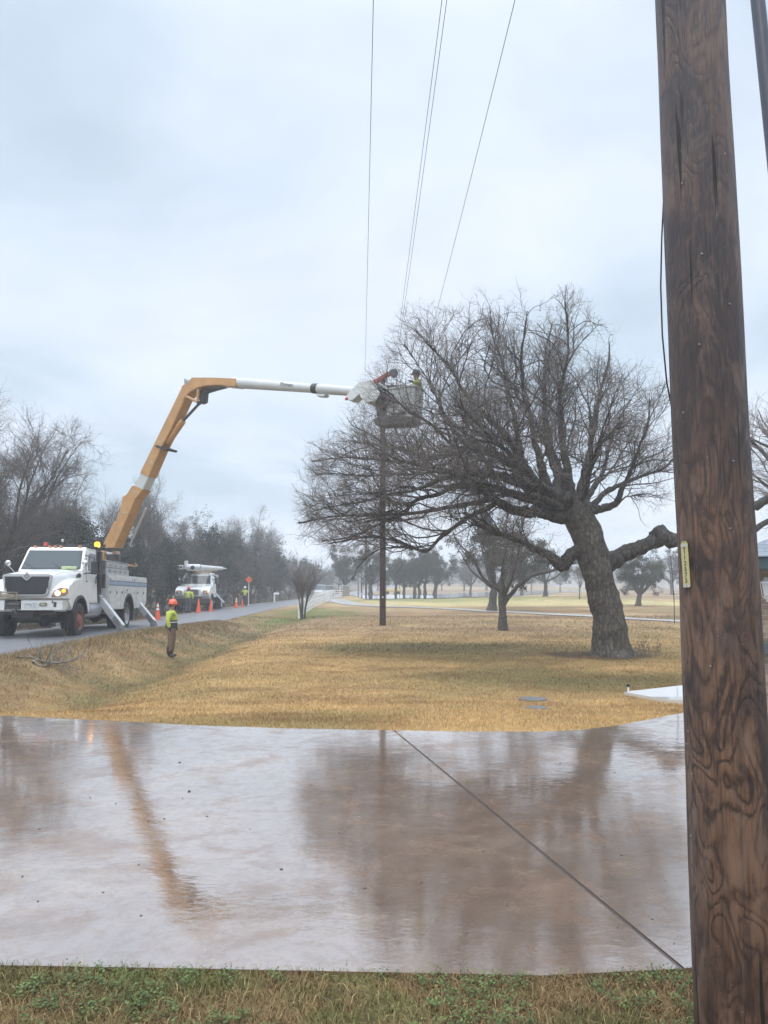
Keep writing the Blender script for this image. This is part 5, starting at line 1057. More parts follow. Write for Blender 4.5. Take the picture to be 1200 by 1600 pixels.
for a_, b_ in ((196, 800), (210, 768), (250, 690), (236, 722)):
    mb = MB(); q_ = [onp(a_ - 2, b_ - 3, -.004), onp(a_ + 3, b_ - 1, -.004), onp(a_ + 1.4, b_ + 3.4, -.004), onp(a_ - 3.6, b_ + 1.4, -.004)]; mb.quad(*[M1i @ v_ for v_ in q_]); mb.build('worn_decal', mat('worn_decal', (.50, .40, .26), .6, noise_amt=.4, noise_scale=30), lower)
# upper boom: a tapering round-cornered tube
U0, U1, U2 = onp(366, 598, .2), onp(497, 607.5, .2), onp(556, 612, .2)
mpp0, mpp1, mpp2 = [q.y / 1200 for q in (U0, U1, U2)]
mb = MB(); mb.cyl(M1i @ U0, M1i @ U1, 8.6 * mpp0, 7.2 * mpp1, 24); ub = mb.build('upper_boom', FIBRE, truck, smooth=True)
mb = MB(); mb.cyl(M1i @ U0.lerp(U1, -.01), M1i @ U0.lerp(U1, .045), 9.2 * mpp0, 9.0 * mpp0, 24); mb.build('boom_band', mat('band_pale', (.55, .57, .56), .5), ub, smooth=True)
dU = (U1 - U0).normalized(); mb = MB(); mb.cyl(M1i @ (U1 - dU * .22), M1i @ (U1 + dU * .02), 8.0 * mpp1, 8.6 * mpp1, 24); mb.build('tip_collar', DARK, ub, smooth=True)
mb = MB(); mb.cyl(M1i @ U1, M1i @ U2, 8.4 * mpp1, 7.4 * mpp2, 24); mb.prism([(495, 615), (509, 616), (506, 619.5), (494.5, 619)], lambda u, v, t: M1i @ (onp(u, v, .05) + ND * t), 0, .25, .01); mb.build('tip_section', FIBRE, ub, smooth=True)
# small script lettering on the upper boom
Lc = onp(452, 603.5, .2); tdir = dU; nn = -ND; upv = tdir.cross(ND); upv = upv if upv.z > 0 else -upv
r_ = 7.7 * mpp1 + .006
Mx = Matrix((tdir, upv, tdir.cross(upv))).transposed().to_4x4()
text_mesh('Pitman', .20, mat('lettering_black', (.04, .05, .05), .5), 'lettering', ub, .002, M1i @ Matrix.Translation(Lc + tdir.cross(upv) * (r_ + .0) + upv * .02) @ Mx)
# tip: knuckle covers, bucket, jib
def tprism(name, pts, t0, t1, m, parent, bev=.015): mb = MB(); mb.prism(pts, boomf, t0, t1, bev); return mb.build(name, m, parent)
PALE = mat('bucket_pale', (.56, .585, .57), .5, noise_amt=.12, noise_scale=3); SHROUD = mat('shroud_pale', (.60, .63, .62), .6, noise_amt=.12, noise_scale=2.5, bump=.4, bump_scale=4)
kn = tprism('knuckle_cover', [(541, 619), (546, 611), (562, 596), (573, 597), (566, 612), (550, 626), (543, 625)], .0, .42, SHROUD, truck)
tprism('bucket_shroud', [(562, 608), (569, 597), (585, 595), (594, 600), (596, 618), (590, 628), (574, 631), (565, 620)], -.12, .5, SHROUD, kn)
mb = MB(); mb.sph(M1i @ onp(541.5, 623, 0), .06); mb.build('red_knob', REDL, kn)
mech = tprism('bucket_mount', [(583, 617), (598, 613), (612, 620), (621, 640), (619, 651), (590, 653), (586, 634)], .0, .38, DARK, truck, .03)
mb = MB()
for i in range(9):
    a = onp(584 + random.uniform(0, 14), 606 + random.uniform(0, 8), random.uniform(-.2, .3)); b = onp(592 + random.uniform(0, 24), 640 + random.uniform(-10, 12), random.uniform(-.15, .1)); c = onp(605 + random.uniform(-10, 12), 620 + random.uniform(-8, 8), random.uniform(-.4, -.05)); mb.tube([M1i @ a, M1i @ a.lerp(c, .6), M1i @ c, M1i @ b.lerp(c, .3), M1i @ b], .022, 6)
mb.build('hydraulic_hoses', BLACK, mech, smooth=True)
tprism('bucket_floor_frame', [(586, 656), (600, 651), (644, 652), (650, 658), (640, 664), (590, 666)], -.15, .5, mat('underside_grey', (.12, .115, .11), .7, noise_amt=.3), mech)
# the bucket: open tapered box with lip and inner liner
BC = onp(632, 633, .25); hx, hy = .53, .38
bm = bmesh.new()
def ring(sx, sy, z): return [bm.verts.new(M1i @ (BC + HD * (a * sx) + ND * (b * sy) + Vector((0, 0, z)))) for a, b in ((-1, -.82), (-.82, -1), (.82, -1), (1, -.82), (1, .82), (.82, 1), (-.82, 1), (-1, .82))]
rs = [ring(hx * .86, hy * .86, -.56), ring(hx * .9, hy * .9, -.5), ring(hx, hy, .46), ring(hx + .04, hy + .04, .47), ring(hx + .04, hy + .04, .52), ring(hx - .03, hy - .03, .52), ring(hx - .05, hy - .05, .0), ring(hx * .84, hy * .84, -.5)]
for i in range(len(rs) - 1):
    for k in range(8): bm.faces.new((rs[i][k], rs[i][(k + 1) % 8], rs[i + 1][(k + 1) % 8], rs[i + 1][k]))
bm.faces.new(rs[0][::-1]); bm.faces.new(rs[-1]); bmesh.ops.recalc_face_normals(bm, faces=bm.faces)
mb = MB(); mb._add(bm); bk = mb.build('bucket', PALE, truck)
mb = MB(); mb.box((-.25, -.03, -.03), (.25, .03, .03)); mb.build('bucket_step', DARK, bk); bk_step = bpy.data.objects['bucket_step']; bk_step.location = M1i @ (BC - ND * (hy + .02) + Vector((0, 0, -.35)))
bk_step.rotation_euler = (0, 0, math.atan2(HD.y, HD.x) - YAW1)
# material jib: red arm with a winch head and a hanging rope
J0, J1_ = onp(586, 597, -.1), onp(610, 583, -.1)
mb = MB(); dj = (J1_ - J0); Mj = M1i @ Matrix.Translation(J0) @ dj.to_track_quat('Z', 'Y').to_matrix().to_4x4(); mb.box((-.06, -.065, -.04), (.06, .065, dj.length), .012, M=Mj); jb_ = mb.build('jib_arm', mat('jib_red', (.42, .11, .07), .5, noise_amt=.3), truck)
mb = MB(); mb.sph(M1i @ onp(614, 582, -.1), .13, (1, 1, .9), 14); mb.cyl(M1i @ onp(616, 582, -.3), M1i @ onp(616, 585, .12), .12, n=16, bev=.02); mb.build('jib_winch', mat('winch_grey', (.13, .14, .16), .5), jb_, smooth=True)
mb = MB(); mb.tube([M1i @ onp(620, 588, -.2), M1i @ onp(620, 600, -.2), M1i @ onp(620.5, 609, -.2)], .014, 5); mb.build('jib_rope', BLACK, jb_)
mb = MB(); mb.tube([M1i @ onp(589, 600, -.1), M1i @ onp(592, 608, -.1), M1i @ onp(600, 617, -.05)], .035, 6); mb.build('jib_mount', DARK, jb_)
# amber strobe behind the cab
mb = MB(); bpz = M1i @ Vector(at(152, 851, 27.4)); mb.cyl(bpz + Vector((0, 0, -.09)), bpz + Vector((0, 0, .09)), .10, .085, 16, bev=.02); ab = mb.build('amber_beacon', mat('amber_strobe', (.9, .35, .02), .3, emis=(1, .45, .02), estr=5), truck, smooth=True)
mb = MB(); mb.tube([bpz + Vector((0, 0, -.09)), Vector((bpz.x, bpz.y, 2.3))], .03, 6); mb.build('beacon_post', BLACK, truck)

# ------------------------------------------------------------------ second truck: digger derrick stowed over the cab
T2x = (299 - 600) / 1200 * 54.5; T2 = Vector((T2x, 55.9, Hs(T2x, 56) - .02)); 
t2 = empty('digger_truck', T2, .07, 'white digger derrick truck parked on the far side of the road behind the cones', 'truck'); t2.scale = (1.02, 1.02, 1.02)
truck_front(t2, 1); rear_bits(t2, 4.9, WH_RIM)
mb = MB(); mb.box((-.95, -1.12, 1.25), (-.1, -1.055, 1.66), .01) if False else mb.box((-.42, -1.115, 1.18), (.42, -1.055, 1.60), .02); g2 = mb.build('grille', mat('grille_mesh', (.32, .34, .35), .4, metal=.3), t2)
mb = MB()
for i in range(9): mb.box((-.38, -1.125, 1.22 + i * .042), (.38, -1.116, 1.235 + i * .042))
mb.build('grille_slats', DARK, g2)
mb = MB(); mb.box((-1.22, -1.35, .62), (1.22, -1.15, .98), .03); mb.build('bumper', DARK, t2)
mb = MB(); mb.box((-1.1, 2.5, 1.0), (1.1, 7.4, 1.15), .01); mb.box((-1.0, 2.5, 1.15), (1.0, 3.2, 1.7), .02); mb.build('flatbed', DARK, t2)
mb = MB(); mb.box((.75, 6.8, 1.16), (1.15, 7.4, 1.5), .02); mb.box((-.2, 4.0, 1.15), (1.1, 4.8, 1.55), .02); mb.build('bed_boxes', mat('bed_dark', (.07, .075, .08), .6, noise_amt=.3), t2)
mb = MB(); mb.box((1.02, 2.55, 2.0), (1.16, 3.0, 2.65), .02); mb.build('side_cabinet', WHITE2, t2)
mb = MB(); mb.cyl((0, 4.6, 1.15), (0, 4.6, 2.5), .32, n=20); mb.box((-.35, 4.2, 2.4), (.35, 5.0, 2.95), .04); mb.build('derrick_pedestal', WHITE2, t2, smooth=True)
mb = MB(); mb.cyl((-.25, 4.6, 3.05), (-.35, -.3, 3.15), .21, .17, 16, bev=.01); mb.cyl((-.35, -.3, 3.15), (-.37, -.9, 3.17), .14, .14, 16); db = mb.build('derrick_boom', WHITE, t2, smooth=True)
mb = MB(); mb.cyl((.35, -.6, 3.12), (1.5, 2.5, 3.12), .20, .12, 16, bev=.01); mb.cyl((-.5, -.75, 3.12), (.4, -.6, 3.12), .23, .23, 18, bev=.02); mb.cyl((1.45, 2.4, 3.12), (1.75, 3.1, 3.12), .08, .02, 12); mb.build('auger', WHITE2, db, smooth=True)
mb = MB(); mb.lathe([(.10, -.04), (.15, -.04), (.15, 0), (.10, 0)], (-.05, -.98, 3.1), 18, 'Y'); mb.build('auger_ring', DARK, db)
mb = MB(); mb.box((-1.0, -.9, 2.98), (-.72, -.7, 3.28), .02); mb.box((-.66, -.8, 3.0), (-.42, -.6, 3.58), .03); mb.box((-1.15, -.82, 3.24), (-.5, -.78, 3.27)); mb.build('derrick_head', WHITE2, db)
mb = MB(); mb.box((-.95, -.93, 3.06), (-.80, -.91, 3.2)); mb.build('head_opening', BLACK, db)
mb = MB(); mb.box((-.75, 1.0, 2.76), (.8, 1.2, 2.84), .01); mb.box((-.6, 1.9, 2.76), (.8, 2.1, 2.9), .01); mb.box((-.4, 1.3, 2.78), (.2, 1.8, 2.98), .02)
mb.tube([(-.6, 1.1, 2.84), (.9, 2.2, 2.9)], .05, 6); mb.tube([(-.2, 1.1, 2.86), (1.2, 2.4, 2.94)], .04, 6); mb.build('boom_rest', mat('tan_wood', (.35, .27, .20), .7, noise_amt=.3), t2)
mb = MB(); M = Matrix.Translation((1.18, .95, 1.15)) @ Matrix.Rotation(R(-38), 4, 'Y'); mb.box((-.06, -.1, -1.0), (.06, .1, .25), .01, M=Matrix.Translation((1.15, 1.6, 1.35)) @ Matrix.Rotation(R(-42), 4, 'Y')); mb.build('outrigger_leg', WHITE2, t2)

# ------------------------------------------------------------------ cones
def cone(name, h, m, loc, label, tall=True, sc=1):
    c = empty(name, loc, random.uniform(-.3, .3), label, 'traffic cone', 'orange cones set out on the road')
    s = h / .91
    mb = MB(); mb.lathe([(.165 * s, .03 * s), (.15 * s, .045 * s), (.030 * s, .90 * s), (.02 * s, .91 * s), (.001, .905 * s)], n=20, caps=False); mb.build('cone_body', ORANGE, c, smooth=True)
    mb = MB(); mb.box((-.20 * s, -.20 * s, 0), (.20 * s, .20 * s, .035 * s), .01); mb.build('base', mat('cone_base', (.28, .06, .03), .6, noise_amt=.4), c)
    if tall:
        rr = lambda z: (.15 - (z - .045) / .855 * .12) * s + .003
        for a, b in ((.52, .62), (.68, .83)):
            mb = MB(); mb.lathe([(rr(a), a * s), (rr(b), b * s)], n=20, caps=False); mb.build('reflective_collar', REFL, c, smooth=True)
    return c
for px, pb, Y, h, tall, lab in [(246, 969, 42, .95, True, 'orange cone with white collars beside the rear outrigger of the bucket truck'), (310, 957.5, 52, .95, False, 'plain orange cone just right of the pink-helmeted worker by the digger truck'), (329.4, 955.5, 54, .85, False, 'orange cone near the front wheel of the digger truck, right of the worker'), (369, 949.5, 61, .85, True, 'taller orange cone of the pair left of the flagger'), (378.5, 947.5, 64, .68, False, 'short orange cone right at the feet of the flagger')]:
    p = at(px, pb, Y); z = rz(Y) + .03; cone('traffic_cone', h, ORANGE, (p.x, Y, float(z) + .01), lab, tall)

# ------------------------------------------------------------------ people
def skin_mesh(name, nodes, edges, m, parent=None, sub=2, root=0):
    me = bpy.data.meshes.new(name); me.from_pydata([n[0] for n in nodes], edges, []); o = bpy.data.objects.new(name, me); COL.objects.link(o)
    sk = o.modifiers.new('s', 'SKIN'); sk.use_smooth_shade = True; sk.branch_smoothing = .3
    for i, n in enumerate(nodes):
        r = n[1]; me.skin_vertices[0].data[i].radius = r if hasattr(r, '__len__') else (r, r); me.skin_vertices[0].data[i].use_root = (i == root)
    if sub: ss = o.modifiers.new('u', 'SUBSURF'); ss.levels = sub; ss.render_levels = sub
    dg = bpy.context.evaluated_depsgraph_get(); m2 = bpy.data.meshes.new_from_object(o.evaluated_get(dg)); bpy.data.objects.remove(o); bpy.data.meshes.remove(me)
    m2.name = name; m2.materials.clear(); m2.materials.append(m); m2.polygons.foreach_set('use_smooth', [True] * len(m2.polygons))
    q = bpy.data.objects.new(name, m2); COL.objects.link(q); q.parent = parent; return q
def chain(pts, rads, off=0, start=None):
    n = [(tuple(p), r) for p, r in zip(pts, rads)]; e = [(off + i, off + i + 1) for i in range(len(n) - 1)]
    if start is not None: e = [(start, off)] + e
    return n, e
def person(loc, rot, label, top, helm, trouser, hair=True, arms=None, legs=None, height=1.78, beard=False, belt=None, vest_only=False, boots=BOOT, lower=True, sleeve=None, look=0.0, boot_h=.12, glove=None, group=None, bulk=1.1):
    """local frame: faces +x, y to its left, z up. arms: two lists shoulder, elbow, wrist"""
    s = height / 1.78
    A = arms or [[(0, .19, 1.44), (-.04, .25, 1.17), (.03, .24, .92)], [(0, -.19, 1.44), (-.04, -.25, 1.17), (.03, -.24, .92)]]
    Lg = legs or [[(0, .10, .93), (.02, .11, .50), (-.02, .11, .08)], [(0, -.10, .93), (.03, -.11, .50), (.02, -.11, .08)]]
    V = Vector
    # body: one continuous surface
    nodes = [((0, 0, .95), (.13, .15)), ((-.01, 0, 1.12), (.10, .13)), ((0, 0, 1.30), (.12, .15)), ((0, 0, 1.43), (.08, .12)), ((.01, 0, 1.52), .055), ((.03, 0, 1.60), (.085, .07)), ((.03, 0, 1.69), (.095, .078)), ((.025, 0, 1.755), (.06, .055))]
    edges = [(i, i + 1) for i in range(7)]
    nodes += [((.125, 0, 1.635), .014)]; edges += [(5, 8)]    # nose
    for si, a in enumerate(A):
        sh, el, wr = map(V, a); o = len(nodes); d = (wr - el).normalized(); pal = wr + d * .05; side = d.cross(V((1, 0, 0))).normalized() if abs(d.x) < .9 else V((0, 1, 0)); sg = 1 if si == 0 else -1
        nodes += [(tuple(sh), .055), (tuple(el), .042), (tuple(wr), .027), (tuple(pal), (.030, .022))]; edges += [(3, o), (o, o + 1), (o + 1, o + 2), (o + 2, o + 3)]
        acr = d.cross(side).normalized(); curl = side * sg * -1
        for k, fl in enumerate((.062, .072, .068, .052)):
            b = pal + acr * (-.027 + .018 * k) + d * .03; f1 = b + d * fl * .5 + curl * .008; f2 = f1 + d * fl * .4 + curl * .022; q = len(nodes)
            nodes += [(tuple(b), .010), (tuple(f1), .009), (tuple(f2), .008)]; edges += [(o + 3, q), (q, q + 1), (q + 1, q + 2)]
        b = pal - acr * .032; q = len(nodes); nodes += [(tuple(b), .011), (tuple(b + d * .035 - acr * .018 + curl * .01), .009)]; edges += [(o + 3, q), (q, q + 1)]
    if lower:
        for l in Lg:
            h, k, a = map(V, l); o = len(nodes); nodes += [(tuple(h), .085), (tuple(k), .058), (tuple(a), .042), (tuple(a + V((.14, 0, -.03))), .035)]; edges += [(0, o), (o, o + 1), (o + 1, o + 2), (o + 2, o + 3)]
    body = skin_mesh('person', nodes, edges, SKIN if not glove else SKIN, sub=1)
    body.location = loc; body.rotation_euler = (0, 0, rot); body.scale = (s, s, s); tag(body, label, 'person', group)
    # face details
    mb = MB()
    for y in (-.034, .034): mb.sph((.112, y, 1.66), .011, n=8)
    mb.build('eyes', mat('eye_dark', (.02, .015, .012), .3), body, smooth=True)
    mb = MB(); mb.box((.108, -.025, 1.588), (.122, .025, 1.598), .003); mb.build('mouth', mat('lip', (.22, .08, .06), .5), body)
    mb = MB()
    for y in (-1, 1): mb.sph((.02, y * .085, 1.645), .03, (.7, .35, 1), 8)
    mb.build('ears', SKIN, body, smooth=True)
    # upper clothing
    jn = [((0, 0, 1.0), (.15, .175)), ((-.01, 0, 1.14), (.135, .165)), ((0, 0, 1.30), (.145, .18)), ((0, 0, 1.42), (.105, .16)), ((.0, 0, 1.49), (.075, .085))]; je = [(0, 1), (1, 2), (2, 3), (3, 4)]
    for a in A:
        sh, el, wr = map(V, a); o = len(jn); jn += [(tuple(sh), .078), (tuple(el), .062)]; je += [(3, o), (o, o + 1)]
        if not vest_only: jn += [(tuple(wr), .048)]; je += [(o + 1, o + 2)]
    if vest_only: jn = jn[:5] ; je = je[:4]; 
    if vest_only:
        for a in A:
            sh, el, wr = map(V, a); o = len(jn); jn += [(tuple(sh), .075)]; je += [(3, o)]
    jn = [(p_, tuple(q_ * bulk for q_ in r_) if hasattr(r_, '__len__') else r_ * bulk) for p_, r_ in jn]; skin_mesh('jacket' if not vest_only else 'vest', jn, je, top, body, 2)
    if vest_only:
        sn = []; se = []
        for a in A:
            sh, el, wr = map(V, a); o = len(sn); sn += [(tuple(sh), .062), (tuple(el), .056), (tuple(wr), .044)]; se += [(o, o + 1), (o + 1, o + 2)]
            skin_mesh('sleeve', [(tuple(sh), .062), (tuple(el), .056), (tuple(wr), .044)], [(0, 1), (1, 2)], sleeve or NAVY, body, 1)
    if glove:
        for a in A:
            sh, el, wr = map(V, a); d = (wr - el).normalized(); skin_mesh('glove', [(tuple(wr - d * .05), .04), (tuple(wr + d * .03), .043), (tuple(wr + d * .09), (.042, .034)), (tuple(wr + d * .14 + V((.02, 0, 0))), .026)], [(0, 1), (1, 2), (2, 3)], glove, body, 1)
    if belt:
        for z0, z1, m_, rr in belt:
            mb = MB(); secs = []
            for z in (z0, (z0 + z1) / 2, z1): secs.append([Vector((rr * bulk * .82 * math.cos(a_) - .005, rr * bulk * .98 * math.sin(a_), z)) for a_ in [2 * math.pi * k / 20 for k in range(20)]])
            mb.loft(secs, caps=False); mb.build('waist_band', m_, body, smooth=True)
    if lower:
        for l in Lg:
            h, k, a = map(V, l); skin_mesh('trouser_leg', [((h.x, h.y, 1.0), (.11 * bulk, .10)), (tuple(h), (.118 * bulk, .108)), (tuple(h.lerp(k, .5)), .098 * bulk), (tuple(k), .084 * bulk), (tuple(k.lerp(a, .5)), .082 * bulk), (tuple(a + V((0, 0, .04))), .080 * bulk)], [(i, i + 1) for i in range(5)], trouser, body, 1)
            bh = boot_h; up = a + V((0, 0, bh))
            skin_mesh('boot', [(tuple(k.lerp(a, 1 - min(1, bh / .42))), (.072 if bh < .2 else .092) * bulk), (tuple(a + V((-.01, 0, .06))), .074 * bulk), (tuple(a + V((.03, 0, -.015))), (.055, .05)), (tuple(a + V((.13, 0, -.03))), (.042, .048)), (tuple(a + V((.19, 0, -.035))), (.03, .04))], [(i, i + 1) for i in range(4)], boots, body, 1)
    # helmet
    mb = MB(); n = 22; secs = []
    for z, r in ((1.685, 1.0), (1.72, 1.0), (1.765, .93), (1.80, .78), (1.825, .5), (1.835, .12)): secs.append([Vector((.02 + .138 * r * math.cos(2 * math.pi * k / n), .118 * r * math.sin(2 * math.pi * k / n), z)) for k in range(n)])
    mb.loft(secs); 
    bmx = bmesh.new(); top_ = [bmx.verts.new((.02 + (.150 + .065 * max(0, math.cos(a_)) ** 2) * math.cos(a_), .128 * math.sin(a_), 1.692 - .012 * max(0, math.cos(a_)))) for a_ in [2 * math.pi * k / n for k in range(n)]]; bmx.faces.new(top_); r = bmesh.ops.extrude_face_region(bmx, geom=bmx.faces[:])
    for v in [g for g in r['geom'] if isinstance(g, bmesh.types.BMVert)]: v.co.z -= .012
    bmesh.ops.recalc_face_normals(bmx, faces=bmx.faces); mb._add(bmx); mb.box((-.09, -.014, 1.80), (.12, .014, 1.843), .008); mb.build('hard_hat', helm, body, smooth=True, angle=40)
    if hair: mb = MB(); mb.sph((.0, 0, 1.655), .096, (1.0, .86, .85), 14); mb.build('hair', HAIR, body, smooth=True)
    if beard: mb = MB(); mb.sph((.085, 0, 1.585), .062, (.8, .95, 1.15), 12); mb.build('beard', HAIR, body, smooth=True)
    return body
# foreground worker, in profile facing right
wg = at(267, 1024, 24.3); wz = Hs(wg.x, wg.y)
person((wg.x, wg.y, wz + .02), .12, 'bearded worker in lime shirt, orange hard hat and brown trousers standing in the ditch', LIME, HELM_O, PANTS, arms=[[(-.01, .19, 1.44), (-.05, .24, 1.16), (.08, .22, .96)], [(-.02, -.19, 1.44), (-.09, -.25, 1.17), (-.03, -.23, .93)]],
       legs=[[(0, .09, .93), (.03, .10, .50), (-.02, .10, .08)], [(0, -.09, .93), (.0, -.10, .50), (-.05, -.10, .08)]], beard=True, belt=[(1.045, 1.10, NAVY, .185), (1.102, 1.125, REFL, .187), (.93, 1.045, NAVY, .182), (1.127, 1.175, NAVY, .185)], boot_h=.36, glove=NAVY, height=1.74, bulk=1.22)
p2 = at(294, 958, 52.0); p2.z = float(Hs(p2.x, p2.y)); p2.z = max(p2.z, float(rz(52)) - .05)
person(tuple(p2), R(80), 'worker in lime top and pink-red hard hat standing in front of the digger truck', LIME, HELM_P, GREYP, arms=[[(0, .19, 1.44), (.05, .33, 1.22), (.14, .27, 1.02)], [(0, -.19, 1.44), (.0, -.32, 1.2), (.04, -.30, .98)]], vest_only=False, belt=[(.92, 1.06, mat('tool_belt', (.10, .085, .08), .7), .20)], height=1.74, glove=NAVY)
p3 = at(382.5, 946.5, 65); p3.z = float(rz(65)) + .03
SGN = at(388.3, 946.5, 64.8); SGN.z = float(rz(65)) + .03
person(tuple(p3), R(-95), 'flagger in lime and a white hard hat, one hand raised to the face', LIME, HELM_W, NAVY, arms=[[(0, .19, 1.44), (.14, .28, 1.26), (.10, .37, 1.38)], [(.0, -.19, 1.44), (.12, -.26, 1.30), (.17, -.12, 1.60)]], vest_only=True, sleeve=LIME, height=1.66)
sg = empty('stop_slow_sign', SGN, R(0), 'orange-red diamond sign on a tall white pole held upright by the flagger', 'sign')
mb = MB(); mb.cyl((0, 0, .03), (0, 0, 2.05), .028, n=12); mb.build('pole', REFL, sg, smooth=True)
mb = MB(); mb.cyl((0, 0, 0), (0, 0, .05), .075, n=14); mb.build('foot', BLACK, sg)
mb = MB(); d2 = .30; mb.prism([(d2 * math.cos(R(22.5 + 45 * k)), d2 * math.sin(R(22.5 + 45 * k))) for k in range(8)] if False else [(0, -d2), (d2, 0), (0, d2), (-d2, 0)], lambda u, v, t: Vector((u, t, 2.25 + v)), -.035, -.03 + .008); pn = mb.build('sign_panel', mat('sign_orange', (.72, .13, .07), .5), sg)
text_mesh('SLOW', .15, mat('sign_ink', (.25, .03, .02), .6), 'sign_lettering', pn, .002, Matrix.Translation((0, -.037, 2.25)) @ Matrix.Rotation(R(90), 4, 'X'), .002)
# worker up in the bucket
bw = BC + HD * .30 + Vector((0, 0, -.52)) - ND * .05
hw = Vector(at(656, 600, BC.y)) 
person((hw.x - .10, BC.y - .05, hw.z - 1.38), R(200), 'worker in lime and a dark helmet up in the bucket among the branches', LIME, mat('helmet_dark', (.06, .065, .08), .4), NAVY, arms=[[(0, .19, 1.44), (.12, .33, 1.30), (.30, .38, 1.32)], [(0, -.19, 1.44), (-.05, -.36, 1.42), (.02, -.55, 1.32)]], glove=NAVY, lower=True, legs=[[(0, .08, .93), (.0, .09, .78), (-.0, .09, .66)], [(0, -.08, .93), (.0, -.09, .78), (0, -.09, .66)]])
# ------------------------------------------------------------------ poles and wires
def pole_wood():
    m = bpy.data.materials.new('pole_wood'); m.use_nodes = True; nt = m.node_tree; N = nt.nodes; L = nt.links; b = N['Principled BSDF']
    tc = N.new('ShaderNodeTexCoord')
    def nz(scale, detail, rough, st, dist=0, off=(0, 0, 0)):
        mp = N.new('ShaderNodeMapping'); mp.inputs['Scale'].default_value = st; mp.inputs['Location'].default_value = off; L.new(tc.outputs['Object'], mp.inputs[0])
        n = N.new('ShaderNodeTexNoise'); n.inputs['Scale'].default_value = scale; n.inputs['Detail'].default_value = detail; n.inputs['Roughness'].default_value = rough; n.inputs['Distortion'].default_value = dist; L.new(mp.outputs[0], n.inputs['Vector']); return n
    def math_(op, a, b_=None, c=None):
        x = N.new('ShaderNodeMath'); x.operation = op
        for i, v in enumerate((a, b_, c)):
            if v is None: continue
            if isinstance(v, (int, float)): x.inputs[i].default_value = v
            else: L.new(v, x.inputs[i])
        return x.outputs[0]
    def mr(v, a, b_, c, d): r = N.new('ShaderNodeMapRange'); r.inputs[1].default_value = a; r.inputs[2].default_value = b_; r.inputs[3].default_value = c; r.inputs[4].default_value = d; L.new(v, r.inputs[0]); return r.outputs[0]
    def mix(f, a, b_, mode='MIX'):
        x = N.new('ShaderNodeMix'); x.data_type = 'RGBA'; x.blend_type = mode
        (L.new(f, x.inputs[0]) if not isinstance(f, (int, float)) else setattr(x.inputs[0], 'default_value', f))
        for i, v in ((6, a), (7, b_)):
            if isinstance(v, tuple): x.inputs[i].default_value = (*v, 1)
            else: L.new(v, x.inputs[i])
        return x.outputs[2]
    # growth rings cut by the peeled surface appear as contour lines
    f1 = nz(6.0, 1.2, .45, (1, 1, .42), .9); wob = nz(24, 6, .75, (1, 1, .4))
    h = math_('MULTIPLY_ADD', wob.outputs[0], .13, f1.outputs[0]); ph = math_('MULTIPLY', h, 21.0); fr = math_('PINGPONG', ph, 1.0)
    line = mr(fr, .35, .95, 0, 1); line = math_('POWER', line, 1.5)
    patch = nz(2.2, 4, .6, (1.2, 1.2, .5), .3, (3, 1, 7)); vis = mr(patch.outputs[0], .36, .58, .55, 1.0); line = math_('MULTIPLY', line, vis)
    fib = nz(60, 4, .7, (1, 1, .035)); fib2 = nz(160, 3, .7, (1, 1, .05)); tone = nz(3.0, 5, .6, (1, 1, .45), .4, (9, 3, 1)); dark = nz(3.4, 5, .62, (1, 1, .55), .6, (2, 8, 4))
    col = mix(mr(tone.outputs[0], .36, .62, 0, 1), (.042, .025, .019), (.20, .108, .064))
    col = mix(mr(fib.outputs[0], .42, .66, 0, .75), col, (.035, .024, .022))
    col = mix(mr(fib2.outputs[0], .54, .70, 0, .42), col, (.22, .165, .135))
    col = mix(math_('MULTIPLY', line, .85), col, (.022, .014, .012))
    col = mix(mr(dark.outputs[0], .49, .60, 0, .86), col, (.020, .016, .018))
    mot = nz(7.5, 6, .68, (1.3, 1.3, .5), .8, (4, 2, 9)); col = mix(mr(mot.outputs[0], .52, .64, 0, .55), col, (.205, .135, .10)); col = mix(mr(mot.outputs[0], .45, .36, 0, .7), col, (.026, .020, .022))
    # weathered greyer higher up, warmer near the ground
    sp = N.new('ShaderNodeSeparateXYZ'); L.new(tc.outputs['Object'], sp.inputs[0]); gz = mr(sp.outputs[2], 1.2, 3.8, .0, .6); col = mix(gz, col, mix(.45, col, (.12, .11, .125)))
    wz = mr(sp.outputs[2], .0, 1.4, .5, 0); col = mix(wz, col, mix(.4, col, (.12, .055, .03)))
    ck = nz(22, 2, .5, (1, 1, .03), .15, (5, 5, 0)); crack = mr(ck.outputs[0], .645, .675, 0, 1); col = mix(math_('MULTIPLY', crack, .9), col, (.012, .009, .008))
    spk = nz(120, 2, .6, (1, 1, .7)); col = mix(mr(spk.outputs[0], .735, .76, 0, .6), col, (.45, .42, .40))
    L.new(col, b.inputs['Base Color']); b.inputs['Roughness'].default_value = .52; b.inputs['Specular IOR Level'].default_value = .45
    hh = math_('MULTIPLY_ADD', crack, -1.2, math_('MULTIPLY_ADD', line, -.12, fib.outputs[0]))
    bp = N.new('ShaderNodeBump'); bp.inputs['Strength'].default_value = .9; bp.inputs['Distance'].default_value = .014; L.new(hh, bp.inputs['Height']); L.new(bp.outputs[0], b.inputs['Normal'])
    return m
PW = pole_wood()
NP = Vector((1.292, 2.95, -.12)); NPH = 11.9
np_ = empty('utility_pole', NP, 0, 'big dark wooden utility pole in the foreground with swirling grain and a yellow number tag', 'pole')
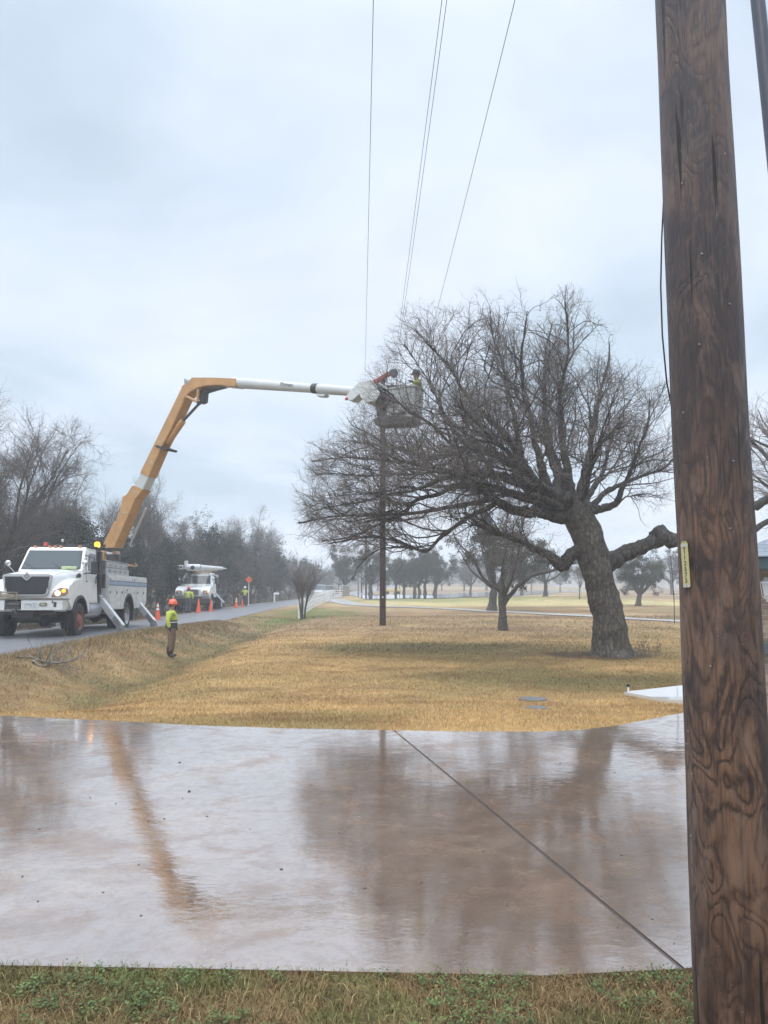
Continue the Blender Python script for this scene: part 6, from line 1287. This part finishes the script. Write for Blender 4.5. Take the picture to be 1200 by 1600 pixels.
def build_near_pole():
    zs = np.concatenate([np.arange(0, 4.8, .03), np.arange(4.8, NPH, .3)]); n = 96; V = []
    for z in zs:
        r0 = .152 - .0046 * z; cx = -.0085 * z
        for k in range(n):
            a = 2 * math.pi * k / n; d = mnoise.fractal(Vector((math.cos(a) * 1.1, math.sin(a) * 1.1, z * .9)), 1, 2, 3) * .005 + mnoise.noise(Vector((math.cos(a) * 5, math.sin(a) * 5, z * .35))) * .0018
            V.append((cx + (r0 + d) * math.cos(a), (r0 + d) * math.sin(a), z))
    m_ = len(zs); i = (np.arange(m_ - 1)[:, None] * n + np.arange(n)[None]).ravel(); j = (np.arange(m_ - 1)[:, None] * n + (np.arange(n)[None] + 1) % n).ravel()
    F = np.stack([i, j, j + n, i + n], -1); mesh_np('shaft', V, F, PW, np_, smooth=True)
build_near_pole()
def psurf(px_off, z, lift=.0):     # point on the shaft at angle px_off measured from the camera side towards the left
    ax = Vector((NP.x - .0085 * (z - NP.z), NP.y, z)); v = Vector((ax.x, ax.y, 0)).normalized(); a = px_off
    n_ = Vector((-v.x * math.cos(a) - v.y * math.sin(a), -v.y * math.cos(a) + v.x * math.sin(a), 0)); return ax + n_ * (.152 - .0046 * (z - NP.z) + lift), n_
tc_, tn = psurf(R(47), 1.722, .004)
tx = Vector((0, 0, 1)).cross(tn).normalized(); TM = Matrix.Translation(tc_ - NP) @ Matrix((tx, Vector((0, 0, 1)), tn)).transposed().to_4x4() @ Matrix.Rotation(R(2.5), 4, 'Z')
mb = MB(); w_, h_ = .0185, .088
out = [(-w_, -h_ + .006), (-w_ + .006, -h_), (w_ - .006, -h_), (w_, -h_ + .006), (w_, h_ - .012), (w_ * .5, h_ - .002), (-w_ * .5, h_ - .002), (-w_, h_ - .012)]
mb.prism(out, lambda u, v, t: TM @ Vector((u, v, t)), 0, .0022, .0005); tg_ = mb.build('number_tag', mat('tag_yellow', (.50, .46, .22), .45, noise_amt=.15, noise_scale=40), np_)
INK = mat('tag_ink', (.03, .03, .02), .5)
for z0_, z1_ in ((h_ - .022, h_ - .013), (-h_ + .001, -h_ + .011)): mb = MB(); mb.box((-w_ + .0005, z0_, .0023), (w_ - .0005, z1_, .0027)); bmesh.ops.transform(mb.bm, matrix=TM, verts=mb.bm.verts); mb.build('tag_end', mat('tag_bare', (.5, .5, .48), .4, metal=.3), tg_)
for i, ch in enumerate('112575'):
    text_mesh(ch, .0235, INK, 'digit', tg_, .0002, TM @ Matrix.Translation((0, .046 - i * .0218, .0026)), .0006)
text_mesh('m', .015, INK, 'digit', tg_, .0002, TM @ Matrix.Translation((0, .062, .0026)), .0004)
mb = MB()
for v in (h_ - .006, -h_ + .006): mb.cyl(TM @ Vector((0, v, .002)), TM @ Vector((0, v, .004)), .002, n=8)
mb.build('nail', DARK, tg_)
# small nail heads and a bright staple
mb = MB()
for (a, z) in ((58, 1.1), (66, 1.05), (52, .95), (40, 2.3), (10, 2.55), (-30, 2.1), (-20, 1.85), (25, 3.2), (-38, 2.7), (15, 1.35), (62, .72), (-45, 3.3), (0, 2.9)): p, n_ = psurf(R(a), z, 0); mb.cyl(p - NP - n_ * .004, p - NP + n_ * .004, .0035, n=8)
mb.build('nail_heads', STEEL, np_)
mb = MB(); p, n_ = psurf(R(34), .30, 0); mb.cyl(p - NP, p - NP + n_ * .005, .006, n=10); mb.build('bright_nail', CHROME, np_)
# ground wire bowing off the left side of the shaft
mb = MB(); pts = []
for z, b_ in ((11.0, .004), (8, .004), (4.6, .004), (3.30, .004), (3.05, .010), (2.85, .021), (2.65, .022), (2.45, .012), (2.32, .004), (1.9, .004), (1.75, .004), (1.6, .004), (1.0, .004), (.1, .004)): p, n_ = psurf(R(92 if b_ > .005 else 112), z, b_); pts.append(p - NP)
mb.tube(pts, .0032, 6); mb.build('ground_wire', BLACK, np_, smooth=True)
# crossarm on top, out of the frame, carrying the wires
WT = 11.5; wx = [-.185, .93, 1.00, 2.14]
mb = MB(); mb.box((-1.25, -.16, 11.38), (1.05, -.06, 11.50), .01); mb.build('crossarm', PW, np_)
mb = MB()
for x in (.1, 1.17, 1.25, 2.35): mb.cyl((x - NP.x, -.11, 11.50), (x - NP.x, -.11, 11.60), .04, .03, n=12)
mb.build('insulators', mat('porcelain', (.25, .24, .24), .3, coat=.5), np_)
# middle utility pole
MP = at(598, 969, 37.0); MP.z = Hs(MP.x, MP.y)
DKP = bark_mat('pole_dark_wood', (.035, .022, .018), (.085, .055, .045), 30, 0, .3)
mp_ = empty('utility_pole', MP, 0, 'tall dark wooden utility pole standing in the lawn behind the oak canopy', 'pole')
mb = MB(); mb.tube([(0, 0, -.2), (0, 0, 4), (0, 0, 8), (0, 0, 12.0)], [.155, .145, .135, .12], 16); mb.build('shaft', DKP, mp_, smooth=True)
mb = MB(); mb.box((-1.05, -.2, 11.55), (1.75, -.10, 11.66), .01); mb.build('crossarm', DKP, mp_)
mb = MB()
for px in (570, 611.5, 614, 652): x = (px - 600) / 1200 * (37 * CP + .1 * 10) - MP.x; mb.cyl((x, -.15, 11.66), (x, -.15, 11.78), .05, .035, n=10)
mb.build('insulators', mat('porcelain'), mp_)
mb = MB(); mb.sph((.0, -.16, 1.35), .035); mb.build('pole_marker', REFL, mp_)
def wire(a, b, sag, r, label):
    pts = [Vector(a).lerp(Vector(b), i / 24) - Vector((0, 0, sag * 4 * (i / 24) * (1 - i / 24))) for i in range(25)]
    mb = MB(); mb.tube(pts, r, 5); return tag(mb.build('power_line', BLACK, None, smooth=True), label, 'wire', 'overhead power lines')
farx = [(px - 600) / 1200 * (36.85 * CP + 9.8 * SP) for px in (570, 611.5, 614, 652)]; nearx = [.1, 1.17, 1.25, 2.35]
zt_f = MP.z + 11.76
for a, b, r, lab in zip(nearx, farx, (.0062, .0055, .0055, .0062), ('leftmost single overhead wire running down to the middle utility pole', 'left wire of the close pair of overhead wires', 'right wire of the close pair of overhead wires', 'rightmost overhead wire slanting down towards the oak crown')):
    wire((a, 2.84, 11.48), (b, 36.85, zt_f), .30, r, lab)
# leaning steel pipe beyond the near pole
a, b = at(1184, 0, 4.6), at(1219, 340, 4.6); d = (b - a).normalized(); foot = a + d * ((Hs(2.9, 4.6) - .1 - a.z) / d.z); topp = a - d * 2.2
g_ = empty('leaning_pipe', (foot.x, foot.y, foot.z), 0, 'smooth dark grey steel pipe leaning at the top right corner', 'pipe')
mb = MB(); mb.cyl((0, 0, 0), topp - foot, .043, n=20); mb.build('pipe', mat('pipe_grey', (.10, .105, .13), .4, metal=.3, noise_amt=.2), g_, smooth=True)
# distant utility poles
for px, Y, hh, lab in ((572, 118, 9.2, 'tallest of the distant utility poles beyond the fence'), (565, 150, 8.6, 'distant utility pole with a crossarm, left of the tallest one'), (560, 96, 4.6, 'short thin pale pole left of the distant utility poles')):
    p = atg(px, Y); q = empty('utility_pole', p, 0, lab, 'pole', 'distant poles beyond the fence'); mb = MB(); mb.tube([(0, 0, 0), (0, 0, hh)], [.17, .13] if hh > 6 else [.1, .08], 8); mb.build('shaft', DKP if hh > 6 else STEEL, q)
    if hh > 6: mb = MB(); mb.box((-1.2, -.2, hh - 1.6), (1.2, -.1, hh - 1.45)); mb.build('crossarm', DKP, q)
# rope hanging from the right limb
rp = MB(); r0 = Vector(at(1047, 866, 22.9)); r1 = Vector(at(1054, 974, 22.9)); rp.tube([r0, r0.lerp(r1, .33) + Vector((.03, 0, 0)), r0.lerp(r1, .66) + Vector((.03, 0, 0)), r1], .012, 5); tag(rp.build('rope', BLACK), 'thin dark rope hanging straight down from the thick right limb of the oak', 'rope')

# ------------------------------------------------------------------ fence, gate, mailbox
FW = mat('fence_white', (.78, .78, .78), .6, noise_amt=.2, noise_scale=5)
fpts = [G(467, 967), G(478, 957), G(488, 950), G(500, 945), G(512, 940)]
fr_ = resample([(p.x, p.y) for p in fpts] + [(-6.2, 92)], 46)
o0 = (fr_[0][0], fr_[0][1], Hs(*fr_[0])); fe = empty('board_fence', o0, 0, 'long white rail fence running away along the right side of the road', 'fence')
for zz in (.30, .60, .90):
    mb = MB(); bm = bmesh.new(); prev = None
    for x, y in fr_:
        z = Hs(x, y) + zz - o0[2]; v = [bm.verts.new((x - o0[0] + a_, y - o0[1], z + b_)) for a_, b_ in ((-.015, -.05), (.015, -.05), (.015, .05), (-.015, .05))]
        if prev:
            for k in range(4): bm.faces.new((prev[k], prev[(k + 1) % 4], v[(k + 1) % 4], v[k]))
        prev = v
    bmesh.ops.recalc_face_normals(bm, faces=bm.faces); mb._add(bm); mb.build('rail', FW, fe)
for x, y in resample([(p[0], p[1]) for p in fr_], 23): mb = MB(); z = Hs(x, y) - o0[2]; mb.box((x - o0[0] - .055, y - o0[1] - .055, z - .1), (x - o0[0] + .055, y - o0[1] + .055, z + 1.08)); mb.build('post', FW, fe)
gp = atg(524, 93); gt = empty('white_gate', gp, 0, 'white board gate across the end of the picket fence', 'gate')
mb = MB()
for z in (.2, .45, .7, .95): mb.box((-.4, -.02, z), (1.5, .02, z + .1))
mb.build('boards', FW, gt)
for x in (-.4, .5, 1.45): mb = MB(); mb.box((x, -.05, 0), (x + .1, .05, 1.15 if x != .5 else 1.5)); mb.build('post', FW, gt)
sp_ = atg(541, 92); st = empty('stone_pillar', sp_, 0, 'squat pale stone gate pillar at the far end of the fence', 'pillar')
mb = MB(); mb.box((-.38, -.38, -.1), (.38, .38, 1.15), .02); mb.build('shaft', noise_mat('stone', [(.35, (.17, .16, .15)), (.65, (.30, .28, .25))], 6), st); mb = MB(); mb.box((-.44, -.44, 1.152), (.44, .44, 1.27), .02); mb.build('cap', PC, st)
mp2 = atg(429, 79); mx_ = empty('mailbox', mp2, 0, 'white mailbox on a white post on the far side of the road', 'mailbox')
mb = MB(); mb.box((-.07, -.07, -.05), (.07, .07, 1.0), .005); mb.build('post', FW, mx_)
mb = MB(); mb.prism([(-.13 + 0, .82), (.13, .82), (.13, .95), (.09, 1.02), (-.09, 1.02), (-.13, .95)], lambda u, v, t: Vector((t, u, v)), -.05, .45, .01); mb.build('box', FW, mx_)

# ------------------------------------------------------------------ vehicles far off
def car(name, loc, rot, col, label, L_=4.6, Hh=1.65, suv=True, group=None):
    c = empty(name, loc, rot, label, 'car', group); pm = mat('paint_' + name + str(int(col[0] * 100)), col, .3, coat=.8, coat_rough=.08)
    prof = [(-2.25, .35), (-2.28, .75), (-2.15, .92), (-1.2, 1.02), (1.95, 1.02), (2.2, .9), (2.25, .35)] 
    mb = MB(); mb.prism([(u * L_ / 4.6, v) for u, v in prof], lambda u, v, t: Vector((u, t, v)), -.88, .88, .05); mb.build('body', pm, c, smooth=True)
    mb = MB(); mb.loft([[Vector((u, .80 * s_, 1.0)) for u, s_ in ((-1.25, -1), (2.0, -1), (2.0, 1), (-1.25, 1))], [Vector((u, .66 * s_, Hh)) for u, s_ in ((-.55, -1), (1.7, -1), (1.7, 1), (-.55, 1))]]); cb_ = mb.build('windows', GLASS, c)
    mb = MB(); mb.box((-.55, -.68, Hh - .01), (1.75, .68, Hh + .05), .02); mb.build('roof', pm, c)
    for x in (-1.4, 1.4):
        for s in (-1, 1):
            mb = MB(); mb.lathe([(.2, -.11 * s), (.34, -.11 * s), (.35, 0), (.34, .11 * s), (.2, .11 * s)], (x, s * .8, .35), 18, 'Y', caps=False); w = mb.build('wheel', TYRE, c); mb = MB(); mb.lathe([(.21, .10 * s), (.15, .07 * s), (.001, .09 * s)], (x, s * .8, .35), 14, 'Y', caps=False); mb.build('rim', STEEL, w)
    for s in (-1, 1): mb = MB(); mb.box((-2.29, s * .5 - .14, .7), (-2.2, s * .5 + .14, .85), .02); mb.build('headlight', REFL, c)
    return c
cp = atg(988, 178); car('silver_suv', (cp.x, cp.y, cp.z + .12), .05, (.45, .50, .55), 'silver SUV driving on the distant wet road between the big oak and the near pole', 4.3)
cp = atg(506, 118); car('white_pickup', (cp.x, cp.y, cp.z + .05), 1.2, (.6, .6, .6), 'white pickup parked beyond the far end of the fence', 4.8)
cp = atg(497, 124); car('white_van', (cp.x, cp.y, cp.z + .05), 1.4, (.55, .56, .58), 'small white vehicle left of the pickup, past the end of the fence', 4.4, 1.9)
cp = atg(614, 112); cart = empty('golf_cart', cp, 0, 'pale yellow cart standing under the far live oaks beside the middle pole', 'cart')
mb = MB(); mb.box((-1.2, -.6, .35), (1.2, .6, .8), .06); mb.build('body', mat('cart_yellow', (.55, .45, .22), .5), cart); mb = MB(); mb.box((-1.0, -.6, 1.75), (1.0, .6, 1.83), .02); mb.build('canopy', REFL, cart); mb = MB()
for x in (-.95, .95):
    for s in (-.55, .55): mb.tube([(x, s, .8), (x, s, 1.75)], .03, 5)
mb.build('canopy_frame', DARK, cart)
for x in (-.8, .8):
    for s in (-1, 1): mb = MB(); mb.cyl((x, s * .5, .25), (x, s * .62, .25), .25); mb.build('wheel', TYRE, cart)
# ------------------------------------------------------------------ far houses
def far_house(px, Y, w, d, h, roofm, wallm, label, rot=0):
    p = atg(px, Y); c = empty('house', p, rot, label, 'house', 'low houses on the horizon')
    mb = MB(); mb.box((-w / 2, -d / 2, -.3), (w / 2, d / 2, h), .02); wl_ = mb.build('wall', wallm, c)
    mb = MB(); mb.prism([(-d / 2 - .5, h), (0, h + 1.9), (d / 2 + .5, h), (d / 2 + .5, h - .12), (-d / 2 - .5, h - .12)], lambda u, v, t: Vector((t, u, v + .13)), -w / 2 - .5, w / 2 + .5); mb.build('roof', roofm, c)
    for i in range(4): mb = MB(); x = -w / 2 + (i + .5) * w / 4; mb.box((x - .5, -d / 2 - .04, 1.0), (x + .5, -d / 2 - .003, 2.1)); mb.build('window', GLASS, c)
RF = mat('far_roof', (.16, .15, .15), .8); CW = mat('far_wall_white', (.55, .55, .55), .7); BW = mat('far_wall_tan', (.30, .25, .20), .8)
far_house(893, 245, 12, 8, 2.8, RF, CW, 'low white house on the horizon just left of the big oak trunk')
far_house(1012, 262, 15, 9, 2.8, RF, BW, 'low tan house on the horizon behind the silver SUV')
far_house(755, 255, 14, 9, 2.8, RF, BW, 'low tan house on the horizon beyond the wet road')
far_house(1058, 235, 10, 8, 2.7, RF, CW, 'low white house on the horizon right beside the near pole')

# ------------------------------------------------------------------ house at the right edge
def brick_mat():
    m = bpy.data.materials.new('brick'); m.use_nodes = True; nt = m.node_tree; N = nt.nodes; L = nt.links; b = N['Principled BSDF']
    tc = N.new('ShaderNodeTexCoord'); mp = N.new('ShaderNodeMapping'); mp.inputs['Rotation'].default_value = (R(90), 0, 0); L.new(tc.outputs['Object'], mp.inputs[0])
    br = N.new('ShaderNodeTexBrick'); br.inputs['Scale'].default_value = 1; br.inputs['Brick Width'].default_value = .25; br.inputs['Row Height'].default_value = .085; br.inputs['Mortar Size'].default_value = .006
    br.inputs['Color1'].default_value = (.27, .19, .14, 1); br.inputs['Color2'].default_value = (.37, .29, .22, 1); br.inputs['Mortar'].default_value = (.42, .38, .33, 1)
    # two wall directions: use x+y along, z up
    sp = N.new('ShaderNodeSeparateXYZ'); L.new(tc.outputs['Object'], sp.inputs[0]); ad = N.new('ShaderNodeMath'); L.new(sp.outputs[0], ad.inputs[0]); L.new(sp.outputs[1], ad.inputs[1]); cb = N.new('ShaderNodeCombineXYZ'); L.new(ad.outputs[0], cb.inputs[0]); L.new(sp.outputs[2], cb.inputs[1]); L.new(cb.outputs[0], br.inputs['Vector'])
    n = N.new('ShaderNodeTexNoise'); n.inputs['Scale'].default_value = 14; n.inputs['Detail'].default_value = 5; L.new(tc.outputs['Object'], n.inputs['Vector']); mx = N.new('ShaderNodeMix'); mx.data_type = 'RGBA'; mx.blend_type = 'MULTIPLY'; mx.inputs[0].default_value = .5; L.new(br.outputs[0], mx.inputs[6]); L.new(n.outputs[0], mx.inputs[7]); L.new(mx.outputs[2], b.inputs['Base Color'])
    bp = N.new('ShaderNodeBump'); bp.inputs['Strength'].default_value = .6; bp.inputs['Distance'].default_value = .01; L.new(br.outputs['Fac'], bp.inputs['Height']); bp.invert = True; L.new(bp.outputs[0], b.inputs['Normal']); b.inputs['Roughness'].default_value = .85
    return m
BR = brick_mat()
hx0, hy0 = 5.92, 12.3; hz0 = -.22
hs = empty('brick_house', (hx0, hy0, hz0), R(-28), 'corner of a low tan brick house with a grey shingle roof at the right edge', 'house')
mb = MB(); mb.box((0, 0, -.2), (9, 8, 2.08)); mb.build('wall', BR, hs)
mb = MB(); mb.box((-.45, -.45, 2.082), (9.4, 8.4, 2.27), .01); mb.build('fascia', mat('fascia_teal', (.035, .06, .065), .5), hs)
mb = MB(); a0 = (-.5, -.5); hip = 3.6
rt = [Vector((-.5, -.5, 2.28)), Vector((9.5, -.5, 2.28)), Vector((9.5, 8.5, 2.28)), Vector((-.5, 8.5, 2.28))]; rd1, rd2 = Vector((4.0, 4.0, 4.2)), Vector((5.0, 4.0, 4.2))
mb.quad(rt[0], rt[1], rd2, rd1); mb.quad(rt[2], rt[3], rd1, rd2); mb.quad(rt[3], rt[0], rd1, rd1 + Vector((0, .001, 0))); mb.quad(rt[1], rt[2], rd2, rd2 + Vector((0, -.001, 0))); mb.quad(*rt[::-1])
def shingle_mat():
    m = bpy.data.materials.new('shingles'); m.use_nodes = True; nt = m.node_tree; N = nt.nodes; L = nt.links; b = N['Principled BSDF']; tc = N.new('ShaderNodeTexCoord'); sp = N.new('ShaderNodeSeparateXYZ'); L.new(tc.outputs['Object'], sp.inputs[0]); cb = N.new('ShaderNodeCombineXYZ'); L.new(sp.outputs[0], cb.inputs[0]); L.new(sp.outputs[2], cb.inputs[1])
    br = N.new('ShaderNodeTexBrick'); br.inputs['Scale'].default_value = 1; br.inputs['Brick Width'].default_value = .33; br.inputs['Row Height'].default_value = .062; br.inputs['Mortar Size'].default_value = .004; br.inputs['Color1'].default_value = (.13, .15, .18, 1); br.inputs['Color2'].default_value = (.20, .22, .25, 1); br.inputs['Mortar'].default_value = (.05, .06, .07, 1); L.new(cb.outputs[0], br.inputs['Vector']); L.new(br.outputs[0], b.inputs['Base Color']); b.inputs['Roughness'].default_value = .6; b.inputs['Coat Weight'].default_value = .3
    return m
mb.build('roof', shingle_mat(), hs)
# wall lantern
def onwall(px, py):
    r = ray(px, py); n_ = Vector((-math.sin(R(28)), -math.cos(R(28)), 0)); t = (Vector((hx0, hy0, hz0)) - Vector((0, 0, CAMZ))).dot(n_) / r.dot(n_); w = Vector((0, 0, CAMZ)) + r * t - Vector((hx0, hy0, hz0)); return Matrix.Rotation(R(28), 3, 'Z') @ w
lp = onwall(1198, 912); lm_ = mat('lantern_white', (.6, .62, .62), .5)
mb = MB(); mb.box((lp.x - .04, -.12, lp.z - .02), (lp.x + .04, 0 - .002, lp.z + .04), .008); mb.lathe([(.02, .10), (.03, .075), (.11, .02), (.115, .005), (.02, 0)], (lp.x, -.17, lp.z), 16); mb.lathe([(.075, -.20), (.05, -.23), (.012, -.25), (.012, -.28), (.001, -.29)], (lp.x, -.17, lp.z), 16)
for k in range(6): a = k * math.pi / 3; mb.cyl((lp.x + .085 * math.cos(a), -.17 + .085 * math.sin(a), lp.z), (lp.x + .065 * math.cos(a), -.17 + .065 * math.sin(a), lp.z - .2), .006, n=5)
ln = mb.build('wall_lantern', lm_, hs); mb = MB(); mb.cyl((lp.x, -.17, lp.z - .19), (lp.x, -.17, lp.z), .045, .07, 12); mb.build('lantern_glass', mat('lantern_glass', (.5, .52, .52), .15, coat=.5), ln)
mb = MB(); bx = onwall(1199, 1010); mb.box((bx.x - .11, -.22, bx.z - .12), (bx.x + .5, -.003, bx.z + .08), .015); mb.build('window_box', mat('box_dark', (.05, .065, .07), .5), hs)
# ------------------------------------------------------------------ small things on the lawn
for px, py, sx, sy, lab in ((832, 1093, .26, .42, 'larger grey meter box lid set flush in the lawn'), (838, 1107, .18, .22, 'smaller grey meter box lid in the lawn, nearer the driveway')):
    p = G(px, py); c = empty('meter_lid', (p.x, p.y, p.z + .002), .1, lab, 'meter lid', 'meter box lids in the lawn')
    mb = MB(); mb.lathe([(.001, .02), (sx * .8, .02), (sx * .86, .012), (sx * .86, -.05)], n=24, caps=False); mb.build('lid', mat('lid_grey', (.13, .14, .145), .6, coat=.1, noise_amt=.3, noise_scale=10), c); mb = MB(); mb.lathe([(sx * .88, -.05), (sx * .88, .016), (sx, .016), (sx, -.05)], n=24, caps=False); mb.build('rim', mat('lid_rim', (.13, .12, .11), .6), c)
p = G(982, 1085); c = empty('path_light', p, 0, 'short white stake light with a black cap at the tip of the pale walkway', 'garden light')
mb = MB(); mb.cyl((0, 0, -.05), (0, 0, .14), .018, n=12); mb.build('stake', REFL, c); mb = MB(); mb.cyl((0, 0, .14), (0, 0, .19), .035, .03, n=14, bev=.006); mb.build('cap', BLACK, c)
# ------------------------------------------------------------------ damp winter air
def haze():
    me = bpy.data.meshes.new('haze'); bm = bmesh.new(); bmesh.ops.create_cube(bm, size=1)
    for v in bm.verts: v.co = Vector((v.co.x * 1080, 215 + v.co.y * 560, 6.5 + v.co.z * 19))
    bm.to_mesh(me); bm.free(); m = bpy.data.materials.new('haze'); m.use_nodes = True; nt = m.node_tree; nt.nodes.clear(); out = nt.nodes.new('ShaderNodeOutputMaterial'); pv = nt.nodes.new('ShaderNodeVolumePrincipled'); pv.inputs['Color'].default_value = (.93, .965, 1, 1); pv.inputs['Density'].default_value = HAZE; pv.inputs['Anisotropy'].default_value = .2; nt.links.new(pv.outputs[0], out.inputs['Volume']); me.materials.append(m)
    o = bpy.data.objects.new('haze', me); COL.objects.link(o); tag(o, 'thin damp winter haze in the air over the whole scene', kind='stuff')
HAZE = .0021
haze()
